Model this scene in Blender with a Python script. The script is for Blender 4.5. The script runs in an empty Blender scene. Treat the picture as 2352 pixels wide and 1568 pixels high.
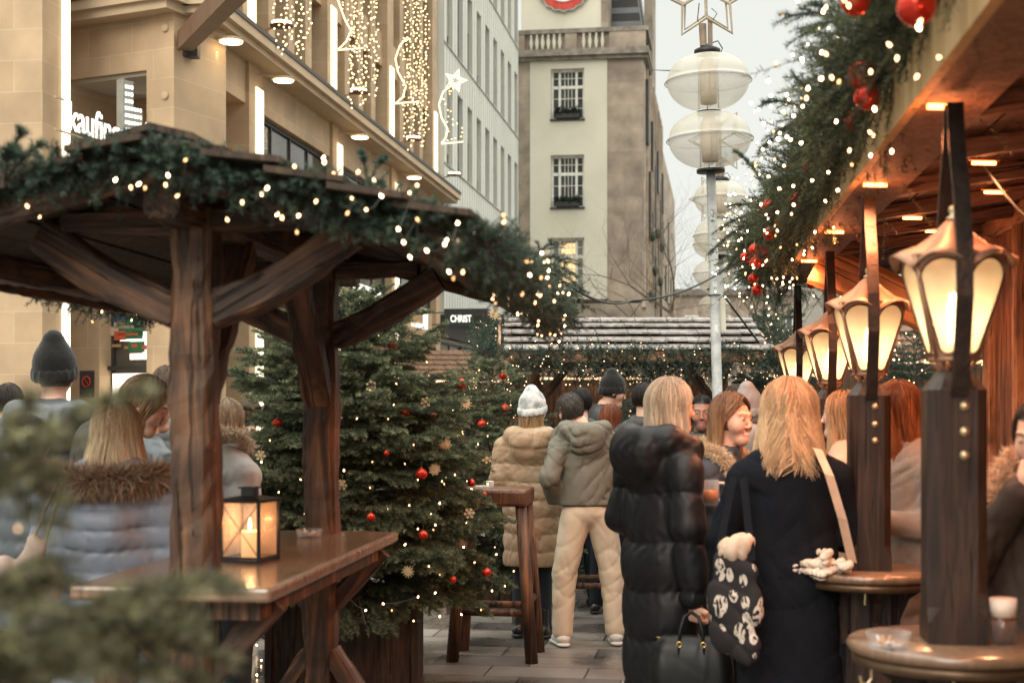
import bpy, math, random
import numpy as np
from mathutils import Vector, Matrix
R = math.radians
random.seed(7); rng = np.random.default_rng(11)
SC = bpy.context.scene; COL = SC.collection
# ------------------------------------------------------------------ camera
CAMZ = 1.65
cam = bpy.data.cameras.new('camera'); camo = bpy.data.objects.new('camera', cam); COL.objects.link(camo)
camo.location = (0, 0, CAMZ); camo.rotation_euler = (R(90), 0, 0)
cam.lens = 50; cam.sensor_width = 36; cam.shift_y = 0.0648; cam.clip_end = 2000; cam.clip_start = .05
cam.dof.use_dof = True; cam.dof.focus_distance = 10.5; cam.dof.aperture_fstop = 3.2; cam.dof.aperture_blades = 0
SC.camera = camo
# ------------------------------------------------------------------ sky (overcast dusk)
W = bpy.data.worlds.new('World'); SC.world = W; W.use_nodes = True
nt = W.node_tree; nt.nodes.clear()
out = nt.nodes.new('ShaderNodeOutputWorld'); add = nt.nodes.new('ShaderNodeAddShader')
b1 = nt.nodes.new('ShaderNodeBackground'); b2 = nt.nodes.new('ShaderNodeBackground')
sky = nt.nodes.new('ShaderNodeTexSky'); sky.sky_type = 'NISHITA'; sky.sun_disc = False
sky.sun_elevation = R(29); sky.sun_rotation = R(200)
b1.inputs[1].default_value = 0.005; nt.links.new(sky.outputs[0], b1.inputs[0])
tc = nt.nodes.new('ShaderNodeTexCoord'); sx = nt.nodes.new('ShaderNodeSeparateXYZ')
nt.links.new(tc.outputs['Generated'], sx.inputs[0])
mr = nt.nodes.new('ShaderNodeMapRange'); mr.inputs[1].default_value = 0.32; mr.inputs[2].default_value = 1
mr.inputs[3].default_value = 0.635; mr.inputs[4].default_value = 3.1
nt.links.new(sx.outputs[2], mr.inputs[0])
b2.inputs[0].default_value = (1.0, 1.01, 0.925, 1); nt.links.new(mr.outputs[0], b2.inputs[1])
nt.links.new(b1.outputs[0], add.inputs[0]); nt.links.new(b2.outputs[0], add.inputs[1]); nt.links.new(add.outputs[0], out.inputs[0])
sun = bpy.data.lights.new('sun', 'SUN'); sun.energy = 1.35; sun.angle = R(32); sun.color = (1, .93, .82)
suno = bpy.data.objects.new('sun', sun); COL.objects.link(suno)
suno.rotation_euler = (R(61), 0, R(-20))      # light comes from above and behind the camera
SC.view_settings.view_transform = 'Standard'; SC.view_settings.look = 'None'; SC.view_settings.gamma = 1
SC.view_settings.exposure = 0.44
SC.cycles.use_denoising = True; SC.cycles.max_bounces = 6; SC.cycles.sample_clamp_indirect = 3; SC.cycles.sample_clamp_direct = 0
SC.cycles.transparent_max_bounces = 10; SC.cycles.caustics_reflective = False; SC.cycles.caustics_refractive = False
# ------------------------------------------------------------------ helpers
FD = 3266.7
def at(u, v, Y):  # photo position (2352 px wide) and depth -> point in the place
    return Vector(((u - 1176) / FD * Y, Y, CAMZ + (936 - v) / FD * Y))
def atx(u, Y): return (u - 1176) / FD * Y
def atz(v, Y): return CAMZ + (936 - v) / FD * Y
def world(o):
    m = o.matrix_basis.copy()
    while o.parent: o = o.parent; m = o.matrix_basis @ m
    return m
def link(name, me, parent=None, M=None):
    o = bpy.data.objects.new(name, me); COL.objects.link(o)
    if parent: o.parent = parent
    if M is not None: o.matrix_basis = M
    return o
def tag(o, label=None, cat=None, group=None, kind=None):
    if label: o['label'] = label
    if cat: o['category'] = cat
    if group: o['group'] = group
    if kind: o['kind'] = kind
    return o
def thing(name, label, cat, loc=(0, 0, 0), rz=0, group=None):
    o = link(name, None); o.matrix_basis = Matrix.Translation(Vector(loc)) @ Matrix.Rotation(rz, 4, 'Z')
    return tag(o, label, cat, group)
def dup(o, parent=None, label=None, M=None):
    c = o.copy(); COL.objects.link(c); c.parent = parent
    if label: c['label'] = label
    if M is not None: c.matrix_basis = M
    for ch in [x for x in bpy.data.objects if x.parent == o]: dup(ch, c)
    return c
def npmesh(name, V, F, mats, cols=None, smooth=True, mi=None):
    V = np.asarray(V, dtype=np.float32); me = bpy.data.meshes.new(name)
    if isinstance(F, np.ndarray):
        k = F.shape[1]; n = len(F)
        me.vertices.add(len(V)); me.vertices.foreach_set('co', V.ravel())
        me.loops.add(n * k); me.loops.foreach_set('vertex_index', F.astype(np.int32).ravel())
        me.polygons.add(n); me.polygons.foreach_set('loop_start', np.arange(0, n * k, k, dtype=np.int32))
    else:
        me.from_pydata(V.tolist(), [], F)
    me.update(calc_edges=True)
    if smooth: me.polygons.foreach_set('use_smooth', np.ones(len(me.polygons), dtype=bool))
    if mi is not None: me.polygons.foreach_set('material_index', np.asarray(mi, dtype=np.int32))
    if cols is not None:
        a = me.color_attributes.new('Col', 'FLOAT_COLOR', 'POINT')
        c = np.ones((len(V), 4), dtype=np.float32); c[:, :3] = cols; a.data.foreach_set('color', c.ravel())
    for m in (mats if isinstance(mats, (list, tuple)) else [mats]): me.materials.append(m)
    me.validate(); me.update()
    return me
class MB:
    def __init__(s): s.v = []; s.f = []; s.m = []; s.cur = 0
    def _add(s, vs, fs):
        b = len(s.v); s.v += [tuple(x) for x in vs]; s.f += [tuple(b + i for i in f) for f in fs]; s.m += [s.cur] * len(fs)
        return s
    def box(s, x0, x1, y0, y1, z0, z1):
        vs = [(x, y, z) for z in (z0, z1) for y in (y0, y1) for x in (x0, x1)]
        return s._add(vs, [(0, 2, 3, 1), (4, 5, 7, 6), (0, 1, 5, 4), (2, 6, 7, 3), (0, 4, 6, 2), (1, 3, 7, 5)])
    def cbox(s, c, w, d, h): return s.box(c[0] - w / 2, c[0] + w / 2, c[1] - d / 2, c[1] + d / 2, c[2] - h / 2, c[2] + h / 2)
    def bar(s, p0, p1, w, h, up=(0, 0, 1)):
        p0 = Vector(p0); p1 = Vector(p1); z = (p1 - p0).normalized(); x = z.cross(Vector(up))
        if x.length < 1e-4: x = Vector((1, 0, 0))
        x.normalize(); y = x.cross(z)
        vs = [p + x * a * w / 2 + y * b * h / 2 for p in (p0, p1) for b in (-1, 1) for a in (-1, 1)]
        return s._add(vs, [(0, 2, 3, 1), (4, 5, 7, 6), (0, 1, 5, 4), (2, 6, 7, 3), (0, 4, 6, 2), (1, 3, 7, 5)])
    def tube(s, pts, r, n=8, closed=False, cap=True):
        pts = [Vector(p) for p in pts]; k = len(pts); rs = r if isinstance(r, (list, tuple)) else [r] * k
        vs = []; fs = []; prev = None
        for i, p in enumerate(pts):
            if closed: t = pts[(i + 1) % k] - pts[i - 1]
            else: t = pts[min(i + 1, k - 1)] - pts[max(i - 1, 0)]
            t.normalize()
            if prev is None:
                a = t.cross(Vector((0, 0, 1)));
                if a.length < .05: a = t.cross(Vector((1, 0, 0)))
            else: a = prev - t * prev.dot(t)
            a.normalize(); prev = a; b = t.cross(a)
            for j in range(n):
                th = 2 * math.pi * j / n; vs.append(p + (a * math.cos(th) + b * math.sin(th)) * rs[i])
        for i in range(k if closed else k - 1):
            for j in range(n):
                i2 = (i + 1) % k; fs.append((i * n + j, i * n + (j + 1) % n, i2 * n + (j + 1) % n, i2 * n + j))
        if cap and not closed: fs.append(tuple(range(n))[::-1]); fs.append(tuple((k - 1) * n + j for j in range(n)))
        return s._add(vs, fs)
    def lathe(s, prof, n=24, c=(0, 0, 0), sx=1, sy=1, cap=True):
        vs = []; fs = []
        for (r, z) in prof:
            for j in range(n):
                th = 2 * math.pi * j / n; vs.append((c[0] + r * sx * math.cos(th), c[1] + r * sy * math.sin(th), c[2] + z))
        for i in range(len(prof) - 1):
            for j in range(n): fs.append((i * n + j, i * n + (j + 1) % n, (i + 1) * n + (j + 1) % n, (i + 1) * n + j))
        if cap:
            if prof[0][0] > 1e-5: fs.append(tuple(range(n))[::-1])
            if prof[-1][0] > 1e-5: fs.append(tuple((len(prof) - 1) * n + j for j in range(n)))
        return s._add(vs, fs)
    def ball(s, c, r, n=12, sx=1, sy=1, sz=1):
        return s.lathe([(r * math.sin(math.pi * i / n) + (1e-5 if i in (0, n) else 0), -r * sz * math.cos(math.pi * i / n)) for i in range(n + 1)], n * 2, c, sx, sy, False)
    def prism(s, poly, d, M=None):  # poly in local xz plane, thickness d along y
        k = len(poly); vs = [Vector((x, -d / 2, z)) for x, z in poly] + [Vector((x, d / 2, z)) for x, z in poly]
        if M is not None: vs = [M @ v for v in vs]
        fs = [tuple(range(k)), tuple(range(2 * k - 1, k - 1, -1))] + [(i, i + k, (i + 1) % k + k, (i + 1) % k) for i in range(k)]
        return s._add(vs, fs)
    def quad(s, *p): return s._add(p, [tuple(range(len(p)))])
    def xf(s, M, start=0):
        for i in range(start, len(s.v)): s.v[i] = tuple(M @ Vector(s.v[i]))
        return s
    def build(s, name, mats, parent=None, smooth=False, M=None, bevel=0):
        me = bpy.data.meshes.new(name); me.from_pydata(s.v, [], s.f); me.update()
        for m in (mats if isinstance(mats, (list, tuple)) else [mats]): me.materials.append(m)
        me.polygons.foreach_set('material_index', s.m)
        if smooth: me.polygons.foreach_set('use_smooth', [True] * len(me.polygons))
        o = link(name, me, parent, M)
        if bevel:
            b = o.modifiers.new('bevel', 'BEVEL'); b.width = bevel; b.segments = 2; b.limit_method = 'ANGLE'; b.angle_limit = R(40)
        return o
def hewn(name, p0, p1, w, h, mat, parent, jit=.006, bow=0, up=(0, 0, 1), cham=.16, bowdir=None):
    """rough-hewn timber with its grain along local z, chamfered wavy edges"""
    p0 = Vector(p0); p1 = Vector(p1); L = (p1 - p0).length; z = (p1 - p0) / L; x = Vector(up).cross(z)
    if x.length < 1e-3: x = Vector((1, 0, 0))
    x.normalize(); y = z.cross(x)
    M = Matrix((x, y, z)).transposed().to_4x4(); M.translation = p0
    n = max(4, int(L / .05)); c = cham * min(w, h)
    ring = [(-w / 2 + c, -h / 2), (w / 2 - c, -h / 2), (w / 2, -h / 2 + c), (w / 2, h / 2 - c), (w / 2 - c, h / 2), (-w / 2 + c, h / 2), (-w / 2, h / 2 - c), (-w / 2, -h / 2 + c)]
    ph = [random.uniform(0, 6) for _ in range(8)]
    vs = []; fs = []
    for i in range(n + 1):
        t = i / n; b = bow * math.sin(math.pi * t)
        for j, (a, q) in enumerate(ring):
            e = jit * (math.sin(9 * t * L + ph[j]) * .6 + random.uniform(-.6, .6)) if 0 < i < n else 0
            vs.append((a * (1 + e / max(abs(a), .02)), q * (1 + e / max(abs(q), .02)) + b, t * L))
    for i in range(n):
        for j in range(8): fs.append((i * 8 + j, i * 8 + (j + 1) % 8, (i + 1) * 8 + (j + 1) % 8, (i + 1) * 8 + j))
    fs += [tuple(range(8))[::-1], tuple(n * 8 + j for j in range(8))]
    me = bpy.data.meshes.new(name); me.from_pydata(vs, [], fs); me.materials.append(mat); me.update()
    return link(name, me, parent, M)
# ------------------------------------------------------------------ materials
def nodes(name):
    m = bpy.data.materials.new(name); m.use_nodes = True; t = m.node_tree
    return m, t, t.nodes['Principled BSDF'], t.nodes, t.links
def mk(name, c1, c2=None, scale=4, rough=.7, bump=0, bscale=None, stretch=(1, 1, 1), metal=0, detail=6, rvar=0, spec=.5, contrast=(.35, .65), dist=0, sheen=0, coat=0):
    m, t, p, N, L = nodes(name)
    c2 = c2 or tuple(x * .75 for x in c1)
    tc = N.new('ShaderNodeTexCoord'); mp = N.new('ShaderNodeMapping'); mp.inputs['Scale'].default_value = stretch
    L.new(tc.outputs['Object'], mp.inputs[0])
    n = N.new('ShaderNodeTexNoise'); n.inputs['Scale'].default_value = scale; n.inputs['Detail'].default_value = detail; n.inputs['Distortion'].default_value = dist
    L.new(mp.outputs[0], n.inputs[0])
    r = N.new('ShaderNodeValToRGB'); r.color_ramp.elements[0].position = contrast[0]; r.color_ramp.elements[1].position = contrast[1]
    r.color_ramp.elements[0].color = (*c1, 1); r.color_ramp.elements[1].color = (*c2, 1)
    L.new(n.outputs[0], r.inputs[0]); L.new(r.outputs[0], p.inputs['Base Color'])
    p.inputs['Roughness'].default_value = rough; p.inputs['Metallic'].default_value = metal; p.inputs['Specular IOR Level'].default_value = spec
    if sheen: p.inputs['Sheen Weight'].default_value = sheen
    if coat: p.inputs['Coat Weight'].default_value = coat; p.inputs['Coat Roughness'].default_value = .15
    if rvar:
        mr = N.new('ShaderNodeMapRange'); mr.inputs[3].default_value = rough - rvar; mr.inputs[4].default_value = rough + rvar
        L.new(n.outputs[0], mr.inputs[0]); L.new(mr.outputs[0], p.inputs['Roughness'])
    if bump:
        n2 = N.new('ShaderNodeTexNoise'); n2.inputs['Scale'].default_value = bscale or scale * 3; n2.inputs['Detail'].default_value = 5
        L.new(mp.outputs[0], n2.inputs[0]); b = N.new('ShaderNodeBump'); b.inputs['Strength'].default_value = bump; b.inputs['Distance'].default_value = .02
        L.new(n2.outputs[0], b.inputs['Height']); L.new(b.outputs[0], p.inputs['Normal'])
    return m
def wood(name, dark, light, rough=.6, scale=9, bump=.6, spec=.4, crack=.5):
    m, t, p, N, L = nodes(name)
    tc = N.new('ShaderNodeTexCoord'); mp = N.new('ShaderNodeMapping'); mp.inputs['Scale'].default_value = (1, 1, .1)
    oi = N.new('ShaderNodeObjectInfo'); ad = N.new('ShaderNodeVectorMath'); L.new(tc.outputs['Object'], ad.inputs[0])
    ml = N.new('ShaderNodeMath'); ml.operation = 'MULTIPLY'; ml.inputs[1].default_value = 40; L.new(oi.outputs['Random'], ml.inputs[0]); L.new(ml.outputs[0], ad.inputs[1])
    L.new(ad.outputs[0], mp.inputs[0])
    n = N.new('ShaderNodeTexNoise'); n.inputs['Scale'].default_value = scale * 2.2; n.inputs['Detail'].default_value = 8; n.inputs['Distortion'].default_value = 1.6
    L.new(mp.outputs[0], n.inputs[0])
    n3 = N.new('ShaderNodeTexNoise'); n3.inputs['Scale'].default_value = scale * .5; n3.inputs['Detail'].default_value = 3; L.new(ad.outputs[0], n3.inputs[0])
    r = N.new('ShaderNodeValToRGB'); e = r.color_ramp.elements; e[0].position = .3; e[0].color = (*[x * crack for x in dark], 1); e[1].position = .72; e[1].color = (*light, 1)
    k = e.new(.48); k.color = (*dark, 1)
    mx = N.new('ShaderNodeMix'); mx.data_type = 'FLOAT'; mx.inputs[0].default_value = .35; L.new(n.outputs[0], mx.inputs[2]); L.new(n3.outputs[0], mx.inputs[3])
    L.new(mx.outputs[0], r.inputs[0])
    mp2 = N.new('ShaderNodeMapping'); mp2.inputs['Scale'].default_value = (1, 1, .045); L.new(ad.outputs[0], mp2.inputs[0])
    nc = N.new('ShaderNodeTexNoise'); nc.inputs['Scale'].default_value = scale * 5; nc.inputs['Detail'].default_value = 3; nc.inputs['Distortion'].default_value = .8; L.new(mp2.outputs[0], nc.inputs[0])
    cr = N.new('ShaderNodeMapRange'); cr.inputs[1].default_value = .60; cr.inputs[2].default_value = .66; cr.inputs[3].default_value = 1; cr.inputs[4].default_value = .35 if crack < .7 else .75; L.new(nc.outputs[0], cr.inputs[0])
    vk = N.new('ShaderNodeTexVoronoi'); vk.inputs['Scale'].default_value = 3.2; mpk = N.new('ShaderNodeMapping'); mpk.inputs['Scale'].default_value = (1, 1, .6); L.new(ad.outputs[0], mpk.inputs[0]); L.new(mpk.outputs[0], vk.inputs[0])
    kn = N.new('ShaderNodeMapRange'); kn.inputs[1].default_value = .05; kn.inputs[2].default_value = .16; kn.inputs[3].default_value = .35 if crack < .7 else .8; kn.inputs[4].default_value = 1; L.new(vk.outputs['Distance'], kn.inputs[0])
    m1 = N.new('ShaderNodeMath'); m1.operation = 'MULTIPLY'; L.new(cr.outputs[0], m1.inputs[0]); L.new(kn.outputs[0], m1.inputs[1])
    vs_ = N.new('ShaderNodeVectorMath'); vs_.operation = 'SCALE'; L.new(r.outputs[0], vs_.inputs[0]); L.new(m1.outputs[0], vs_.inputs[3]); L.new(vs_.outputs[0], p.inputs['Base Color'])
    p.inputs['Roughness'].default_value = rough; p.inputs['Specular IOR Level'].default_value = spec
    b0 = N.new('ShaderNodeBump'); b0.inputs['Strength'].default_value = min(1, bump); b0.inputs['Distance'].default_value = .012; L.new(m1.outputs[0], b0.inputs['Height'])
    b = N.new('ShaderNodeBump'); L.new(b0.outputs[0], b.inputs['Normal']); b.inputs['Strength'].default_value = bump; b.inputs['Distance'].default_value = .01
    L.new(n.outputs[0], b.inputs['Height']); L.new(b.outputs[0], p.inputs['Normal'])
    return m
def emis(name, c, s, sample=False):
    m, t, p, N, L = nodes(name); p.inputs['Base Color'].default_value = (*c, 1)
    p.inputs['Emission Color'].default_value = (*c, 1); p.inputs['Emission Strength'].default_value = s
    if not sample: m.cycles.emission_sampling = 'NONE'
    return m
def colmat(name, rough=.6, trans=0, bump=0, bscale=60, sheen=0, spec=.5, aniso=0, mul=None, coat=0):
    m, t, p, N, L = nodes(name); a = N.new('ShaderNodeVertexColor'); a.layer_name = 'Col'
    L.new(a.outputs[0], p.inputs['Base Color']); p.inputs['Roughness'].default_value = rough; p.inputs['Specular IOR Level'].default_value = spec
    if sheen: p.inputs['Sheen Weight'].default_value = sheen
    if coat: p.inputs['Coat Weight'].default_value = coat
    if bump:
        n2 = N.new('ShaderNodeTexNoise'); n2.inputs['Scale'].default_value = bscale; n2.inputs['Detail'].default_value = 4
        tc = N.new('ShaderNodeTexCoord'); L.new(tc.outputs['Object'], n2.inputs[0])
        b = N.new('ShaderNodeBump'); b.inputs['Strength'].default_value = bump; b.inputs['Distance'].default_value = .01
        L.new(n2.outputs[0], b.inputs['Height']); L.new(b.outputs[0], p.inputs['Normal'])
    if trans:
        tr = N.new('ShaderNodeBsdfTranslucent'); L.new(a.outputs[0], tr.inputs[0]); mx = N.new('ShaderNodeMixShader'); mx.inputs[0].default_value = trans
        L.new(p.outputs[0], mx.inputs[1]); L.new(tr.outputs[0], mx.inputs[2]); L.new(mx.outputs[0], N['Material Output'].inputs[0])
    return m
def blocks(name, c1, c2, cm, bw=.8, bh=.42, rough=.75, mortar=.004, bump=.2, ax='xz', off=.5, bias=0, wet=False, stain=.25):
    """coursed stone blocks, in the wall's own frame"""
    m, t, p, N, L = nodes(name); tc = N.new('ShaderNodeTexCoord'); s = N.new('ShaderNodeSeparateXYZ'); c = N.new('ShaderNodeCombineXYZ')
    L.new(tc.outputs['Object'], s.inputs[0])
    if ax == 'xz': L.new(s.outputs[0], c.inputs[0]); L.new(s.outputs[2], c.inputs[1])
    elif ax == 'yz': L.new(s.outputs[1], c.inputs[0]); L.new(s.outputs[2], c.inputs[1])
    else: L.new(s.outputs[0], c.inputs[0]); L.new(s.outputs[1], c.inputs[1])
    b = N.new('ShaderNodeTexBrick'); b.inputs['Scale'].default_value = 1; b.inputs['Brick Width'].default_value = bw; b.inputs['Row Height'].default_value = bh
    b.inputs['Mortar Size'].default_value = mortar; b.inputs['Color1'].default_value = (*c1, 1); b.inputs['Color2'].default_value = (*c2, 1); b.inputs['Mortar'].default_value = (*cm, 1)
    b.inputs['Bias'].default_value = bias; b.offset = off; b.inputs['Mortar Smooth'].default_value = .1
    L.new(c.outputs[0], b.inputs[0])
    n = N.new('ShaderNodeTexNoise'); n.inputs['Scale'].default_value = 1.3; n.inputs['Detail'].default_value = 8; L.new(tc.outputs['Object'], n.inputs[0])
    mr = N.new('ShaderNodeMapRange'); mr.inputs[1].default_value = .3; mr.inputs[2].default_value = .7; mr.inputs[3].default_value = 1 - stain; mr.inputs[4].default_value = 1 + stain * .4; L.new(n.outputs[0], mr.inputs[0])
    mx = N.new('ShaderNodeVectorMath'); mx.operation = 'SCALE'; L.new(b.outputs[0], mx.inputs[0]); L.new(mr.outputs[0], mx.inputs[3]); L.new(mx.outputs[0], p.inputs['Base Color'])
    p.inputs['Roughness'].default_value = rough
    bu = N.new('ShaderNodeBump'); bu.inputs['Strength'].default_value = bump; bu.inputs['Distance'].default_value = .01; bu.invert = True
    n2 = N.new('ShaderNodeTexNoise'); n2.inputs['Scale'].default_value = 45; n2.inputs['Detail'].default_value = 4; L.new(tc.outputs['Object'], n2.inputs[0])
    ma = N.new('ShaderNodeMath'); ma.operation = 'MULTIPLY_ADD'; ma.inputs[1].default_value = .35; L.new(n2.outputs[0], ma.inputs[0]); L.new(b.outputs['Fac'], ma.inputs[2])
    L.new(ma.outputs[0], bu.inputs['Height']); L.new(bu.outputs[0], p.inputs['Normal'])
    if wet:
        n4 = N.new('ShaderNodeTexNoise'); n4.inputs['Scale'].default_value = 1.1; n4.inputs['Detail'].default_value = 4; L.new(tc.outputs['Object'], n4.inputs[0])
        rr = N.new('ShaderNodeMapRange'); rr.inputs[1].default_value = .38; rr.inputs[2].default_value = .62; rr.inputs[3].default_value = .07; rr.inputs[4].default_value = .6
        L.new(n4.outputs[0], rr.inputs[0]); L.new(rr.outputs[0], p.inputs['Roughness'])
        wd = N.new('ShaderNodeMapRange'); wd.inputs[1].default_value = .36; wd.inputs[2].default_value = .56; wd.inputs[3].default_value = .5; wd.inputs[4].default_value = 1.1; L.new(n4.outputs[0], wd.inputs[0]); w2 = N.new('ShaderNodeVectorMath'); w2.operation = 'SCALE'; L.new(mx.outputs[0], w2.inputs[0]); L.new(wd.outputs[0], w2.inputs[3]); L.new(w2.outputs[0], p.inputs['Base Color'])
    return m
M = {}
M['wood_dark'] = wood('dark_timber', (.060, .031, .018), (.30, .145, .070), crack=.25, scale=7, bump=.9)
M['wood_black'] = wood('black_timber', (.022, .013, .009), (.07, .038, .022), rough=.5)
M['wood_table'] = wood('varnished_table', (.19, .115, .07), (.29, .18, .11), rough=.18, bump=.07, spec=.8, crack=.8)
M['wood_warm'] = wood('warm_timber', (.30, .155, .08), (.55, .33, .18))
M['wood_roof'] = wood('roof_boards', (.05, .033, .022), (.12, .08, .052), rough=.8)
M['wood_post'] = wood('lantern_post_timber', (.030, .017, .012), (.072, .038, .025), rough=.42, bump=.25)
M['shingle'] = wood('grey_shingle', (.20, .17, .155), (.46, .43, .40), rough=.5, crack=.6, scale=4)
M['bark'] = mk('bark', (.09, .065, .045), (.16, .12, .085), 12, .9, .6)
M['plaster'] = mk('cream_plaster', (.61, .575, .475), (.54, .505, .41), .6, .85, .1, 30)
M['white_metal'] = mk('white_cladding', (.66, .66, .60), (.60, .60, .54), .5, .6)
M['frame_blue'] = mk('blue_grey_frame', (.045, .06, .075), None, 5, .5)
M['frame_dark'] = mk('dark_frame', (.035, .033, .03), None, 5, .5)
M['frame_white'] = mk('white_frame', (.78, .76, .70), None, 5, .6)
M['iron'] = mk('dark_iron', (.03, .022, .018), (.05, .035, .026), 20, .45, .15, metal=.6)
M['black_metal'] = mk('black_metal', (.012, .012, .012), (.02, .02, .02), 20, .4, metal=.4)
M['copper'] = mk('copper_sheet', (.52, .30, .19), (.34, .18, .11), 6, .5, .2, metal=.55)
M['brass'] = mk('brass', (.75, .6, .38), (.6, .45, .25), 20, .4, metal=.8)
M['steel'] = mk('galvanised_pole', (.34, .34, .32), (.24, .24, .23), 14, .55, .1, metal=.35)
M['gold'] = mk('gold_ring', (.9, .6, .2), None, 20, .25, metal=1)
M['wire'] = mk('green_wire', (.02, .03, .025), None, 20, .5)
M['stone'] = blocks('sandstone', (.50, .35, .215), (.42, .29, .17), (.56, .42, .28), mortar=.006, bias=-.3)
M['stone_y'] = blocks('sandstone_side', (.50, .35, .215), (.42, .29, .17), (.56, .42, .28), ax='yz', mortar=.006, bias=-.3)
M['stone_smooth'] = mk('smooth_stone', (.52, .40, .27), (.46, .34, .22), 1.5, .75, .05)
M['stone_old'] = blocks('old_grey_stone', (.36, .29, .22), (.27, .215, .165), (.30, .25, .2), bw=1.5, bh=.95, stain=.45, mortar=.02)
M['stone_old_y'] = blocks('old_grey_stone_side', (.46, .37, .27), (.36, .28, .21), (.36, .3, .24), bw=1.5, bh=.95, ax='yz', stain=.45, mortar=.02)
M['paving'] = blocks('wet_paving', (.25, .215, .185), (.075, .066, .06), (.03, .028, .026), bw=.62, bh=.36, mortar=.007, bump=.35, ax='xy', wet=True, off=.37, stain=.3)
M['slate'] = blocks('slate_roof', (.10, .11, .12), (.15, .16, .17), (.03, .03, .03), bw=.4, bh=.3, ax='yz', mortar=.03)
def glass(name, c, rough=.05, dark=.6):
    m, t, p, N, L = nodes(name); n = N.new('ShaderNodeTexNoise'); tc = N.new('ShaderNodeTexCoord'); n.inputs['Scale'].default_value = .9; n.inputs['Detail'].default_value = 3
    L.new(tc.outputs['Object'], n.inputs[0]); r = N.new('ShaderNodeValToRGB'); r.color_ramp.elements[0].color = (*[x * dark for x in c], 1); r.color_ramp.elements[1].color = (*c, 1)
    r.color_ramp.elements[0].position = .4; r.color_ramp.elements[1].position = .6
    L.new(n.outputs[0], r.inputs[0]); L.new(r.outputs[0], p.inputs['Base Color']); p.inputs['Roughness'].default_value = rough; p.inputs['Specular IOR Level'].default_value = .35
    return m
M['pane'] = glass('window_pane', (.085, .09, .085)); M['pane_light'] = glass('window_pane_pale', (.34, .32, .26), .1, .7)
M['pane_shop'] = glass('shop_pane', (.11, .095, .075), .04)
def clearglass(name, tint, alpha, rough=.1):
    m, t, p, N, L = nodes(name); p.inputs['Base Color'].default_value = (*tint, 1); p.inputs['Roughness'].default_value = rough
    tr = N.new('ShaderNodeBsdfTransparent'); mx = N.new('ShaderNodeMixShader'); mx.inputs[0].default_value = alpha
    lw = N.new('ShaderNodeLayerWeight'); lw.inputs[0].default_value = .35; ma = N.new('ShaderNodeMath'); ma.operation = 'MULTIPLY_ADD'; ma.inputs[1].default_value = .3; ma.inputs[2].default_value = alpha; ma.use_clamp = True
    L.new(lw.outputs['Facing'], ma.inputs[0]); L.new(ma.outputs[0], mx.inputs[0])
    L.new(tr.outputs[0], mx.inputs[1]); L.new(p.outputs[0], mx.inputs[2]); L.new(mx.outputs[0], N['Material Output'].inputs[0])
    return m
M['clear'] = clearglass('clear_glass', (.8, .8, .78), .05, .05)
M['globe'] = clearglass('frosted_globe', (.62, .58, .47), .34, .3)
M['beer'] = mk('amber_beer', (.75, .22, .03), None, 5, .2)
def milk(name, c, tr_, bumpy=False):
    m, t, p, N, L = nodes(name); a = N.new('ShaderNodeBsdfTranslucent'); a.inputs[0].default_value = (*c, 1); d = N.new('ShaderNodeBsdfTransparent'); g = N.new('ShaderNodeMixShader')
    g.inputs[0].default_value = tr_; L.new(a.outputs[0], g.inputs[1]); L.new(d.outputs[0], g.inputs[2])
    h = N.new('ShaderNodeMixShader'); h.inputs[0].default_value = .75; p.inputs['Base Color'].default_value = (*c, 1); p.inputs['Roughness'].default_value = .2
    L.new(p.outputs[0], h.inputs[1]); L.new(g.outputs[0], h.inputs[2]); L.new(h.outputs[0], N['Material Output'].inputs[0])
    return m
M['lantern_pane'] = milk('lantern_pane', (.80, .70, .50), .38)
M['paper_pane'] = milk('candle_pane', (.95, .75, .55), .55)
M['bulb'] = emis('fairy_bulb', (1, .62, .34), 13); M['bulb_far'] = emis('fairy_bulb_small', (1, .66, .36), 4.0); M['bulb2'] = emis('fairy_bulb_dim', (1, .55, .25), 5); M['bulb3'] = emis('fairy_bulb_faint', (1, .5, .2), 2); M['bulb_far2'] = emis('fairy_bulb_small_dim', (1, .6, .3), 1.8)
M['led'] = emis('lit_white', (1, .94, .80), 3.0); M['lamp_hot'] = emis('lamp_glow', (1, .80, .48), 9)
M['flame'] = emis('flame', (1, .62, .2), 14); M['orange_tube'] = emis('orange_tube', (1, .26, .06), 12)
M['bauble'] = mk('red_bauble', (.75, .055, .02), (.55, .03, .012), 6, .13, metal=.55)
M['bauble_cap'] = mk('bauble_cap', (.6, .45, .25), None, 6, .3, metal=1)
M['straw'] = mk('straw', (.72, .55, .33), (.62, .45, .25), 60, .7)
M['fir'] = colmat('fir_needles', .55, trans=.3); M['hair'] = colmat('hair', .42, trans=.1, spec=.45)
M['skin'] = colmat('skin', .5, bump=.1, bscale=120)
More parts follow.
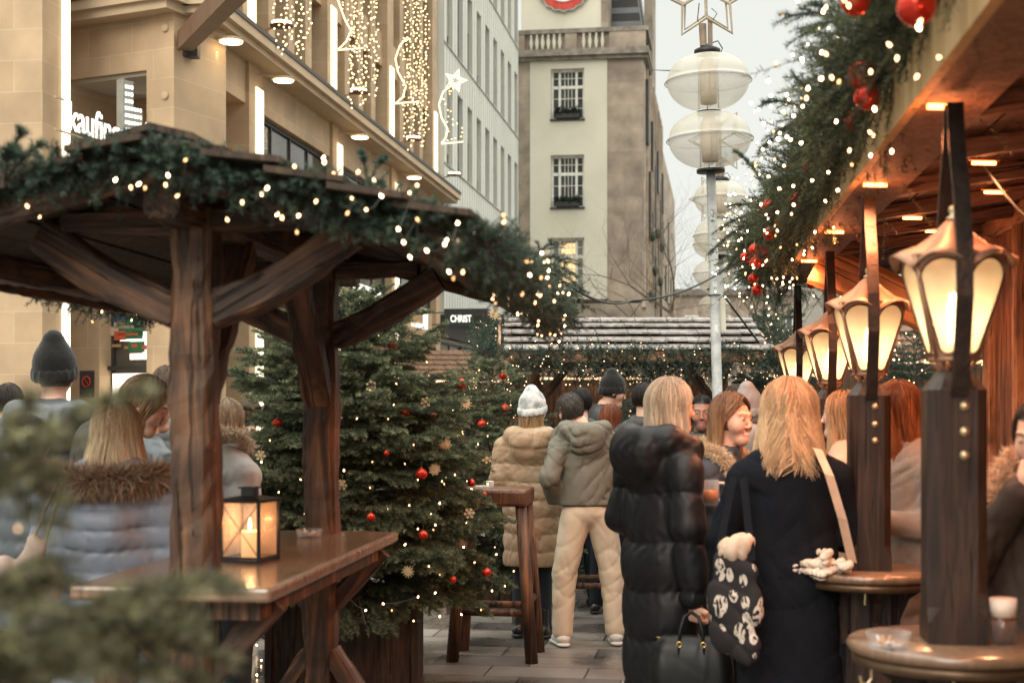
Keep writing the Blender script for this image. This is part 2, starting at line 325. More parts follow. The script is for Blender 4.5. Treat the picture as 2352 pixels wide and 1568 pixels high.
def cloth(name, c, c2=None, rough=.7, bump=.5, bscale=14, spec=.4, sheen=0, fine=0):
    m, t, p, N, L = nodes(name); c2 = c2 or tuple(x * .8 for x in c)
    tc = N.new('ShaderNodeTexCoord'); n = N.new('ShaderNodeTexNoise'); n.inputs['Scale'].default_value = 7; n.inputs['Detail'].default_value = 4; L.new(tc.outputs['Object'], n.inputs[0])
    r = N.new('ShaderNodeValToRGB'); r.color_ramp.elements[0].position = .35; r.color_ramp.elements[1].position = .65; r.color_ramp.elements[0].color = (*c, 1); r.color_ramp.elements[1].color = (*c2, 1)
    L.new(n.outputs[0], r.inputs[0]); L.new(r.outputs[0], p.inputs['Base Color']); p.inputs['Roughness'].default_value = rough; p.inputs['Specular IOR Level'].default_value = spec
    if sheen: p.inputs['Sheen Weight'].default_value = sheen
    mp = N.new('ShaderNodeMapping'); mp.inputs['Scale'].default_value = (1, 1, .45); mp.inputs['Rotation'].default_value = (.4, .5, 0); L.new(tc.outputs['Object'], mp.inputs[0])
    w = N.new('ShaderNodeTexNoise'); w.noise_type = 'RIDGED_MULTIFRACTAL'; w.inputs['Scale'].default_value = bscale; w.inputs['Detail'].default_value = 2.5; w.inputs['Distortion'].default_value = .6
    L.new(mp.outputs[0], w.inputs[0])
    b = N.new('ShaderNodeBump'); b.inputs['Strength'].default_value = min(1, bump * 1.5); b.inputs['Distance'].default_value = .018; L.new(w.outputs[0], b.inputs['Height'])
    last = b
    if fine:
        f = N.new('ShaderNodeTexNoise'); f.inputs['Scale'].default_value = fine; f.inputs['Detail'].default_value = 2; L.new(tc.outputs['Object'], f.inputs[0])
        b2 = N.new('ShaderNodeBump'); b2.inputs['Strength'].default_value = .6; b2.inputs['Distance'].default_value = .004; L.new(f.outputs[0], b2.inputs['Height']); L.new(b.outputs[0], b2.inputs['Normal']); last = b2
    L.new(last.outputs[0], p.inputs['Normal'])
    return m
# ------------------------------------------------------------------ implicit surfaces for clothing and bodies
class SDF:
    def __init__(s, h): s.h = h; s.p = []
    def cap(s, a, b, r1, r2=None, sc=(1, 1, 1), k=.02, q=None, cut=False):
        s.p.append((np.array(a, float), np.array(b, float), r1, r1 if r2 is None else r2, np.array(sc, float), k, q, cut)); return s
    def ball(s, c, r, sc=(1, 1, 1), k=.02, cut=False, q=None): return s.cap(c, (c[0], c[1], c[2] + 1e-4), r, r, sc, k, q, cut)
    def mesh(s, wr=0, wfreq=18, seed=0, zcut=None, wdir=(1, 1, .6), quilt=None):
        h = s.h; lo = np.full(3, 1e9); hi = -lo
        for a, b, r1, r2, sc, k, q, cut in s.p:
            if cut: continue
            m = max(r1, r2) * sc + .03; lo = np.minimum(lo, np.minimum(a, b) - m); hi = np.maximum(hi, np.maximum(a, b) + m)
        lo -= 2 * h; hi += 2 * h; n = np.ceil((hi - lo) / h).astype(int) + 1
        F = np.full(n, 1.0, dtype=np.float32); ax = [lo[i] + np.arange(n[i]) * h for i in range(3)]
        for a, b, r1, r2, sc, k, q, cut in s.p:
            m = max(r1, r2) * sc + k + .035
            i0 = np.clip(((np.minimum(a, b) - m - lo) / h).astype(int), 0, n); i1 = np.clip(((np.maximum(a, b) + m - lo) / h).astype(int) + 2, 0, n)
            if np.any(i1 <= i0): continue
            X, Y, Z = np.meshgrid(ax[0][i0[0]:i1[0]], ax[1][i0[1]:i1[1]], ax[2][i0[2]:i1[2]], indexing='ij', sparse=True)
            px, py, pz = (X - a[0]) / sc[0], (Y - a[1]) / sc[1], (Z - a[2]) / sc[2]
            ba = (b - a) / sc; L2 = max(float(ba @ ba), 1e-12)
            t0 = (px * ba[0] + py * ba[1] + pz * ba[2]) / L2; t = np.clip(t0, 0, 1)
            dx, dy, dz = px - t * ba[0], py - t * ba[1], pz - t * ba[2]
            r = r1 + (r2 - r1) * t
            if q:
                sp, am, ph = q[:3]; Ln = math.sqrt(L2) * float(np.mean(sc)); 
                ss = t0 * Ln / sp + ph + .09 * np.sin(dx * 25 + 1.3 * ph) + .07 * np.sin(dy * 31)
                if L2 < 1e-6: ss = pz * sc[2] / sp + ph + .08 * np.sin(dx * 22)
                r = r + am * (np.abs(np.sin(np.pi * ss)) ** .45 - .8)
            d = (np.sqrt(dx * dx + dy * dy + dz * dz) - r) * float(sc.min())
            d = d.astype(np.float32); S = (slice(i0[0], i1[0]), slice(i0[1], i1[1]), slice(i0[2], i1[2])); f = F[S]
            if cut:
                hh = np.clip(.5 - .5 * (f + d) / k, 0, 1); F[S] = f * (1 - hh) + (-d) * hh + k * hh * (1 - hh)
            else:
                hh = np.clip(.5 + .5 * (f - d) / k, 0, 1); F[S] = f * (1 - hh) + d * hh - k * hh * (1 - hh)
        if zcut is not None: F[:, :, ax[2] < zcut] = np.maximum(F[:, :, ax[2] < zcut], .01)
        if wr:
            r_ = np.random.default_rng(seed); X, Y, Z = np.meshgrid(*ax, indexing='ij', sparse=True)
            wx = .02 * np.sin(Z * 13 + 1) + .015 * np.sin(Y * 19); nz = 0
            for i in range(7):
                k3 = r_.normal(size=3) * np.array(wdir); k3 = k3 / np.linalg.norm(k3) * wfreq * (1 + .3 * i); ph = r_.uniform(0, 6); m3 = r_.normal(size=3) * 9
                msk = np.clip(np.sin(m3[0] * X + m3[1] * Y + m3[2] * Z + ph) * 1.5 + .2, 0, 1)
                nz = nz + msk * (1 - np.abs(np.sin((k3[0] * (X + wx) + k3[1] * (Y - wx) + k3[2] * (Z + wx) + ph) * .5))) ** 3 - .12
            F = F + (wr * nz).astype(np.float32)
        if quilt:
            sp, am, zt = quilt; Z = ax[2][None, None, :]; X = ax[0][:, None, None]; Y = ax[1][None, :, None]
            ph = Z / sp + .05 * np.sin(X * 14 + 1) + .05 * np.sin(Y * 17); g_ = am * (.85 - np.abs(np.sin(np.pi * ph)) ** .4) * np.clip((zt - Z) / .05, 0, 1)
            puck = .22 * am * np.sin(X * 95 + 3 * np.sin(Z * 40)) * np.sin(Y * 80) * (1 - np.abs(np.sin(np.pi * ph)))
            F = F + (g_ + puck).astype(np.float32)
        return nets(F, lo, h)
def nets(F, org, h):
    neg = F < 0; n = F.shape; c = np.zeros((n[0] - 1, n[1] - 1, n[2] - 1), np.int8)
    offs = [(i, j, k) for i in (0, 1) for j in (0, 1) for k in (0, 1)]
    for i, j, k in offs: c += neg[i:n[0] - 1 + i, j:n[1] - 1 + j, k:n[2] - 1 + k]
    I = np.argwhere((c > 0) & (c < 8)); ids = np.full(c.shape, -1, np.int64); ids[tuple(I.T)] = np.arange(len(I))
    vals = np.stack([F[I[:, 0] + i, I[:, 1] + j, I[:, 2] + k] for i, j, k in offs]); acc = np.zeros((len(I), 3)); cnt = np.zeros(len(I))
    for a in range(8):
        for b in range(a + 1, 8):
            oa = np.array(offs[a]); ob = np.array(offs[b])
            if np.abs(oa - ob).sum() != 1: continue
            fa, fb = vals[a], vals[b]; m = (fa < 0) != (fb < 0); t = np.where(m, fa / np.where(m, fa - fb, 1), 0)
            acc += np.where(m[:, None], oa + t[:, None] * (ob - oa), 0); cnt += m
    V = org + (I + acc / np.maximum(cnt, 1)[:, None]) * h; Q = []
    for axx in range(3):
        o = [0, 0, 0]; o[axx] = 1
        A = neg[:n[0] - o[0], :n[1] - o[1], :n[2] - o[2]]; B = neg[o[0]:, o[1]:, o[2]:]
        E = np.argwhere(A != B); u, v = [(1, 2), (2, 0), (0, 1)][axx]
        E = E[(E[:, u] > 0) & (E[:, v] > 0) & (E[:, u] < n[u] - 1) & (E[:, v] < n[v] - 1)]
        fl = A[tuple(E.T)]; du = np.zeros(3, int); dv = np.zeros(3, int); du[u] = 1; dv[v] = 1
        q = np.stack([ids[tuple((E - du - dv).T)], ids[tuple((E - dv).T)], ids[tuple(E.T)], ids[tuple((E - du).T)]], 1)
        q[~fl] = q[~fl][:, ::-1]; Q.append(q)
    Q = np.concatenate(Q); Q = Q[(Q >= 0).all(1)]
    return V.astype(np.float32), Q
# ------------------------------------------------------------------ fir foliage
def unit(a): return a / np.maximum(np.linalg.norm(a, axis=-1, keepdims=True), 1e-9)
def twigs(P, D, Ln, nn, nl, nw, c_in, c_tip, droop=.15, flat=.55, stemr=.0022, var=.35, up=.25):
    """many fir twigs: stems with needles. P, D (n,3); Ln (n,) -> V, F, C"""
    n = len(P); P = np.asarray(P, float); D = unit(np.asarray(D, float)); Ln = np.asarray(Ln, float)
    k = nn; T = (np.arange(k) + rng.uniform(0, 1, (n, k))) / k; T = .06 + .94 * T
    def curve(t): return P[:, None, :] + D[:, None, :] * (t * Ln[:, None])[..., None] + np.array([0, 0, -1.]) * (droop * (t ** 2) * Ln[:, None])[..., None]
    B = curve(T); side = unit(np.cross(D, np.array([0.02, .01, 1.]))); upv = np.cross(side, D)
    ang = rng.uniform(0, 2 * np.pi, (n, k)); cs = np.cos(ang); sn = np.sin(ang) * flat + up
    rad = unit(side[:, None] * cs[..., None] + upv[:, None] * sn[..., None])
    fw = rng.uniform(.45, .95, (n, k))[..., None]; nd = unit(rad + D[:, None] * fw)
    ll = nl * rng.uniform(.75, 1.15, (n, k)) * np.where(T > .9, .75, 1); tip = B + nd * ll[..., None]
    pw = unit(np.cross(nd, rng.normal(size=(n, k, 3)))) * nw * .5
    V1 = np.stack([B - pw, B + pw, tip], 2).reshape(-1, 3); F1 = np.arange(len(V1)).reshape(-1, 3)
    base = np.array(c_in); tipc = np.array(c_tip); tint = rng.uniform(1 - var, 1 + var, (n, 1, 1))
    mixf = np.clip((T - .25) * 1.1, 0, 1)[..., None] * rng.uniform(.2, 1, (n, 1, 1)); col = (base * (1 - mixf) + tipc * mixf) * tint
    C1 = np.repeat(col.reshape(-1, 3), 3, 0)
    t5 = np.tile(np.linspace(0, 1, 4), (n, 1)); S = curve(t5); rr = stemr * (1 - .7 * np.linspace(0, 1, 4))
    ring = np.stack([S + (side[:, None] * math.cos(a) + upv[:, None] * math.sin(a)) * rr[None, :, None] for a in (0, 2.1, 4.2)], 2)
    V2 = ring.reshape(-1, 3); b = (np.arange(n) * 12)[:, None, None] + (np.arange(3) * 3)[None, :, None]; j = np.arange(3)[None, None, :]; j2 = (j + 1) % 3
    Fa = np.stack([b + j, b + j2, b + 3 + j2], -1).reshape(-1, 3); Fb = np.stack([b + j, b + 3 + j2, b + 3 + j], -1).reshape(-1, 3)
    C2 = np.tile(np.array([.075, .05, .03]), (len(V2), 1))
    V = np.concatenate([V1, V2]); F = np.concatenate([F1, Fa + len(V1), Fb + len(V1)]); C = np.concatenate([C1, C2])
    return V, F, C
def joinm(parts):
    V = []; F = []; C = []; o = 0
    for v, f, c in parts: V.append(v); F.append(f + o); C.append(c); o += len(v)
    return np.concatenate(V), np.concatenate(F), np.concatenate(C)
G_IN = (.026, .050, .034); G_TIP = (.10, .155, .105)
def path_pts(path, n):
    path = np.array([tuple(p) for p in path], float); seg = np.linalg.norm(np.diff(path, axis=0), axis=1); cum = np.concatenate([[0], np.cumsum(seg)])
    s = rng.uniform(0, cum[-1], n); i = np.clip(np.searchsorted(cum, s) - 1, 0, len(seg) - 1); t = (s - cum[i]) / seg[i]
    return path[i] + (path[i + 1] - path[i]) * t[:, None], unit(path[i + 1] - path[i]), cum[-1]
def garland_geo(path, rad, dens=130, tl=.15, nn=46, nl=.024, nw=.0024, cin=G_IN, ctip=G_TIP, bias=(0, 0, .1), along=.5, drop=.1, var=.4, strays=.05):
    L = np.linalg.norm(np.diff(np.array([tuple(p) for p in path], float), axis=0), axis=1).sum(); n = int(dens * L)
    P, T, _ = path_pts(path, n); A = unit(rng.normal(size=(n, 3))); A = unit(A - T * (A * T).sum(1, keepdims=True))
    D = unit(A + T * rng.uniform(-along, along, (n, 1)) * 1.6 + np.array(bias)); ln = tl * rng.uniform(.6, 1.25, n)
    st = rng.random(n) < strays; ln[st] *= 1.9
    clump = 1 + .35 * np.sin(P[:, 0] * 9 + P[:, 1] * 7) * np.sin(P[:, 1] * 5 + 2)
    P0 = P + A * (rad * rng.uniform(0, .5, (n, 1)) * clump[:, None]); D[st] = unit(D[st] + np.array([0, 0, .3]))
    return twigs(P0, D, ln * (.75 + .35 * clump), nn, nl, nw, cin, ctip, droop=drop, flat=.9, var=var)
def fir_garland(label, path, rad, parent=None, name='fir_garland', group=None, **kw):
    v, f, c = garland_geo(path, rad, **kw); me = npmesh(name, v, f, M['fir'], c, smooth=False); o = link(name, me, parent)
    if not parent: tag(o, label, 'garland', group)
    return o
_bulb_me = {}
def bulb_mesh(r_):
    r = r_; key = (r, random.choice((0, 0, 1, 1, 2)))
    if key not in _bulb_me:
        b = MB(); b.cur = 0; b.lathe([(1e-5, 1.9 * r), (r * .55, 1.4 * r), (r, .3 * r), (r * .8, -.6 * r), (r * .45, -1 * r)], 8)
        b.cur = 1; b.lathe([(r * .5, -1 * r), (r * .5, -2.4 * r)], 6)
        me = bpy.data.meshes.new('bulb'); me.from_pydata(b.v, [], b.f); me.materials.append(M[('bulb', 'bulb2', 'bulb3')[key[1]]] if r > .0042 else M[('bulb_far', 'bulb_far2', 'bulb_far2')[key[1]]]); me.materials.append(M['wire'])
        me.polygons.foreach_set('material_index', b.m); _bulb_me[key] = me
    return _bulb_me[key]
def lights(label, pts, r=.006, wire=True, group=None, maxn=100, sag=.012, gap=.45, down=False):
    """a string of fairy lights: a wire and its bulbs"""
    pts = [Vector(p) for p in pts]; root = thing('fairy_lights', label, 'string lights', pts[0], 0, group); inv = -pts[0]
    if wire:
        b = MB()
        for i in range(len(pts) - 1):
            a, c = pts[i], pts[i + 1]
            if (c - a).length > gap:
                if b.v: b.build('wire', M['wire'], root); b = MB()
                continue
            mid = (a + c) / 2 + Vector((random.uniform(-.01, .01), random.uniform(-.01, .01), -sag)); b.tube([a + inv, mid + inv, c + inv], .0016, 4, cap=False)
        if b.v: b.build('wire', M['wire'], root)
    rot = Matrix.Rotation(math.pi, 4, 'X')
    for i, p in enumerate(pts[:maxn]):
        m = Matrix.Translation(p + inv) @ Matrix.Rotation(random.uniform(0, 6), 4, 'Z') @ Matrix.Rotation(random.uniform(-1, 1) * .9, 4, 'X')
        if down or random.random() < .5: m = m @ rot
        link('bulb', bulb_mesh(r), root, m)
    if len(pts) > maxn:
        b = MB()
        for p in pts[maxn:]: b.ball(p + inv, r * 1.1, 4)
        tag(b.build('bulbs', M['bulb'] if r > .0042 else M['bulb_far'], root), kind='stuff')
    return root
def garland_bulbs(path, rad, per_m, out=1.0, lo=-1, hi=1):
    L = np.linalg.norm(np.diff(np.array([tuple(p) for p in path], float), axis=0), axis=1).sum(); n = int(per_m * L)
    P, T, _ = path_pts(path, n); order = np.argsort(((P - np.array(tuple(path[0]))) ** 2).sum(1)); P = P[order]; T = T[order]
    A = unit(rng.normal(size=(n, 3)) * np.array([1, 1, .9]) + np.array([0, -.35, -.1])); A = unit(A - T * (A * T).sum(1, keepdims=True))
    return [Vector(p) for p in (P + A * rad * out * rng.uniform(.75, 1.25, (n, 1)))]
def fir_tree(label, x, y, z0, H, Rb, seed, group=None, dens=1.0, nn=60, top=True, name='fir_tree', cin=G_IN, ctip=G_TIP, planter=None, lean=(0, 0), pw=.8):
    global rng
    keep = rng; rng = np.random.default_rng(seed); root = thing(name, label, 'tree', (x, y, 0), 0, group)
    Ps = []; Ds = []; Ls = []; stems = MB(); lev = int(17 * math.sqrt(dens))
    for i in range(lev):
        f = i / (lev - 1); z = z0 + H * (f ** .92) * .97; rr = Rb * (1 - f) ** pw * (1 if f > .08 else .85) + .06; nb = int((11 - 5 * f) * dens ** .5)
        for j in range(nb):
            a = 2 * math.pi * (j + .5 * (i % 2)) / nb + rng.uniform(-.3, .3); L = rr * rng.uniform(.72, 1.15); d = np.array([math.cos(a), math.sin(a), 0]); rise = .16 + .8 * f ** 2 + rng.uniform(-.16, .2)
            base = np.array([lean[0] * f, lean[1] * f, z]); n = max(3, int(L / .055)); pts = []
            for s in range(n + 1):
                t = s / n; pts.append(base + d * L * t + np.array([0, 0, L * (rise * t - (.34 - .3 * f) * t * t + (.10 * t ** 4))]))
            stems.tube([Vector(p) for p in pts], [.009 * (1 - .75 * s / n) for s in range(n + 1)], 4, cap=False)
            for s in range(1, n + 1):
                t = s / n
                if t < .22 and f < .8: continue
                if f > .5 and rng.random() < (f - .5) * .9: continue
                tang = unit(pts[s] - pts[s - 1]); sd = np.cross(tang, [0, 0, 1.]);
                for sg in ((-1, 1) if s < n else (0,)):
                    dd = unit(tang * rng.uniform(.75, 1.1) + sd * sg * rng.uniform(.75, 1.0) + np.array([0, 0, rng.uniform(-.3, .3)]))
                    ll = (.09 + .30 * L * (1 - t) ** .6 + .04) * rng.uniform(.75, 1.25); ll = min(ll, .36)
                    Ps.append(pts[s]); Ds.append(dd); Ls.append(ll)
                    if ll > .15:  # side shoots
                        for q in (.35, .6, .85):
                            for s2 in (-1, 1):
                                dq = unit(dd + s2 * np.cross(dd, [0, 0, 1.]) * .85 + np.array([0, 0, rng.uniform(-.15, .1)])); Ps.append(pts[s] + dd * ll * q + np.array([0, 0, -.15 * q * q * ll])); Ds.append(dq); Ls.append(ll * (1.0 - q) * .75 + .045)
    if top:
        Ps.append(np.array([lean[0], lean[1], z0 + H * .9])); Ds.append(np.array([0, 0, 1.])); Ls.append(.22)
    v, f_, c = twigs(np.array(Ps), np.array(Ds), np.array(Ls), nn, .025, .0046, cin, ctip, droop=.16, flat=.75, var=.45, up=.25)
    me = npmesh('foliage', v, f_, M['fir'], c, smooth=False); link('foliage', me, root)
    stems.tube([(0, 0, max(z0 - .3, 0)), (lean[0] * .5, lean[1] * .5, z0 + H * .5), (lean[0], lean[1], z0 + H)], [.05, .03, .006], 8); stems.build('trunk', M['bark'], root)
    if planter:
        w, dp, h, mat = planter; b = MB(); b.box(-w / 2, w / 2, -dp / 2, dp / 2, 0, h); b.box(-w / 2 - .012, -w / 2 + .03, -dp / 2 - .012, -dp / 2 + .03, 0, h + .01); b.box(w / 2 - .03, w / 2 + .012, -dp / 2 - .012, -dp / 2 + .03, 0, h + .01)
        b.build('planter', mat, root, bevel=.004)
    rng = keep
    return root, Ps
# ------------------------------------------------------------------ ground
b = MB(); b.quad((-60, -12, 0), (60, -12, 0), (60, 260, 0), (-60, 260, 0)); 
g = b.build('ground', M['paving'], M=Matrix.Rotation(R(-8.5), 4, 'Z')); tag(g, kind='structure')
DX, DY = .1472, .9891
def frame(x, y, ax, ay):
    return Matrix(((ax, -ay, 0, x), (ay, ax, 0, y), (0, 0, 1, 0), (0, 0, 0, 1)))
def spot(name, loc, to, W, col, ang, parent=None, blend=.5, size=.03):
    l = bpy.data.lights.new(name, 'SPOT'); l.energy = W; l.color = col; l.spot_size = R(ang); l.spot_blend = blend; l.shadow_soft_size = size
    o = bpy.data.objects.new(name, l); COL.objects.link(o); d = (Vector(to) - Vector(loc)).normalized()
    o.matrix_basis = Matrix.Translation(Vector(loc)) @ d.to_track_quat('-Z', 'Y').to_matrix().to_4x4()
    if parent: o.parent = parent
    return o
def point(name, loc, W, col, parent=None, size=.03):
    l = bpy.data.lights.new(name, 'POINT'); l.energy = W; l.color = col; l.shadow_soft_size = size
    o = bpy.data.objects.new(name, l); COL.objects.link(o); o.location = loc
    if parent: o.parent = parent
    return o
def window(parent, x, z0, z1, w, y, fm, pm, proto=None, bars=(1, 1), fw=.05, name='window', split=None, M0=None):
    """window part with its pane; x centre, wall face towards -y"""
    h = z1 - z0
    if proto: return dup(proto, parent, None, Matrix.Translation((x, y, z0)))
    f = MB(); f.box(-w / 2, -w / 2 + fw, 0, .08, 0, h); f.box(w / 2 - fw, w / 2, 0, .08, 0, h); f.box(-w / 2 + fw, w / 2 - fw, 0, .08, 0, fw); f.box(-w / 2 + fw, w / 2 - fw, 0, .08, h - fw, h)
    for i in range(1, bars[0]): xx = -w / 2 + w * i / bars[0]; f.box(xx - fw * .3, xx + fw * .3, .012, .06, fw, h - fw)
    for i in range(1, bars[1]): zz = h * i / bars[1] if split is None else h * split; f.box(-w / 2 + fw, w / 2 - fw, .008, .066, zz - fw * .35, zz + fw * .35)
    o = f.build(name, fm, parent, M=Matrix.Translation((x, y, z0)))
    p = MB(); p.box(-w / 2 + fw * .5, w / 2 - fw * .5, .045, .055, fw * .5, h - fw * .5); p.build('pane', pm, o); return o
# ------------------------------------------------------------------ beige department store
FR = frame(-4.585, 20.49, DX, DY)
beige = link('department_store', None, None, FR); tag(beige, 'beige sandstone department store with a dark ledge and tall narrow upper windows', 'building')
PIL = [.2, 2.7, 7.65, 12.65, 17.75]
w = MB()   # wall body behind the openings
w.box(1.7, 18.5, 1.0, 12, 0, 20)
for s in PIL:
    w.box(s - .28 if s > .3 else -.02, s + .28, .0, 1.0 if s > .3 else .2, 0, 7.3)
    w.box(s - .3 if s > .3 else -.02, s + .3, .1, 1.0 if s > .3 else .3, 7.5, 20)
w.box(.49, 1.7, .1, .35, 3.5, 4.2); w.box(1.7, 18.5, .1, 1.0, 3.5, 4.2); w.box(.49, 1.7, .06, .4, 6.55, 7.3); w.box(1.7, 18.5, .06, 1.0, 6.55, 7.3)
w.box(-.02, 18.5, .16, 1.0, 7.5, 7.66)
for z in (9.5, 12.75, 16.0): w.box(-.02, 18.5, .22, 1.0, z, z + .75)
for i in range(len(PIL) - 1):
    a, c = PIL[i] + .3, PIL[i + 1] - .3; n = 4 if c - a > 3 else 2
    for k in range(1, n): x = a + (c - a) * k / n; w.box(x - .2, x + .2, .16, 1.0, 7.66, 20)
w.build('wall', M['stone'], beige)
e = MB(); e.box(-.5, 18.6, -.45, .3, 7.32, 7.46); e.box(-.42, 18.6, -.36, .1, 7.22, 7.32); e.build('ledge', M['stone_smooth'], beige)
e = MB(); e.box(-.52, 18.62, -.47, .3, 7.462, 7.53); e.build('ledge_cover', M['frame_dark'], beige)
proto = {}
for i in range(len(PIL) - 1):
    a, c = PIL[i] + .3, PIL[i + 1] - .3; n = 4 if c - a > 3 else 2; ww = (c - a) / n - .4 if n > 1 else 0
    for r, (z0, z1) in enumerate(((7.66, 9.5), (10.25, 12.75), (13.5, 16.0), (16.75, 19.2))):
        for k in range(n):
            x = a + (c - a) * (k + .5) / n; key = (n, r in (0,), r)
            proto[key] = window(beige, x, z0, z1, ww + (.2 if k in (0, n - 1) else 0) * 0, .45, M['frame_blue'], M['pane'], proto.get(key), bars=(1, 2), split=.42, fw=.09)
    # mezzanine glazing and shops
    if i > 0:
        L = c - a - .0
        window(beige, (a + c) / 2, 4.2, 6.55, L, .16, M['frame_dark'], M['pane_shop'], bars=(4, 1), fw=.07)
    window(beige, (a + c) / 2, .3, 3.5, c - a, .7, M['frame_dark'], M['pane_shop'], bars=(2 if i else 1, 1), fw=.07)
b = MB(); b.box(.5, 2.4, .5, .56, 4.2, 6.55); b.build('loggia_wall', M['stone'], beige)
# shop lettering panels under the ledge, lit from within
for s, z, ww, hh in ((9.9, 3.95, 2.2, .55), (15.2, 3.9, 1.6, .5)):
    b = MB(); b.box(s - ww / 2, s + ww / 2, -.08, .0, z - hh / 2, z + hh / 2); o = b.build('shop_sign', emis('shop_sign_glow', (1, .97, .9), .9), beige)
    b = MB(); b.box(s - ww * .2, s + ww * .12, -.09, -.081, z - hh * .3, z + hh * .25); b.build('sign_emblem', mk('sign_tan', (.55, .35, .18)), o)
# lamps on the pilasters
WASH_GLOW = emis('pilaster_wash_glow', (1, .88, .62), 1.15)  # glowing panels over the pilaster faces stand in for the lamps' light wash
def wall_lamp(label, s, z, up):
    o = link('wall_lamp', None, None, FR @ Matrix.Translation((s, -.42, z))); tag(o, label, 'lamp', 'saucer lamps along the ledge of the stone building')
    sg = 1 if up else -1
    h = MB(); h.lathe([(.03, 0), (.19, .015), (.2, .03), (.16, .05), (.05, .06)], 20, sx=1.0); 
    if not up: h.xf(Matrix.Identity(4))
    h.bar((0, 0, .05), (0, .42 if not up else .5, .12 if not up else -.1), .03, .03); h.build('shade', M['stone_smooth'] if not up else M['copper'], o)
    l = MB(); zz = .08 if up else -.006; l.lathe([(.001, zz), (.16, zz), (.16, zz + .005), (.001, zz + .005)], 20, sx=1.0); l.build('glass', M['lamp_hot'], o)
    b = MB(); za, zb_ = (.06, 1.72) if up else (-6.5, -.12); b.box(-.18, .18, .395 if not up else .49, .417 if not up else .517, za, zb_); b.build('painted_wash', WASH_GLOW, o)
    spot('lamp_light', (0.04, .24, .1 * sg), (0.06, .44, 2.4 * sg), 30 if not up else 25, (1, .80, .5), 42, o, .6)
N4 = ['nearest', 'second nearest', 'third', 'fourth', 'farthest']
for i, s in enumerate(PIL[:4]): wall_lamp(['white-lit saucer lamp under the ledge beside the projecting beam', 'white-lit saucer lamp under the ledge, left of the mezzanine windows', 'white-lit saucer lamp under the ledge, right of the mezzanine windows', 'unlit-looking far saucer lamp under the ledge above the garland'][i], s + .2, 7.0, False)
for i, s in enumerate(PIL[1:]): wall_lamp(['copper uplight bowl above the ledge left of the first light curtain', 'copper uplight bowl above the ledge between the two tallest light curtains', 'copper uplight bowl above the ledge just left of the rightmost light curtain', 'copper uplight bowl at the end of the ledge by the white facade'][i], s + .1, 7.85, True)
# front part facing the square
FF = frame(-6.53, 20.84, .904, -.428)

w = MB(); w.box(1.48, 1.965, 0, 1.2, 0, 7.3); w.box(-.5, 1.48, 0.02, 1.2, 6.45, 7.3); w.box(-.5, .0, .02, 1.3, 0, 6.45); w.box(-.5, 1.96, .021, 1.2, 7.3, 20)
w.box(0, 1.48, .02, .4, 4.6, 5.05); w.box(0, .62, .0, 1.2, 0, 4.6); w.box(0, 1.48, 1.3, 1.5, 0, 6.45); w.box(.62, 1.48, .02, .3, 0, .4)

front = w.build('front_wall', M['stone'], beige, M=FR.inverted() @ FF)
b = MB(); b.box(0.02, 1.46, .1, 1.28, 6.40, 6.448); b.build('soffit', M['plaster'], front)
b = MB(); b.box(-.6, 2.15, -.35, .2, 7.32, 7.46); b.box(-.6, 2.05, -.27, .2, 7.2, 7.32); b.build('ledge', M['stone_smooth'], front)
b = MB(); b.box(-.62, 2.17, -.37, .2, 7.462, 7.53); b.build('ledge_cover', M['frame_dark'], front)
for z in (5.35, 6.75): pass
b = MB()
for z in (5.95, 7.0): b.lathe([(.001, -.03), (.055, -.025), (.06, 0), (.06, .03)], 16); 
b = MB()
for z in (6.05, 7.0):
    b = MB()
    st = 0; b.lathe([(.001, -.04), (.05, -.035), (.06, -.015), (.06, .01)], 16); b.xf(Matrix.Translation((1.82, 0, z)) @ Matrix.Rotation(R(-90), 4, 'X'), st); b.build('wall_stud', M['stone_smooth'], front)

window(front, .98, 5.1, 6.35, .95, 1.2, M['frame_dark'], M['pane_shop'], bars=(2, 1), fw=.06)
b = MB(); b.box(.55, 1.0, 1.1, 1.14, 5.93, 5.98); b.box(.55, .72, 1.08, 1.12, 5.84, 5.95); b.build('ceiling_lamp', M['led'], front)
window(front, .55, 7.56, 9.2, 1.3, .0, M['frame_blue'], M['pane'], bars=(2, 1), fw=.08); 
window(front, 1.05, .4, 4.6, .86, .25, M['frame_dark'], M['pane_shop'], bars=(1, 1), fw=.05)
# things seen through the shop window: lit shelves and goods
LD = emis('lit_display', (1, .93, .78), 1.4)
for k, (x0, x1, z0, z1) in enumerate(((.66, 1.44, 1.25, 2.15), (.98, 1.44, 2.35, 2.75), (.8, 1.1, 2.62, 2.7), (.9, 1.4, 3.7, 3.73), (.68, 1.0, 3.95, 4.05))): b = MB(); b.box(x0, x1, .235, .242, z0, z1); b.build('lit_display', LD, front)
pal = [(.45, .08, .03), (.05, .09, .15), (.35, .2, .08), (.03, .12, .05), (.5, .4, .3), (.25, .05, .03), (.6, .5, .35)]
GM = [mk('goods', c_) for c_ in pal]
for k in range(7):
    for q in range(11):
        b = MB(); x = random.uniform(.66, 1.38); z = random.uniform(2.4, 4.4); a = random.uniform(.05, .34); b.box(x - a * .5, min(x + a, 1.45), .226 + k * .001, .231 + k * .001, z, z + random.uniform(.02, .16)); b.build('shop_goods', GM[k], front)
b = MB(); b.box(.62, 1.48, .17, .2, 2.2, 2.26); b.build('transom', M['frame_dark'], front)
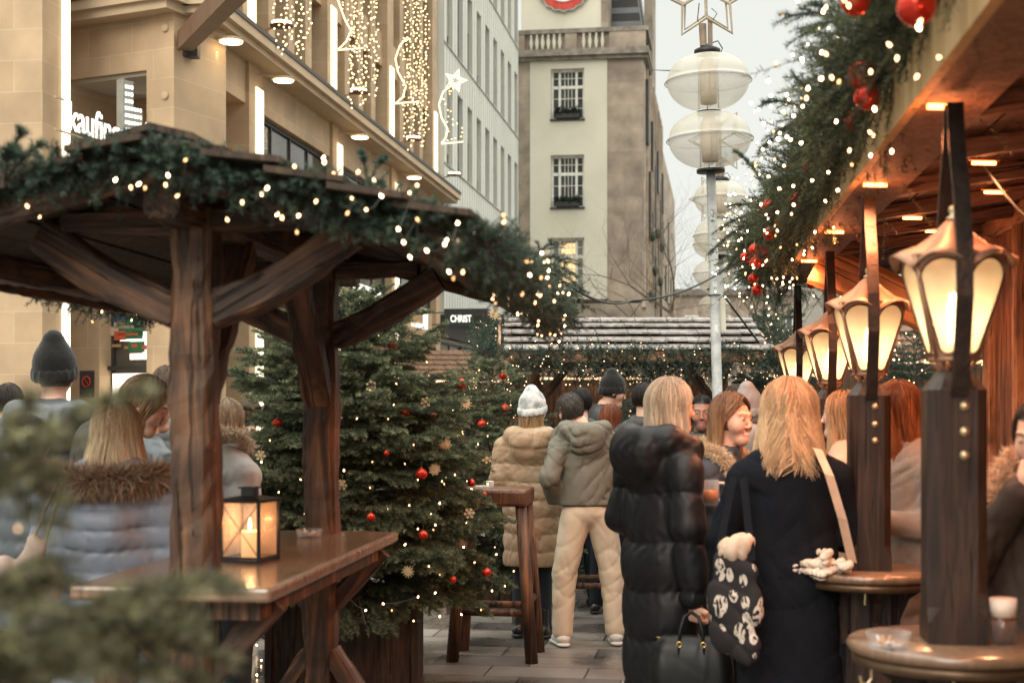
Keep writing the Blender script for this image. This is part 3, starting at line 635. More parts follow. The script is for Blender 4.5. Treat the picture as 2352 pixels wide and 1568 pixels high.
# notice plate
o = link('notice_plate', None, None, FF @ Matrix.Translation((.40, -.012, 2.05))); tag(o, 'small black notice plate with a red ring beside the lit shop window', 'sign')
b = MB(); b.box(-.13, .13, -.01, .01, -.25, .14); b.build('plate', M['frame_dark'], o)
b = MB(); b.tube([(.075 * math.cos(a * .26), -.014, -.02 + .075 * math.sin(a * .26)) for a in range(24)], .008, 6, closed=True); b.bar((-.05, -.014, .03), (.05, -.014, -.07), .012, .006); b.build('ring', mk('sign_red', (.7, .06, .03)), o)
# left pillar with the tall light strip
FP = frame(-6.28, 19.0, DX, DY); o = link('stone_pillar', None, None, FP); tag(o, 'broad beige stone pillar at the left edge beside a tall light strip', 'pillar')
b = MB(); b.box(0, .56, 0, 4.5, 0, 14); b.build('shaft', M['stone_y'], o); b = MB(); b.box(0.0, .56, -.004, .0, 0, 14); b.build('side_facing', M['stone'], o)
b = MB(); b.box(-.1, 0, 1.02, 1.5, 4.6, 5.25); b.build('sign_box', M['black_metal'], o); b = MB(); b.box(-.1, 0.0, .93, 1.018, 4.58, 5.27); b.build('sign_edge', mk('pale_metal', (.6, .6, .58), None, 5, .4), o)
o = link('light_strip', None, None, FP @ Matrix.Translation((.62, -.03, 0))); tag(o, 'tall glowing white light strip beside the left stone pillar', 'light strip')
b = MB(); b.box(-.05, .04, -.03, .03, .2, 13); b.build('housing', M['white_metal'], o); b = MB(); b.box(-.052, .045, -.052, -.03, .2, 13); b.box(-.066, -.053, -.045, .02, .2, 13); b.build('diffuser', emis('strip_glow', (1, .93, .76), 1.35), o)
# illuminated lettering
A = Vector((-5.68, 18.2, 0)); Bp = Vector((-5.20, 20.0, 0)); d = (Bp - A).normalized()
FT = frame(A.x, A.y, d.x, d.y)
o = link('illuminated_sign', None, None, FT @ Matrix.Translation((0, 0, 5.22))); tag(o, 'row of white glowing letters reading kaufinger above the left garland', 'sign')
def text(name, s, size, mat, parent, M0, ext=.02, bold=.0, xs=1):
    cu = bpy.data.curves.new(name, 'FONT'); cu.body = s; cu.size = size; cu.extrude = ext; cu.offset = bold; cu.align_x = 'LEFT'
    t = bpy.data.objects.new('tmp', cu); COL.objects.link(t); bpy.context.view_layer.update()
    me = bpy.data.meshes.new_from_object(t.evaluated_get(bpy.context.evaluated_depsgraph_get())); bpy.data.objects.remove(t)
    me.name = name; me.materials.clear(); me.materials.append(mat)
    o = link(name, me, parent, M0 @ Matrix.Rotation(R(90), 4, 'X') @ Matrix.Diagonal((xs, 1, 1, 1))); return o
text('lettering', 'kaufinger', .52, emis('letter_glow', (1, .95, .85), 1.5), o, Matrix.Translation((0, 0, .0)), .006, .004, .86)
b = MB(); b.bar((-.25, .03, -.05), (2.1, .03, -.05), .02, .02); b.bar((-.25, .03, .36), (-.05, .03, .36), .02, .02); b.build('rail', M['stone_smooth'], o)
o = link('tower_sign', None, None, Matrix.Translation(at(286, 305, 19.9)) @ Matrix.Rotation(R(50), 4, 'Z')); tag(o, 'stepped grey sign studded with rows of white light dots beside the glowing letters', 'sign')
b = MB(); b.box(0, .15, 0, .1, .36, .74); b.box(0, .30, 0, .1, 0, .36); b.box(-.02, .0, .0, .16, 0, .76); b.build('box', mk('sign_grey', (.36, .36, .32), None, 4, .5, metal=.3), o)
b = MB()
for r in range(7):
    for c in range(3 if r > 3 else 6): b.box(.012 + c * .048, .04 + c * .048, -.006, -.001, .03 + r * .1, .075 + r * .1)
b.build('light_dots', emis('dot_glow', (.95, 1, .95), 2.2), o)
# projecting beam at the corner
pa = at(425, 95, 20.05); pb = at(575, -60, 15.0)
o = thing('projecting_beam', 'thick brown box beam jutting out and up from the building corner', 'beam', pa); b = MB(); b.bar((0, 0, 0), pb - pa, .22, .26); b.build('beam', mk('brown_metal', (.16, .085, .045), (.12, .065, .035), 3, .5), o)
b = MB(); b.bar((-.0, .12, -.0), (0, .3, 0), .3, .36); b.build('mount', M['frame_dark'], o)
# ------------------------------------------------------------------ white clad building
FW = FR @ Matrix.Translation((18.52, 0, 0))
white = link('white_office', None, None, FW); tag(white, 'pale white clad office block with rows of slit windows in the middle distance', 'building')
w = MB(); WX = [.45 + 1.6 * i for i in range(9)]; ROWS = [(8.4, 10.65), (11.7, 13.95), (15.0, 17.25), (18.3, 20.5)]
w.box(0, 14.2, .25, 10, 0, 24)
edges = [0] + [v for x in WX for v in (x, x + .78)] + [14.2]
for i in range(0, len(edges) - 1, 2): w.box(edges[i], edges[i + 1], 0, .25, 4.2, 24)
zz = [4.2] + [v for r in ROWS for v in r] + [24]
for x in WX:
    for i in range(0, len(zz) - 1, 2): w.box(x, x + .78, 0.004, .25, zz[i], zz[i + 1])
w.build('wall', M['white_metal'], white)
b = MB()
for z0, z1 in ROWS: b.box(0, 14.2, -.03, .0, z0 - .07, z0 - .03)
for x in np.arange(0, 14.2, .4): b.box(x - .006, x + .006, -.008, 0, 4.2, 24)
b.build('seams', mk('seam_grey', (.42, .41, .37)), white)
pr = None
for z0, z1 in ROWS:
    for x in WX: pr = window(white, x + .39, z0, z1, .78, .12, M['frame_dark'], M['pane'], pr, bars=(1, 1), fw=.04)
pw = None
for z0, z1 in ROWS:
    for i, x in enumerate(WX):
        if (i * 7 + int(z0)) % 3 != 0: 
            b = MB(); hh = (z1 - z0) * (.45 + .2 * ((i * 5 + int(z0)) % 3)); b.box(x + .05, x + .73, .09, .115, z1 - hh, z1 - .03); b.build('blind', M['pane_light'], white)
b = MB(); b.box(0, 14.2, -.02, .25, 3.6, 4.2); b.box(0, 6, -1.2, 0, 4.15, 4.35); b.box(8, 13.8, -.9, 0, 3.7, 3.85); b.build('canopy', M['frame_dark'], white)
for i in range(4): window(white, 1.9 + 3.4 * i, .3, 3.5, 3.2, .2, M['frame_dark'], M['pane_light'], bars=(2, 1), fw=.07)
# hanging CHRIST sign
o = thing('blade_sign', 'small dark sign reading CHRIST hanging out from the facade', 'sign', at(1059, 731, 36)); b = MB(); b.box(-.33, .33, -.03, .03, -.19, .19); b.build('panel', mk('sign_green', (.02, .03, .028)), o)
text('lettering', 'CHRIST', .24, emis('sign_letters', (.95, .93, .82), .8), o, Matrix.Translation((-.27, -.035, -.085)), .004, .006, .66); b = MB(); b.bar((-.33, 0, .15), (-.75, .1, .15), .03, .03); b.bar((-.33, 0, -.15), (-.75, .1, -.15), .03, .03); b.box(-.4, -.37, -.03, .03, -.12, .12); b.build('bracket', M['frame_dark'], o)
# ------------------------------------------------------------------ tower building at the end
FC = frame(.22, 60, .989, -.147); tower = link('tower_building', None, None, FC); tag(tower, 'tall cream and grey stone building with a balustrade and white sash windows', 'building')
w = MB(); w.box(0, 5.31, .32, 3.2, 6.1, 16.35); w.box(0, .55, 0, .3, 6.1, 16.35); w.box(3.8, 5.31, 0, .3, 6.1, 16.35)
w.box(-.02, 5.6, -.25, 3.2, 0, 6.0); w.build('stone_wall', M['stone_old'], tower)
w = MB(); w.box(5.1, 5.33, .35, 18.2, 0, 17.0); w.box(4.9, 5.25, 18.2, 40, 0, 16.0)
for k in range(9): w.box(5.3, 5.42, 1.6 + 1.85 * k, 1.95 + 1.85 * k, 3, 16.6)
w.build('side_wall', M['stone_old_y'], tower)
wins = [(13.76, 15.87), (10.06, 12.25), (6.57, 8.78)]
w = MB(); cols = [(.55, 1.43), (2.84, 3.8)]
for a, c in cols: w.box(a, c, -.03, .3, 6.2, 16.3)
zs = [6.2] + [v for r in reversed(wins) for v in r] + [16.3]
for i in range(0, len(zs), 2): w.box(1.43, 2.84, -.03, .3, zs[i], zs[i + 1])
w.build('plaster_front', M['plaster'], tower)
for wi, (z0, z1) in enumerate(wins):
    h = z1 - z0; f = MB(); F_ = lambda a, c, z, y, d=.05: f.box(a, c, .22, .22 + d, z, y)
    for a, c in ((0, .09), (1.32, 1.41), (.30, .40), (1.01, 1.11)): F_(a, c, 0, h)
    F_(.09, .3, h * .62, h * .68); F_(.4, 1.01, h * .62, h * .68); F_(1.11, 1.32, h * .62, h * .68); F_(.09, 1.32, h - .1, h - .001, .052); F_(.09, 1.32, 0, .08, .052)
    for x in (.55, .70, .85): f.box(x, x + .025, .235, .26, 0, h)
    for z in (.22, .42, .82): f.box(.09, 1.32, .237, .258, h * z, h * z + .03)
    o = f.build('window', M['frame_white'], tower, M=Matrix.Translation((1.43, 0, z0)))
    b = MB(); b.box(.02, 1.39, .28, .29, .02, h - .02); b.build('pane', M['pane_light'] if wi == 2 else M['pane'], o)
    if wi == 2: b = MB(); b.box(.42, 1.0, .268, .276, .3, h * .6); b.box(.42, 1.0, .268, .276, h * .7, h - .2); b.build('lit_room', emis('lit_room', (1, .72, .35), .55), o)
    b = MB(); b.box(-.03, 1.44, -.09, .2, -.09, 0); b.build('sill', M['frame_dark'], o)
    if wi < 2:
        q = MB(); q.box(.25, 1.2, -.22, .02, 0.02, .2); pl = q.build('flower_box', M['frame_dark'], o)
        k0 = 240; P = np.stack([rng.uniform(.2, 1.25, k0), rng.uniform(-.24, .04, k0), rng.uniform(.15, .4, k0)], 1); D = rng.normal(size=(k0, 3)) + [0, -.2, .6]
        v, f2, c = twigs(P, D, rng.uniform(.08, .2, k0), 8, .06, .04, (.015, .03, .018), (.03, .05, .03)); link('plants', npmesh('plants', v, f2, M['fir'], c, False), pl)
b = MB(); b.box(-.15, 5.55, -.35, 3.2, 16.35, 16.62); b.box(-.1, 5.5, -.2, 3.2, 16.2, 16.35); b.box(-.12, 5.52, -.28, 3.2, 17.3, 17.48); b.build('cornice', mk('weathered_cornice', (.14, .12, .10), (.28, .24, .2), 3, .8, .2), tower)
b = MB(); b.box(0, 5.4, -.1, .0, 16.62, 17.3)
for a, c in ((0, .35), (2.05, 2.55), (4.5 - .6, 5.42)): b.box(a, c, -.25, -.1, 16.62, 17.3)
b.build('parapet', M['stone_old'], tower)
for a, c in ((.5, 1.95), (2.7, 3.75)):
    n = int((c - a) / .22)
    for k in range(n):
        b = MB(); b.lathe([(.07, 0), (.05, .1), (.09, .3), (.05, .55), (.07, .66)], 8, (a + (k + .5) * (c - a) / n, -.18, 16.63)); b.build('baluster', M['plaster'], tower, True)
b = MB(); b.box(0, 3.45, 1.2, 8, 17.3, 26); b.build('upper_storey', M['plaster'], tower)
b = MB(); b.box(3.45, 3.75, 1.15, 8, 17.3, 26); b.box(4.9, 5.3, 8, 11, 17, 22.5); b.box(4.7, 5.35, 9.0, 9.6, 22.5, 27); b.build('stone_pier', M['stone_old'], tower)
b = MB(); v = [(3.75, 3, 17.4), (5.2, 3, 17.4), (5.2, 18, 17.0), (3.75, 18, 17.0), (3.75, 3, 26), (3.9, 3, 26), (3.9, 18, 26), (3.75, 18, 26)]; b._add(v, [(0, 1, 5, 4), (1, 2, 6, 5), (3, 7, 6, 2), (4, 5, 6, 7), (0, 4, 7, 3)]); b.build('roof', M['slate'], tower)
for (y, z0, z1, ww) in ((1.2, 12.9, 15.6, .7), (3.2, 9.5, 12, .6), (5.2, 12.4, 14.6, .6), (5.4, 8.2, 10.5, .7), (7.8, 10.2, 13, .8), (8.2, 6.4, 8.8, .7), (10.6, 12.2, 14.2, .8), (11, 8.2, 10.4, .8), (13.4, 10, 12.2, .9), (14, 6, 8, .9), (16, 12, 14, .9), (20, 10, 12, 1), (24, 8, 10, 1), (28, 11, 13, 1), (32, 8, 10, 1)): b = MB(); b.box(5.2, 5.46 if y < 18 else 5.3, y, y + ww, z0, z1); b.build('side_window', M['frame_dark'], tower)
GRN = mk('dark_greenery', (.02, .035, .02), (.05, .07, .04), 6, .9, .8)
for (y, z) in ((3, 9.2), (5.4, 7.9), (8, 9.9), (11, 7.9), (13, 9.8), (2.6, 6.5), (4.6, 5.4), (6.8, 4.4)): b = MB(); b.ball((5.52, y + .4, z), .36, 6, .4, 1.3, .7); b.build('window_greenery', GRN, tower)
b = MB(); b.bar((5.35, -.3, 6.0), (6.3, 5, 3.2), .15, .4); b.build('sloping_coping', M['stone_old'], tower)
# red scalloped sign
o = link('round_sign', None, None, FC @ Matrix.Translation((1.86, 1.1, 19.75))); tag(o, 'round white sign with a scalloped red rim high on the cream building', 'sign')
def disc(r, n, amp, y0, y1, mat, name):
    b = MB(); poly = [((r + amp * abs(math.sin(n * a / 2))) * math.cos(a), (r + amp * abs(math.sin(n * a / 2))) * math.sin(a)) for a in [2 * math.pi * i / 144 for i in range(144)]]
    b.prism(poly, y1 - y0, Matrix.Translation((0, (y0 + y1) / 2, 0))); b.build(name, mat, o)
disc(1.12, 18, .07, -.06, .02, mk('sign_silver', (.45, .45, .42)), 'rim'); disc(1.05, 18, .07, -.09, -.06, mk('sign_red2', (.55, .05, .03)), 'red_ring'); disc(.78, 18, 0, -.12, -.09, mk('sign_white', (.75, .77, .74)), 'face')
# street-end buildings
for (u0, u1, v, Y, nm, lab, mt) in ((1548, 1850, 678, 118, 'street_end_building', 'low brown stone building closing the far end of the street', M['stone_old']), (1900, 2420, 560, 75, 'far_building', 'pale building far behind the right-hand stall roof', M['white_metal'])):
    x0, x1, z = atx(u0, Y), atx(u1, Y), atz(v, Y); o = thing(nm, lab, 'building', ((x0 + x1) / 2, Y, 0)); h = (x1 - x0) / 2
    b = MB(); b.box(-h, h, 0, 8, 0, z); b.build('wall', mt, o); b = MB(); b.box(-h - .3, h + .3, -.4, 8, z, z + .5); b.build('roof', mk('roof_grey', (.16, .13, .11), (.12, .1, .09)), o); p_ = None
    for r in range(int((z - 1) / 3.2)):
        for i in range(int(2 * h / 2.6)): p_ = window(o, -h + 1.5 + 2.6 * i, 1 + 3.2 * r, 2.9 + 3.2 * r, 1.2, -.06, M['frame_white'], M['pane'], p_, bars=(2, 1), fw=.1)
# bare trees down the street
def bare_tree(label, x, y, H, seed, spread=1.0, thin=1.0):
    r = random.Random(seed); root = thing('bare_tree', label, 'tree', (x, y, 0), 0, 'bare trees down the street'); t = MB(); c = MB()
    def grow(p, d, L, rad, lv):
        n = 3; pts = [p]; rs = [rad]; q = p.copy(); dd = d.copy()
        for i in range(n):
            dd = (dd + Vector((r.uniform(-1, 1), r.uniform(-1, 1), r.uniform(-.5, .8))) * .16).normalized(); q = q + dd * L / n; pts.append(q.copy()); rs.append(rad * (1 - .4 * (i + 1) / n))
        (t if lv < 2 else c).tube(pts, rs, 6 if lv < 2 else 3, cap=False)
        if lv >= 7: return
        for k in range(2 if lv < 1 else 3 if lv < 6 else 2):
            a = Vector((r.uniform(-1, 1), r.uniform(-1, 1), r.uniform(-.25, .7))).normalized(); b_ = pts[-1] if k < 2 else pts[r.randint(1, 2)]
            grow(b_, (dd * .75 + a * .75 * spread).normalized(), L * r.uniform(.66, .88), rs[-1] * (.84 if k == 0 else .66), lv + 1)
    grow(Vector((0, 0, 0)), Vector((0, 0, 1)), H * .27, H * .029 * thin, 0); t.build('trunk', M['bark'], root); c.build('crown', M['bark'], root)
bare_tree('bare branching tree just left of the lamp post beyond the stall', atx(1595, 45), 45, 10.5, 3)
bare_tree('bare branching tree right of the lamp post, above the middle stall', atx(1745, 40), 40, 9.0, 5)
bare_tree('leafless tree behind the farthest street lamps', atx(1680, 62), 62, 11.5, 9)
bare_tree('bare tree seen between the wooden yokes of the lanterns', atx(1985, 34), 34, 8.0, 14)
bare_tree('faint leafless tree at the right behind the nearest lantern', atx(2160, 40), 40, 8.5, 21)
# ------------------------------------------------------------------ facade light curtains
def curtain(label, u0, u1, vb, Y, seed, strands=9, comet=None, top=-90):
    rr = random.Random(seed); x0, x1 = atx(u0, Y), atx(u1, Y); zt = atz(top, Y); pts = []
    org = Vector(((x0 + x1) / 2, Y, atz(vb, Y))); root = thing('light_curtain', label, 'light curtain', org, 0, 'light curtains hung on the facade')
    wires = MB(); big = []
    for s in range(strands):
        f = s / (strands - 1); x = x0 + (x1 - x0) * f; hump = (.55 + .45 * abs(math.sin(f * 3.14 * 1.6 + seed))); zb = atz(vb, Y) + (1 - hump) * (zt - atz(vb, Y)) * .45
        yy = Y + rr.uniform(-.25, .25); wires.tube([Vector((x, yy, zt)) - org, Vector((x, yy, zb)) - org], .004, 3, cap=False); z = zt
        while z > zb:
            big.append(Vector((x + rr.uniform(-.05, .05), yy + rr.uniform(-.05, .05), z)) - org); z -= rr.uniform(.05, .11)
    wires.build('wire', M['wire'], root); big.sort(key=lambda p: p.z)
    me = MB(); me.ball((0, 0, 0), .014, 4); proto_ = None; k = 0
    for p in big[:90]:
        if proto_ is None: proto_ = me.build('bulb', M['curtain_bulb'], root, M=Matrix.Translation(p))
        else: link('bulb', proto_.data, root, Matrix.Translation(p))
    b = MB()
    for p in big[90:]: b.ball(p, .014, 3)
    tag(b.build('bulbs', M['curtain_bulb'], root), kind='stuff')
M['curtain_bulb'] = emis('curtain_bulb', (1, .66, .32), 3.2)
curtain('short twin light curtain at the far left of the facade', 637, 708, 130, 21.5, 1, 7)
curtain('wide shaggy light curtain in the middle of the facade', 800, 865, 252, 24.5, 2, 8)
curtain('longest light curtain, farthest right on the stone facade', 932, 980, 345, 28, 4, 8)
def comet(label, pts, Y, star=None):
    P = [at(u, v, Y) for u, v in pts]; root = thing('comet_light', label, 'light ornament', P[-1], 0, 'comet shaped lights on the facade'); o = P[-1]; b = MB(); n = len(P)
    q = []
    for i in range(n - 1):
        for k in range(8): q.append(P[i].lerp(P[i + 1], k / 8) - o)
    q.append(Vector((0, 0, 0))); b.tube(q, .013, 5); b.tube([Vector((0, 0, 0)), Vector((.45, .1, .06))], .012, 5); b.build('tube', emis('comet_glow', (1, .78, .42), 1.8), root)
    b = MB()
    for i, p in enumerate(q):
        if i % 2 == 0: b.ball(p + Vector((random.uniform(0, .08 + .010 * i), random.uniform(-.05, .05), random.uniform(-.05, .05))), .013, 3)
    tag(b.build('bulbs', M['curtain_bulb'], root), kind='stuff')
    if star:
        c = at(*star, Y) - o; b = MB(); r = .24
        v = [(c.x + (r if i % 2 == 0 else r * .42) * math.sin(math.pi * i / 5 + .3), c.z + (r if i % 2 == 0 else r * .42) * math.cos(math.pi * i / 5 + .3)) for i in range(10)]
        b.tube([(x, c.y, z) for x, z in v], .012, 5, closed=True); b.tube([(c.x + (x - c.x) * .6, c.y, c.z + (z - c.z) * .6) for x, z in v], .010, 5, closed=True); b.build('star', M['curtain_bulb'], root)
comet('glowing comet tail left of the wide light curtain', [(772, -40), (776, 0), (792, 45), (806, 70), (796, 95), (776, 115)], 25.5)
comet('glowing comet tail beside the longest light curtain', [(936, 85), (918, 105), (908, 135), (914, 165), (932, 198), (926, 222), (908, 238)], 28)
comet('glowing comet with a star head by the white facade', [(1035, 198), (1018, 210), (1008, 240), (1014, 270), (1028, 295), (1024, 315), (1014, 330)], 30, (1046, 185))
# ------------------------------------------------------------------ street lamps with twin globes
def street_lamp(label, Y, u, tilt=0, star=True):
    z0 = 3.80; root = link('street_lamp', None, None, Matrix.Translation((atx(u, Y), Y, 0)) @ Matrix.Rotation(R(tilt), 4, 'Y')); tag(root, label, 'street lamp', 'street lamps with twin glass globes')
    b = MB(); b.lathe([(.08, 0), (.08, .25), (.05, .3), (.043, z0)], 20); b.build('pole', M['steel'], root, True)
    for pf in ([(.13, z0), (.13, z0 + .03), (.05, z0 + .04)], [(.11, z0 + .53), (.11, z0 + .56)], [(.12, z0 + 1.08), (.12, z0 + 1.12), (.06, z0 + 1.15)]): b = MB(); b.lathe(pf, 20); b.build('collar', M['black_metal'], root, True)
    prof = [(.10, 0)] + [(.376 * math.cos(R(a)) ** .9, .27 + .268 * math.sin(R(a))) for a in range(-70, 0, 7)] + [(.380, .264), (.390, .267), (.390, .273), (.378, .277)] + [(.374 * math.cos(R(a)) ** .85, .275 + .238 * math.sin(R(a))) for a in range(7, 76, 7)] + [(.09, .505)]
    for k, z in enumerate((z0 + .04, z0 + .57)):
        b = MB(); b.lathe(prof, 40, (0, 0, z), cap=False); g_ = b.build('globe', M['globe'], root, True)
        b = MB(); b.lathe([(.075, .06), (.08, .14), (.08, .40), (.06, .46)], 16, (0, 0, z)); 
        for a in range(4): b.tube([(.09 * math.cos(a * 1.57), .09 * math.sin(a * 1.57), z + .01), (.09 * math.cos(a * 1.57), .09 * math.sin(a * 1.57), z + .50)], .004, 4)
        b.build('lamp_core', mk('lamp_core', (.5, .42, .33), (.4, .33, .25), 8, .5), g_, True)
        b = MB(); b.tube([(.396 * math.cos(i * .157), .396 * math.sin(i * .157), z + .256) for i in range(40)], .004, 5, closed=True); b.build('seam', M['steel'], g_)
    if star:
        zt = z0 + 1.15; b = MB(); b.bar((-.03, 0, zt), (-.03, 0, zt + .2), .05, .05); b.bar((.03, 0, zt), (.035, 0, zt + .26), .03, .04); b.lathe([(.03, zt), (.035, zt + .2)], 10, (-.04, -.03, 0)); b.build('star_mount', mk('mount_brown', (.16, .11, .07), (.25, .18, .12), 8, .5), root)
        b = MB(); b.tube([(-.02, 0, zt + .1), (-.08, 0, zt + .25), (-.06, 0, zt + .4)], .005, 5); b.tube([(.0, 0, zt + .02), (.1, 0, zt + .05), (.14, 0, zt - .02), (.12, -.05, zt - .06)], .006, 5); b.tube([(.03, 0, zt + .2), (.1, 0, zt + .3), (.05, 0, zt + .35)], .004, 5); b.build('cable', M['wire'], root)
        cz = zt + .51; b = MB(); ro, ri = .46, .25; vv = []
        for i in range(12): a = math.pi * i / 6 + math.pi / 6 * 0; r_ = ri if i % 2 == 0 else ro; vv.append((r_ * math.sin(a + math.pi), cz + r_ * math.cos(a + math.pi)))
        b.tube([(x, -.02, z) for x, z in vv], .016, 6, closed=True); b.tube([(x * .86, .02, cz + (z - cz) * .86) for x, z in vv], .012, 6, closed=True)
        for i in range(0, 12, 2): b.tube([(0, 0, cz), (vv[i][0], 0, vv[i][1])], .016, 5)
        b.build('star_frame', mk('star_frame', (.30, .25, .18), (.42, .36, .27), 8, .5), root)
    return root
lp = street_lamp('nearest street lamp with twin frosted globes and a star frame, pole covered in stickers', 13, 1661, -1.7)
st = mk('sticker_white', (.7, .7, .66), (.5, .5, .46), 30, .6); st2 = mk('sticker_dark', (.05, .05, .05), (.5, .5, .48), 60, .6)
for (z, h, a, m_) in ((3.35, .09, -90, st2), (2.33, .08, -80, st), (1.8, .05, -60, st), (1.42, .11, -110, st), (1.4, .12, -55, st2), (1.26, .03, -75, st), (2.75, .05, -90, st)):
    b = MB(); n = 6; vs = []; w_ = .9 if h > .04 else 1.2
    for i in range(n + 1):
        th = R(a) + (i / n - .5) * w_; vs += [(.0475 * math.cos(th), .0475 * math.sin(th), z), (.0475 * math.cos(th), .0475 * math.sin(th), z + h)]
    b._add(vs, [(2 * i, 2 * i + 2, 2 * i + 3, 2 * i + 1) for i in range(n)]); b.build('sticker', m_, lp)
b = MB(); b.tube([(.055 * math.cos(i * .4), .055 * math.sin(i * .4), 2.68) for i in range(16)], .006, 5, closed=True); b.build('clamp', M['black_metal'], lp)
b = MB(); b.box(.045, .10, .02, .06, 2.35, 2.66); b.build('junction_box', M['plaster'], lp)
street_lamp('second street lamp, its globes just right of the nearest pole', 20.3, 1655)
street_lamp('third street lamp, mostly hidden behind the nearer pole', 26, 1640)
street_lamp('farthest street lamp, its small pale globes low beside the pole', 34, 1642)
# street cables
def cable(label, pts, r=.012, n=14, sag=None):
    b = MB(); P = [Vector(p) for p in pts]; q = []
    for i in range(len(P) - 1):
        for k in range(n): t = k / n; p = P[i].lerp(P[i + 1], t); p.z -= (sag or 0) * 4 * t * (1 - t); q.append(p)
    q.append(P[-1]); o0 = q[0]; b.tube([p - o0 for p in q], r, 6); o = b.build('cable', M['wire'], None, True, Matrix.Translation(o0)); tag(o, label, 'cable'); return o
cable('black cable sagging across the street from the fir garland to the lamp pole', [at(1300, 650, 8), at(1450, 690, 11.5), at(1655, 625, 12.94)], .009, 10, .06)
cable('black cable rising from the lamp pole to the right-hand garland', [at(1655, 625, 12.94), at(1705, 570, 11)], .009, 8, .02)
cable('thin black stay wire slanting from the pole down to the shingled roof', [at(1662, 678, 12.9), at(1742, 785, 13.6)], .01, 4)
cable('pair of thin wires between the stone building and the top globe', [at(1480, 160, 66), at(1560, 163, 14)], .008, 4)
# ------------------------------------------------------------------ covered standing tables
M['wood_mid'] = wood('medium_timber', (.13, .065, .032), (.32, .17, .085))
def pavilion(label, x, y, rz, seed, detail=True, eave=2.2, ridge=2.5, y0=-1.15, y1=1.35, hw=.9, posts=(-.8, .8), bulbs=9, shing=False):
    SH = M['shingle'] if shing else M['wood_roof']; WD = M['wood_mid'] if shing else M['wood_dark']
    random.seed(seed); root = thing('covered_table', label, 'covered table', (x, y, 0), rz)
    def at_roof(xx): return ridge - (ridge - eave) * abs(xx) / hw
    for i, py in enumerate(posts):
        hewn('post', (0, py, 0.0), (0, py, 2.27), .135, .135, WD, root, .007, up=(0, 1, 0))
        hewn('cross_beam', (-.42, py, 2.235), (.42, py, 2.235), .10, .07, M['wood_dark'], root, .006)
        for s in (-1, 1):
            hewn('brace', (s * .05, py, 1.95), (s * .50, py, 2.20), .09, .115, WD, root, .007, bow=-.025)
        sg = 1 if i == 0 else -1
        hewn('brace', (.0, py + sg * .05, 1.68), (.0, py + sg * .45, 2.2), .085, .11, M['wood_dark'], root, .006, up=(1, 0, 0))
        for s in (-1, 1): hewn('foot_strut', (s * .04, py, .62), (s * .42, py, .04), .07, .12, M['wood_dark'], root, .005, up=(0, 1, 0))
        hewn('sill_beam', (-.5, py, .05), (.5, py, .05), .12, .1, M['wood_dark'], root, .005)
        for s in (-1, 1): hewn('table_bracket', (s * .05, py, .82), (s * .26, py, 1.05), .05, .08, M['wood_dark'], root, .004)
    hewn('ridge_beam', (0, y0 + .05, ridge - .1), (0, y1 - .05, ridge - .1), .11, .13, M['wood_dark'], root, .006)
    for s in (-1, 1): hewn('purlin', (s * (hw - .12), y0 + .04, eave - .0), (s * (hw - .12), y1 - .04, eave), .08, .08, M['wood_dark'], root, .005)
    pitch = math.atan2(ridge - eave, hw); sl = math.hypot(hw, ridge - eave)
    for s in (-1, 1):   # boarding: one object per side, planks along the ridge
        b = MB(); n = 7
        for k in range(n):
            a0, a1 = k / n, (k + 1) / n - .012; p0 = Vector((s * hw * a0, 0, ridge - (ridge - eave) * a0)); p1 = Vector((s * hw * a1, 0, ridge - (ridge - eave) * a1)); off = .004 * (k % 2)
            nrm = Vector((s * (ridge - eave), 0, hw)).normalized() * .02
            vs = [p + Vector((0, yy, 0)) + nn_ + Vector((0, 0, off)) for yy in (y0, y1) for p in (p0, p1) for nn_ in (Vector((0, 0, 0)), nrm)]
            b._add(vs, [(0, 1, 3, 2), (4, 6, 7, 5), (0, 4, 5, 1), (2, 3, 7, 6), (0, 2, 6, 4), (1, 5, 7, 3)])
        b.build('roof_boarding', M['wood_roof'], root)
        for yy in (y0 + .02, y1 - .02): hewn('barge_board', (0, yy, ridge + .0), (s * (hw + .02), yy, eave + .0), .03, .12, M['wood_dark'], root, .004)
        hewn('eave_board', (s * (hw + .01), y0, eave), (s * (hw + .01), y1, eave), .03, .11, M['wood_warm'] if shing else M['wood_dark'], root, .004)
        b = MB(); rows = 4 if shing else 5   # shingles
        for r_ in range(rows):
            f0 = (r_) / rows; f1 = (r_ + 1.25) / rows; yy = y0 - .05 - random.uniform(0, .1)
            while yy < y1 + .05:
                ww = random.uniform(.14, .42); e = random.uniform(-.012, .012); t_ = random.uniform(.0, .01)
                pA = Vector((s * hw * f0, 0, ridge - (ridge - eave) * f0 + .034)); pB = Vector((s * hw * min(f1, 1.08) * (1 + e), 0, ridge - (ridge - eave) * min(f1, 1.08) + (.085 if shing else .062) + t_))
                y2 = min(yy + ww, y1 + .05); vs = [p + Vector((0, q, 0)) + Vector((0, 0, h_)) for q in (yy, y2 - .006) for p in (pA, pB) for h_ in (-.0, .018)]
                b._add(vs, [(0, 1, 3, 2), (4, 6, 7, 5), (0, 4, 5, 1), (2, 3, 7, 6), (0, 2, 6, 4), (1, 5, 7, 3)]); yy = y2
        b.build('shingles', SH, root)
    b = MB(); yy = y0 - .05
    while yy < y1 + .05:
        ww = random.uniform(.25, .4); y2 = min(yy + ww, y1 + .05)
        for s in (-1, 1):
            vs = [Vector((s * a, q, ridge + .075 - a * .25 + h_)) for q in (yy, y2 - .008) for a in (0, .13) for h_ in (0, .02)]
            b._add(vs, [(0, 1, 3, 2), (4, 6, 7, 5), (0, 4, 5, 1), (2, 3, 7, 6), (0, 2, 6, 4), (1, 5, 7, 3)])
        yy = y2
    b.build('ridge_shingles', SH, root)
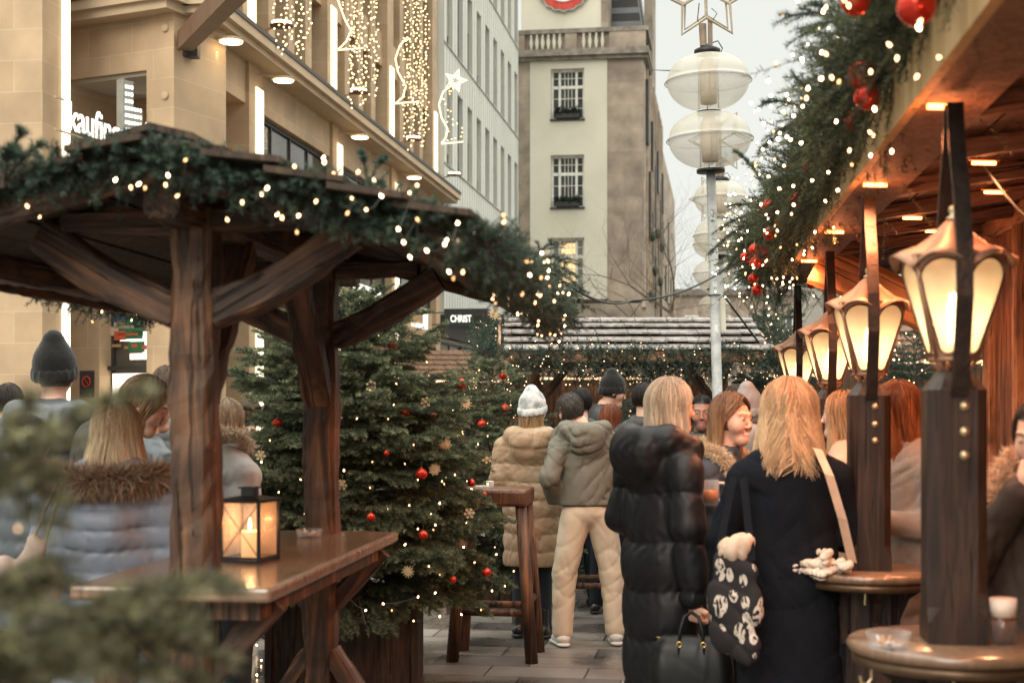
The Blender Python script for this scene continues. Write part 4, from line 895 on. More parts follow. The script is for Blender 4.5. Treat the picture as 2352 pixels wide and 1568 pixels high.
    tw, ty0, ty1, tz = .31, posts[0] - .24, posts[1] + .11, 1.12
    b = MB(); b.box(-tw, tw, ty0, ty1, tz - .045, tz); b.build('tabletop', M['wood_table'], root, bevel=.012)
    b = MB(); b.box(-tw + .06, tw - .06, ty0 + .1, ty1 - .1, tz - .11, tz - .046); b.build('table_frame', M['wood_dark'], root)
    return root
NP = (-.90, 5.25, R(-6.5)); near = pavilion('dark timber table shelter at the left, its roof rimmed with a lit fir garland', NP[0], NP[1], NP[2], 1, ridge=2.37, eave=2.12)
MN = near.matrix_basis.copy()
hewn('collar_plate', (-.0, -1.12, 2.36), (.0, -.82, 2.36), .5, .05, M['wood_warm'], near, .004, up=(0, 0, 1))
hewn('side_rail', (-.29, -.72, .5), (-.29, -.72, 1.08), .14, .04, M['wood_dark'], near, .004, up=(0, 1, 0))
def Wp(Mx, pts): return [Mx @ Vector(p) for p in pts]
gz = .05
gp = {'front': [(-1.0, -1.2, 2.19), (-.5, -1.2, 2.295), (-.05, -1.2, 2.36)], 'front2': [(-.05, -1.2, 2.36), (.3, -1.2, 2.29), (.62, -1.2, 2.21), (.98, -1.2, 2.09)], 'right': [(.98, -1.2, 2.09), (.97, -.4, 2.08), (.96, .5, 2.08), (.96, 1.42, 2.06)], 'left': [(-.98, -1.2, 2.19), (-.97, 0, 2.16), (-.96, 1.4, 2.12)], 'back': [(-.96, 1.42, 2.13), (-.5, 1.42, 2.2), (-.1, 1.42, 2.33)]}
kw = dict(dens=480, tl=.072, nn=56, nl=.021, nw=.0030, strays=.05)
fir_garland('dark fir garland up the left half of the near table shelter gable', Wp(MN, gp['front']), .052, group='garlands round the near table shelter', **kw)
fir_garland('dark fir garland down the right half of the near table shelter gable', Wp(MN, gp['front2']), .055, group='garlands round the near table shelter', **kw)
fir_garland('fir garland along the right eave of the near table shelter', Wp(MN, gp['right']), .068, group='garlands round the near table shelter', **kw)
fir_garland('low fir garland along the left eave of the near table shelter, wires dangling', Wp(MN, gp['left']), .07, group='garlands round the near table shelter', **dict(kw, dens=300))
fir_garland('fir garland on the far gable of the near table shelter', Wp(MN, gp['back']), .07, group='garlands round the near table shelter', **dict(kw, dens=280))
# drooping fir branch cluster at the far right corner
def branch(label, base, tips, name='fir_branch', group=None, nn=70, nl=.024, nw=.0026, tl=.13, step=.035, cin=G_IN, ctip=G_TIP, sub=True, parent=None, side=.9, thick=.005):
    base = Vector(base); Ps = []; Ds = []; Ls = []; st = MB()
    for tp in tips:
        tp = Vector(tp); v = tp - base; L = v.length; n = max(3, int(L / step)); pts = []
        for i in range(n + 1): t = i / n; pts.append(base + v * t + Vector((0, 0, .12 * L * math.sin(math.pi * t))))
        st.tube([p - base for p in pts], [thick * (1 - .7 * i / n) for i in range(n + 1)], 5, cap=False)
        for i in range(1, n + 1):
            T = (pts[i] - pts[i - 1]).normalized(); S = T.cross(Vector((0, 0, 1))).normalized(); t = i / n
            Ps.append(tuple(pts[i - 1] - base)); Ds.append(tuple(T)); Ls.append((pts[i] - pts[i - 1]).length * 1.3)
            if t > .15 and i % 2 == 0 or i == n:
                for sg in (-1, 1):
                    d = (T * .8 + S * sg * side + Vector((0, 0, random.uniform(-.2, .15)))).normalized(); Ps.append(tuple(pts[i] - base)); Ds.append(tuple(d)); Ls.append(tl * (1.1 - .6 * t) * random.uniform(.7, 1.2))
    v, f, c = twigs(np.array(Ps), np.array(Ds), np.array(Ls), nn, nl, nw, cin, ctip, droop=.12, flat=.7, var=.25, up=.2)
    if parent is None:
        root = thing(name, label, 'fir branch', base, 0, group)
    link('needles', npmesh('needles', v, f, M['fir'], c, False), root); st.build('stem', M['bark'], root); return root
cb = at(1215, 610, 6.6)
branch('bushy fir branches drooping off the far right corner of the near shelter', cb, [at(1330, 660, 6.5), at(1322, 735, 6.45), at(1275, 780, 6.4), at(1232, 765, 6.4), at(1300, 600, 6.8), at(1180, 720, 6.3), at(1265, 560, 6.5), at(1340, 700, 6.8), at(1200, 680, 6.2), at(1250, 700, 6.4), at(1310, 625, 6.6), at(1290, 690, 6.5), at(1220, 640, 6.3)], nn=62, tl=.13, nw=.003)
branch('single fir twig standing up from the middle of the near shelter garland', at(845, 430, 5), [at(832, 355, 5), at(880, 365, 5.05), at(870, 420, 4.9)], tl=.05, nn=80)
branch('fir sprigs sticking up at the left end of the near shelter garland', at(5, 430, 3.9), [at(45, 310, 3.9), at(88, 335, 3.9), at(20, 350, 3.85), at(110, 380, 3.95)], tl=.06, nn=80)
branch('fir sprig standing out on the garland below the light curtains', at(930, 480, 4.2), [at(945, 445, 4.2), at(985, 470, 4.2)], tl=.04, nn=80)
for key, lab, pm in (('front', 'warm fairy lights on the left half of the near shelter gable', 22), ('front2', 'warm fairy lights down the right half of the near shelter gable', 48), ('right', 'warm fairy lights along the right eave of the near shelter', 26), ('left', 'warm fairy lights hanging under the left eave of the near shelter', 9), ('back', 'warm fairy lights on the far gable of the near shelter', 8)):
    lights(lab, garland_bulbs(Wp(MN, gp[key]), .10, pm), .0046, gap=.3, group='fairy lights of the near shelter', down=key == 'left')
# things on the near table
tz = 1.12
o = thing('lantern', 'square black metal lantern with a burning candle on the table', 'lantern', at(574, 1285, 4.93).xy.to_3d() + Vector((0, 0, tz)), R(-18)); w_ = .072; h_ = .215
b = MB()
for sx_ in (-1, 1):
    for sy_ in (-1, 1): b.box(sx_ * w_ - .005, sx_ * w_ + .005, sy_ * w_ - .005, sy_ * w_ + .005, 0.006, h_)
b.box(-.078, .078, -.078, .078, 0, .01)
for s in (-1, 1):
    b.box(-w_ + .005, w_ - .005, s * w_ - .004, s * w_ + .004, .012, .02); b.box(-w_ + .005, w_ - .005, s * w_ - .004, s * w_ + .004, h_ - .01, h_ - .001); b.box(s * w_ - .004, s * w_ + .004, -w_ + .005, w_ - .005, .012, .02); b.box(s * w_ - .004, s * w_ + .004, -w_ + .005, w_ - .005, h_ - .01, h_ - .001)
for s in (-1, 1): b.bar((-w_, s * (w_ + .001), .02), (w_, s * (w_ + .001), h_ - .01), .003, .002); b.bar((w_, s * (w_ + .001), .02), (-w_, s * (w_ + .001), h_ - .01), .003, .002)
b.build('frame', M['black_metal'], o)
b = MB(); b._add([(-.088, -.088, h_), (.088, -.088, h_), (.088, .088, h_), (-.088, .088, h_), (-.03, -.03, h_ + .012), (.03, -.03, h_ + .012), (.03, .03, h_ + .012), (-.03, .03, h_ + .012)], [(3, 2, 1, 0), (4, 5, 6, 7), (0, 1, 5, 4), (1, 2, 6, 5), (2, 3, 7, 6), (3, 0, 4, 7)]); b.cbox((0, 0, h_ + .025), .045, .045, .026); b.cbox((0, 0, h_ + .04), .06, .06, .006); b.build('roof', M['black_metal'], o)
b = MB()
for s in (-1, 1): b.box(-w_ + .006, w_ - .006, s * (w_ - .004), s * (w_ - .003), .02, h_ - .01); b.box(s * (w_ - .004), s * (w_ - .003), -w_ + .006, w_ - .006, .02, h_ - .01)
b.build('pane', clearglass('lantern_glass', (.8, .65, .5), .14, .2), o)
b = MB(); b.lathe([(.03, .012), (.03, .1), (.026, .105), (.004, .1)], 20); 
m_ = mk('candle_wax', (.9, .62, .38), None, 4, .5); m_.node_tree.nodes['Principled BSDF'].inputs['Emission Color'].default_value = (1, .48, .16, 1); m_.node_tree.nodes['Principled BSDF'].inputs['Emission Strength'].default_value = .7
cn = b.build('candle', m_, o, True); b = MB(); b.lathe([(.001, .108), (.006, .118), (.0055, .128), (.001, .15)], 10); b.build('flame', M['flame'], cn, True); point('candle_light', (0, 0, .135), 1.6, (1, .5, .2), o, .01)
def ashtray(label, loc, r=.055, h=.035, butts=True):
    o = thing('ashtray', label, 'ashtray', loc); b = MB(); b.lathe([(r * .85, 0), (r, h), (r * .86, h), (r * .72, .008), (.001, .008)], 20); b.build('dish', M['clear'], o)
    b = MB(); c_ = MB()
    for k in range(9): a = random.uniform(0, 6); q = Vector((math.cos(a), math.sin(a), 0)) * r * random.uniform(0, .5); d = Vector((random.uniform(-1, 1), random.uniform(-1, 1), random.uniform(.1, .5))).normalized() * .03; (b if k % 2 else c_).tube([q + Vector((0, 0, .012)), q + Vector((0, 0, .012)) + d], .004, 6)
    b.build('cigarette_butt', mk('butt', (.6, .3, .12)), o); c_.build('ash', mk('ash', (.7, .65, .6)), o)
ashtray('small glass ashtray on the far end of the wooden table', (atx(710, 5.82), 5.82, tz))
def tumbler(label, loc, r, h, liquid, top=None):
    o = thing('drinking_glass', label, 'glass', loc); b = MB(); b.lathe([(r * .8, 0), (r * .95, .01), (r, h), (r * .93, h), (r * .85, .012), (.001, .012)], 20); b.build('glass', M['clear'], o, True)
    b = MB(); b.lathe([(.001, .006), (r * .86, .006), (r * .99, h * .6), (.001, h * .6)], 20); b.build('drink', liquid, o, True)
    if top: b = MB(); b.lathe([(.001, h * .601), (r * .99, h * .601), (r * 1.02, h * 1.0), (.001, h * .98)], 20); b.build('foam', top, o, True)
tumbler('dark red mulled wine glass just behind the lantern', (atx(508, 5.25), 5.25, tz), .036, .11, mk('mulled_wine', (.12, .01, .008), None, 3, .2), mk('wine_red', (.6, .05, .02)))
# ------------------------------------------------------------------ christmas trees
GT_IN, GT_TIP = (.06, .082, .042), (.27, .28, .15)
TX, TY = atx(800, 8.55), 8.55
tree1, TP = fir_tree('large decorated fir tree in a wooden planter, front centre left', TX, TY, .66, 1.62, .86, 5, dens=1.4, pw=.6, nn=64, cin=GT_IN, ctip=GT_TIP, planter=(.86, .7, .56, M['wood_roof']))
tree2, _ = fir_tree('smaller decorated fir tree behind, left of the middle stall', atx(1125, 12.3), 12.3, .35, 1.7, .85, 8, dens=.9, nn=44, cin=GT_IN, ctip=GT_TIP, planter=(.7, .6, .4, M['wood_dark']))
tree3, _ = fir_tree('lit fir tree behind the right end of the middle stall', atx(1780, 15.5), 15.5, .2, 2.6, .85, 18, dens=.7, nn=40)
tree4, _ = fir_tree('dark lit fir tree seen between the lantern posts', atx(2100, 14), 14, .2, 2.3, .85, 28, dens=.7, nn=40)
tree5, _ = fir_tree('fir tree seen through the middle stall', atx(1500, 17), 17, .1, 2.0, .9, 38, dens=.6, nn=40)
def bauble(label, p, r, group=None, hang=.03):
    o = thing('bauble', label, 'bauble', p, 0, group); b = MB(); b.ball((0, 0, 0), r, 12); b.build('ball', M['bauble'], o, True)
    b = MB(); b.lathe([(r * .22, r * .95), (r * .22, r * 1.15), (.002, r * 1.17)], 8); b.tube([(0, 0, r * 1.15), (.003, 0, r * 1.15 + hang)], .001, 4); b.build('cap', M['bauble_cap'], o)
def surf(u, v, cx=TX, cy=TY, Rb=.86, z0=.66, H=1.62, k=.9, pw=.6):
    """point on the near side of the tree's cone that lies towards (u, v)"""
    z = atz(v, cy); r = Rb * (1 - np.clip((z - z0) / H, 0, .97)) ** pw * k + .05; x = atx(u, cy) - cx; y = -math.sqrt(max(r * r - x * x, .0))
    Y = cy + y; return Vector((atx(u, Y), Y, atz(v, Y)))
TB = [((903, 791), .034, 'front, near the top of the large tree, below a straw star'), ((930, 944), .031, 'upper left of the pair in the middle of the large tree'), ((993, 957), .03, 'lower right of the pair in the middle of the large tree'), ((968, 1088), .034, 'below the round straw star on the right of the large tree'), ((852, 1187), .024, 'right of the second timber post, above the tabletop'), ((972, 1228), .026, 'low on the right side of the large tree, dark'), ((1118, 1314), .026, 'at the tip of the longest low right branch'), ((637, 971), .028, 'left of the second timber post on the large tree'), ((1060, 881), .033, 'hanging at the right outline of the large tree, near the straw star'), ((888, 1040), .018, 'tiny, half hidden in the middle of the large tree'), ((659, 728), .034, 'upper left of the large tree beside the dark brace'), ((865, 742), .022, 'near the top of the large tree, half hidden by a twig'), ((1083, 1108), .022, 'right side of the large tree above the bar table'), ((1110, 1135), .022, 'over the edge of the bar table'), ((790, 1310), .02, 'behind the round straw star under the tabletop'), ((1040, 1330), .02, 'low right of the large tree among fairy lights')]
for (uv, r, lab) in TB: bauble('red bauble ' + lab, surf(*uv, k=1.06), r, 'red baubles on the large tree')
for (uv, lab) in (((1155, 862), 'top of'), ((1160, 937), 'middle right of'), ((1107, 972), 'lower middle of')): bauble('small red bauble at the ' + lab + ' the smaller fir tree', Vector(surf(uv[0], uv[1], atx(1125, 12.3), 12.3, .85, .35, 1.7)), .035, 'red baubles on the smaller tree')
def straw_star(label, p, r, kind, seed, group='straw stars on the large tree'):
    rr = random.Random(seed); M0 = Matrix.Translation(p) @ Matrix.Rotation(rr.uniform(-.5, .5), 4, 'Z') @ Matrix.Rotation(rr.uniform(-.25, .25), 4, 'X') @ Matrix.Rotation(rr.uniform(0, 1), 4, 'Y'); b = MB()
    n = {0: 16, 1: 6, 2: 24}[kind]
    for i in range(n):
        a = 2 * math.pi * i / n; d = Vector((math.cos(a), 0, math.sin(a))); e = Vector((-d.z, 0, d.x)); y = .0015 * (i % 3); o_ = Vector((0, y, 0))
        if kind == 1:
            for s in (-1, 1): b.bar(o_, d * r * .95 + e * s * r * .10 + o_, .006, .0025, up=(0, 1, 0))
            b.bar(d * r * .45 + o_, d * r * .75 + e * r * .25 + o_, .005, .0025, up=(0, 1, 0)); b.bar(d * r * .45 + o_, d * r * .75 - e * r * .25 + o_, .005, .0025, up=(0, 1, 0))
        else: b.bar(o_, d * r * (1 if i % 2 else (.85 if kind == 0 else .7)) + o_, .0065 if kind == 0 else .004, .0025, up=(0, 1, 0))
    st = len(b.v); b.lathe([(.001, -.004), (r * .16, -.003), (r * .16, .003), (.001, .004)], 8); b.xf(Matrix.Rotation(R(90), 4, 'X'), st)
    b.tube([(0, 0, 0), (.004, 0, r + .03)], .0009, 3); o = b.build('straw_star', M['straw'], None, M=M0); tag(o, label, 'straw star', group)
SS = [((955, 733), .044, 2, 'spiky straw star at the very top right of the large tree'), ((933, 775), .034, 1, 'six-armed straw star just above the top red bauble'), ((665, 828), .042, 2, 'wheel of straw spikes left of the second post, upper tree'), ((635, 850), .032, 1, 'thin straw star beside the spiky wheel at upper left'), ((852, 886), .034, 1, 'snowflake-like straw star right of the second post'), ((978, 923), .033, 1, 'snowflake straw star above the middle pair of baubles'), ((1023, 1021), .038, 0, 'round full straw star on the right of the large tree'), ((998, 1077), .036, 0, 'round straw star touching a red bauble'), ((785, 1113), .032, 1, 'straw star tucked against the second post'), ((598, 1045), .032, 1, 'straw star at the lower left behind the lantern'), ((1118, 1052), .032, 1, 'straw star at the right outline by the tan coat'), ((1078, 1178), .032, 1, 'straw star hanging over the bar table leg'), ((807, 1323), .042, 0, 'large round straw star under the tabletop corner'), ((937, 1312), .034, 2, 'tilted straw star low in the large tree'), ((1135, 720), .04, 2, 'pale spiky straw star under the drooping branches'), ((1070, 925), .04, 2, 'fan-like straw star at the right outline of the large tree')]
for i, (uv, r, k, lab) in enumerate(SS): straw_star(lab, surf(*uv, k=1.08), r, k, i)
straw_star('small pale straw star on the smaller fir tree', surf(1157, 862, atx(1125, 12.3), 12.3, .85, .35, 1.7), .05, 1, 77, None)
# fairy lights on the trees
rt = random.Random(4); T1 = []
for (u, v) in [(910, 880), (850, 895), (905, 930), (892, 960), (760, 1010), (703, 1022), (950, 1020), (1000, 985), (1083, 1122), (1045, 1090), (1035, 1048), (1015, 1105), (930, 1065), (960, 1100), (1020, 1110), (855, 1060), (690, 1100), (1010, 1155), (890, 1170), (1070, 1200), (960, 1213), (995, 1215), (1000, 1205), (1065, 1255), (985, 1300), (1010, 1318), (1000, 1360), (1090, 1290), (1140, 1272), (1160, 1345), (1130, 1355), (900, 1400), (1105, 1400), (960, 1370), (880, 1385), (1060, 1410), (880, 1290), (620, 1010), (600, 1060), (640, 1130), (560, 1165), (700, 1180), (930, 1250), (1020, 1268), (1075, 880), (1100, 850), (940, 800), (870, 770), (770, 880), (1040, 940), (1062, 990), (1098, 1020), (1120, 1000), (980, 830), (820, 960), (790, 1080), (1120, 1110), (990, 1180), (940, 1160), (850, 1120), (1010, 1415), (950, 1425), (840, 1400), (800, 1370), (1180, 1310)]: T1.append(surf(u, v, k=1.0))
lights('warm fairy lights wound round the large fir tree', T1, .0045, gap=.22)
def tree_lights(label, cx, cy, Rb, z0, H, n, r=.008, seed=1):
    rr = random.Random(seed); P = []
    for i in range(n): f = rr.uniform(0, .95); a = rr.uniform(math.pi, 2 * math.pi); q = Rb * (1 - f) ** .8 * .9 + .05; P.append(Vector((cx + q * math.cos(a), cy + q * math.sin(a), z0 + H * f)))
    P.sort(key=lambda p: p.z); lights(label, P, r, wire=False)
tree_lights('small warm lights on the smaller fir tree', atx(1125, 12.3), 12.3, .85, .35, 1.7, 80, .0042, 2)
tree_lights('fairy lights on the fir tree at the right end of the middle stall', atx(1780, 15.5), 15.5, .85, .2, 2.6, 70, .0055, 3)
tree_lights('fairy lights on the fir tree between the lantern posts', atx(2100, 14), 14, .85, .2, 2.3, 95, .0055, 4)
tree_lights('fairy lights on the fir tree inside the middle stall', atx(1500, 17), 17, .9, .1, 2.0, 40, .0055, 5)
# cable with lamps lying on the paving
def surfp(u, Y, z=.02): return Vector((atx(u, Y), Y, z))
lights('dark cable with a few fairy lights lying on the paving by the planter', [surfp(560, 8.7), surfp(545, 8.9, .1), surfp(570, 8.8), surfp(590, 8.7), surfp(600, 9.2), surfp(590, 9.6, .05), surfp(600, 10.2)], .006, gap=2)
# ------------------------------------------------------------------ middle stall
MP = (atx(1440, 14.9), 14.85); mid = pavilion('shingle-roofed timber table shelter in the middle distance, garlanded along its eave', MP[0], MP[1], R(90), 2, eave=2.15, ridge=2.50, y0=-1.24, y1=1.24, hw=.95, posts=(-.98, .98), shing=True)
MM = mid.matrix_basis.copy()
def ml(x, y, z): return Vector((MP[0] + x, MP[1] + y, z))
hewn('gable_board', (-.85, 1.33, 2.2), (.1, 1.33, 2.52), .03, .16, M['wood_warm'], mid, .003)
path = [ml(-1.32, -1.06, 2.11), ml(-.6, -1.08, 2.14), ml(.1, -1.08, 2.11), ml(.8, -1.08, 2.13), ml(1.36, -1.04, 2.09)]
kw2 = dict(dens=330, tl=.13, nn=40, nl=.025, nw=.0045, ctip=(.11, .16, .11), strays=.08)
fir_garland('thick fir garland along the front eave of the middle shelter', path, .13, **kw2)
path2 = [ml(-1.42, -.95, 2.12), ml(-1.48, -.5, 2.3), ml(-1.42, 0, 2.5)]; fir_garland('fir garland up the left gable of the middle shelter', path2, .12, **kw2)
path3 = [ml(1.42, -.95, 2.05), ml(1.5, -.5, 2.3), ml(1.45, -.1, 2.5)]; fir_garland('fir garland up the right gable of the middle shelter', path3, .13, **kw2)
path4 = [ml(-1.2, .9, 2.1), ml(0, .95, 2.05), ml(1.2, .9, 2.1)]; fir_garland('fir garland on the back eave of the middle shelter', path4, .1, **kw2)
lights('warm fairy lights in the front eave garland of the middle shelter', garland_bulbs(path, .17, 36), .0040, gap=.0); lights('fairy lights on the left gable garland of the middle shelter', garland_bulbs(path2, .15, 22), .0040, gap=0)
lights('fairy lights on the right gable garland of the middle shelter', garland_bulbs(path3, .15, 24), .0040, gap=0); lights('fairy lights under the back eave of the middle shelter', garland_bulbs(path4, .12, 12), .0040, gap=0)
cable('white cable looping under the front eave of the middle shelter', [ml(-.75, -.9, 1.75), ml(.12, -.9, 1.75)], .008, 12, .06)
b = MB(); b.box(-.45, .45, -.07, .0, 1.72, 2.0); 
# ------------------------------------------------------------------ rustic bar tables (top on round legs)
def bar_table(label, x, y, rz, w, d, h):
    o = thing('bar_table', label, 'bar table', (x, y, 0), rz, 'rustic bar tables on the paving'); b = MB(); b.box(-w / 2, w / 2, -d / 2, d / 2, h - .11, h); b.build('tabletop', wood('bar_top', (.10, .042, .02), (.2, .09, .045), rough=.35), o, bevel=.02)
    for sx_ in (-1, 1):
        for sy_ in (-1, 1):
            b = MB(); b.tube([(sx_ * (w / 2 + .03), sy_ * (d / 2 - .02), 0), (sx_ * (w / 2 - .045), sy_ * (d / 2 - .06), h - .1)], [.042, .038], 14); b.build('leg', M['wood_dark'], o, True)
    for s in (-1, 1):
        b = MB(); b.tube([(-w / 2, s * (d / 2 - .04), .32), (w / 2, s * (d / 2 - .04), .32)], .024, 10); b.tube([(s * (w / 2), -d / 2 + .04, .38), (s * (w / 2), d / 2 - .04, .38)], .024, 10); b.build('stretcher', M['wood_dark'], o, True)
    return o
bar_table('rustic bar table on round log legs right of the large tree', atx(1140, 9.4), 9.45, R(-7), .46, .48, 1.12)
bar_table('rustic bar table half hidden behind the person in beige trousers', atx(1358, 10.9), 10.9, R(-4), .34, .6, 1.05)
for i, (u, hgt, lab) in enumerate(((1108, .02, 'flat white card holder on the bar table by the tree'), (1125, .045, 'small upright white card on the bar table by the tree'))):
    b = MB(); b.cbox((0, 0, hgt / 2), .09 if i == 0 else .05, .05, hgt); tag(b.build('card_holder', mk('card_white', (.75, .73, .68), (.5, .48, .42), 60, .5), None, M=Matrix.Translation((atx(u, 9.4), 9.35 + .1 * i, 1.12)), bevel=.003), lab, 'card holder')
# distant stalls left and right so the market continues
def far_stall(label, x, y, rz, w=3.0, warm=True, group='distant market stalls'):
    o = thing('market_stall', label, 'market stall', (x, y, 0), rz, group); b = MB()
    b.box(-w / 2, w / 2, -.0, .1, 0, 1.05); b.box(-w / 2, w / 2, 1.4, 1.5, 0, 2.4); b.box(-w / 2, -w / 2 + .1, .1, 1.4, 0, 2.4); b.box(w / 2 - .1, w / 2, .1, 1.4, 0, 2.4); b.build('cabin', M['wood_dark'], o)
    b = MB(); b.box(-w / 2 - .05, w / 2 + .05, -.15, .12, 1.052, 1.1); b.build('counter', M['wood_table'], o)
    for s in (-1, 1): hewn('post', (s * (w / 2 - .05), .0, 1.1), (s * (w / 2 - .05), .0, 2.35), .1, .1, M['wood_dark'], o, up=(0, 1, 0))
    b = MB()
    for r_ in range(6):
        xx = -w / 2 - .2
        while xx < w / 2 + .2:
            ww = random.uniform(.15, .35); y_ = -.45 + r_ * .2; z_ = 2.25 + r_ * .11; b._add([(xx, y_, z_), (xx + ww - .01, y_, z_), (xx + ww - .01, y_ + .25, z_ + .1), (xx, y_ + .25, z_ + .1), (xx, y_, z_ - .025), (xx + ww - .01, y_, z_ - .025), (xx + ww - .01, y_ + .25, z_ + .075), (xx, y_ + .25, z_ + .075)], [(0, 1, 2, 3), (7, 6, 5, 4), (0, 4, 5, 1), (1, 5, 6, 2), (2, 6, 7, 3), (3, 7, 4, 0)]); xx += ww
    b.build('roof', M['wood_mid'], o); b = MB(); b.box(-w / 2 + .3, w / 2 - .3, .6, .66, 2.2, 2.24); b.build('lamp', emis('stall_lamp', (1, .7, .4), 2), o); point('stall_light', (0, .5, 2.0), 10, (1, .55, .25), o, .15)
    v, f, c = garland_geo([Vector((-w / 2 - .2, -.5, 2.2)), Vector((w / 2 + .2, -.5, 2.2))], .1, dens=110, tl=.14, nn=26, nl=.03, nw=.005); link('garland', npmesh('garland', v, f, M['fir'], c, False), o)
    b = MB()
    for k in range(int(w * 14)): b.ball((random.uniform(-w / 2, w / 2), -.6 + random.uniform(-.05, .05), 2.2 + random.uniform(-.15, .12)), .010, 4)
    tag(b.build('bulbs', M['bulb_far'], o), kind='stuff'); return o
far_stall('white-shingled stall behind the nearest lantern', atx(2290, 17), 17, R(0), 3)
far_stall('distant market stall behind the row of lanterns', atx(1960, 24), 24, R(-10), 3.4)
far_stall('distant market stall beyond the middle shelter', atx(1400, 27), 27, R(4), 3.6)
far_stall('distant market stall down the street behind the small fir tree', atx(1060, 30), 30, R(10), 3.0)
# wooden board with cables seen through the right lanterns: stars
def light_star(label, u, v, Y, r):
    o = thing('light_star', label, 'star', at(u, v, Y)); pts = [((r if i % 2 == 0 else r * .42) * math.sin(math.pi * i / 5), (r if i % 2 == 0 else r * .42) * math.cos(math.pi * i / 5)) for i in range(10)]; b = MB(); b.tube([(x, 0, z) for x, z in pts], .012, 5, closed=True); b.build('frame', M['brass'], o)
    b = MB(); b.ball((0, 0, 0), .013, 4); p_ = None
    for i in range(10):
        for k in (0, .5): x = pts[i][0] * (1 - k) + pts[(i + 1) % 10][0] * k; z = pts[i][1] * (1 - k) + pts[(i + 1) % 10][1] * k; p_ = b.build('bulb', M['bulb'], o, M=Matrix.Translation((x, -.02, z))) if p_ is None else link('bulb', p_.data, o, Matrix.Translation((x, -.02, z)))
light_star('star outlined in white bulbs between the far lanterns and the tree', 1937, 815, 15, .22)
light_star('small bulb star above the shingles behind the far lantern', 1775, 770, 17, .2)
# ------------------------------------------------------------------ right-hand stall
FS = frame(.697, 0, .1183, .993)      # local x runs down the street, -y is under the roof
stall = link('drinks_stall', None, None, FS); tag(stall, 'large timber market stall at the right with a lit wooden eave', 'market stall')
M['eave'] = wood('eave_board', (.11, .065, .045), (.27, .165, .115), rough=.6, scale=9, bump=1)
M['fascia'] = wood('fascia_board', (.46, .31, .14), (.62, .44, .22), rough=.6, scale=4, crack=.85)
S1 = 10.15
b = MB(); b.box(-1.5, S1, -.2, -.0, 2.53, 2.56); ev = b.build('soffit_board', M['eave'], stall)
b = MB(); b.box(-1.5, S1, 0, .03, 2.53, 2.70); b.build('fascia', M['fascia'], stall)
b = MB(); n = 9
for k in range(n): y0, y1 = -.2 - 1.6 * k / n, -.2 - 1.6 * (k + 1) / n + .008; b._add([(x, y, z + dz) for x in (-1.5, S1) for (y, z) in ((y0, 2.60 + .22 * k / n * 1.0), (y1, 2.60 + .22 * (k + 1) / n)) for dz in (0, .025)], [(0, 1, 3, 2), (4, 6, 7, 5), (0, 4, 5, 1), (2, 3, 7, 6), (0, 2, 6, 4), (1, 5, 7, 3)])
b.build('ceiling_boards', M['wood_dark'], stall)
for k in range(12):
    x = 1.2 + .8 * k
    if x < S1: hewn('rafter', (x, -.2, 2.57), (x, -1.8, 2.78), .07, .07, M['eave'], stall, .004)
b = MB()
for k in range(7): zz = 2.9 + .16 * k; b.box(-1.6, S1 + .1, -.25 * (k + 1) - .05, .12 - .25 * k, zz, zz + .03)
b.build('roof', M['shingle'], stall)
hewn('plate_beam', (-1.5, -1.08, 2.66), (S1, -1.08, 2.66), .12, .12, M['wood_warm'], stall, .004)
# wall
hewn('corner_post', (8.25, -1.08, 0), (8.25, -1.08, 2.62), .12, .13, M['wood_warm'], stall, .004, up=(0, 1, 0))
carved = wood('carved_logs', (.16, .07, .035), (.36, .18, .09), rough=.6, scale=7, bump=1.6, crack=.15); b = MB(); b.box(7.62, 8.17, -1.14, -1.06, 0, 2.6); b.build('log_wall', carved, stall)
hewn('door_post', (7.57, -1.06, 0), (7.57, -1.06, 2.6), .07, .08, M['wood_warm'], stall, .003, up=(0, 1, 0))
b = MB(); b.box(-1.5, 7.53, -1.16, -1.09, 0, 2.6); b.build('board_wall', M['wood_warm'], stall)
for x0 in (5.9, 3.6):
    d_ = MB(); d_.box(x0, x0 + 1.5, -1.09, -1.06, 1.0, 2.35); o = d_.build('shutter', M['wood_warm'], stall)
    b = MB(); b.box(x0, x0 + 1.5, -1.06, -1.035, 1.0, 1.12); b.box(x0, x0 + 1.5, -1.06, -1.035, 1.6, 1.72); b.box(x0, x0 + 1.5, -1.06, -1.035, 2.23, 2.35); b.bar((x0 + .05, -1.046, 1.14), (x0 + 1.45, -1.046, 1.58), .02, .09); b.bar((x0 + .05, -1.044, 1.58), (x0 + 1.45, -1.044, 1.14), .02, .09); b.bar((x0 + .05, -1.046, 1.74), (x0 + 1.45, -1.046, 2.21), .02, .09); b.bar((x0 + .05, -1.044, 2.21), (x0 + 1.45, -1.044, 1.74), .02, .09); b.build('brace', M['wood_warm'], o)
b = MB(); b.box(-1.5, 7.0, -1.06, -.78, 1.02, 1.07); b.build('counter', M['wood_table'], stall)
ringwood = wood('ring_grain', (.30, .13, .05), (.50, .25, .10), scale=5)
hewn('curved_brace', (8.6, -.12, 2.5), (8.32, -1.02, 2.0), .16, .24, ringwood, stall, .004, bow=.04)
hewn('end_beam', (S1 - .12, -.1, 2.58), (S1 - .12, -1.7, 2.72), .1, .12, M['eave'], stall, .004)
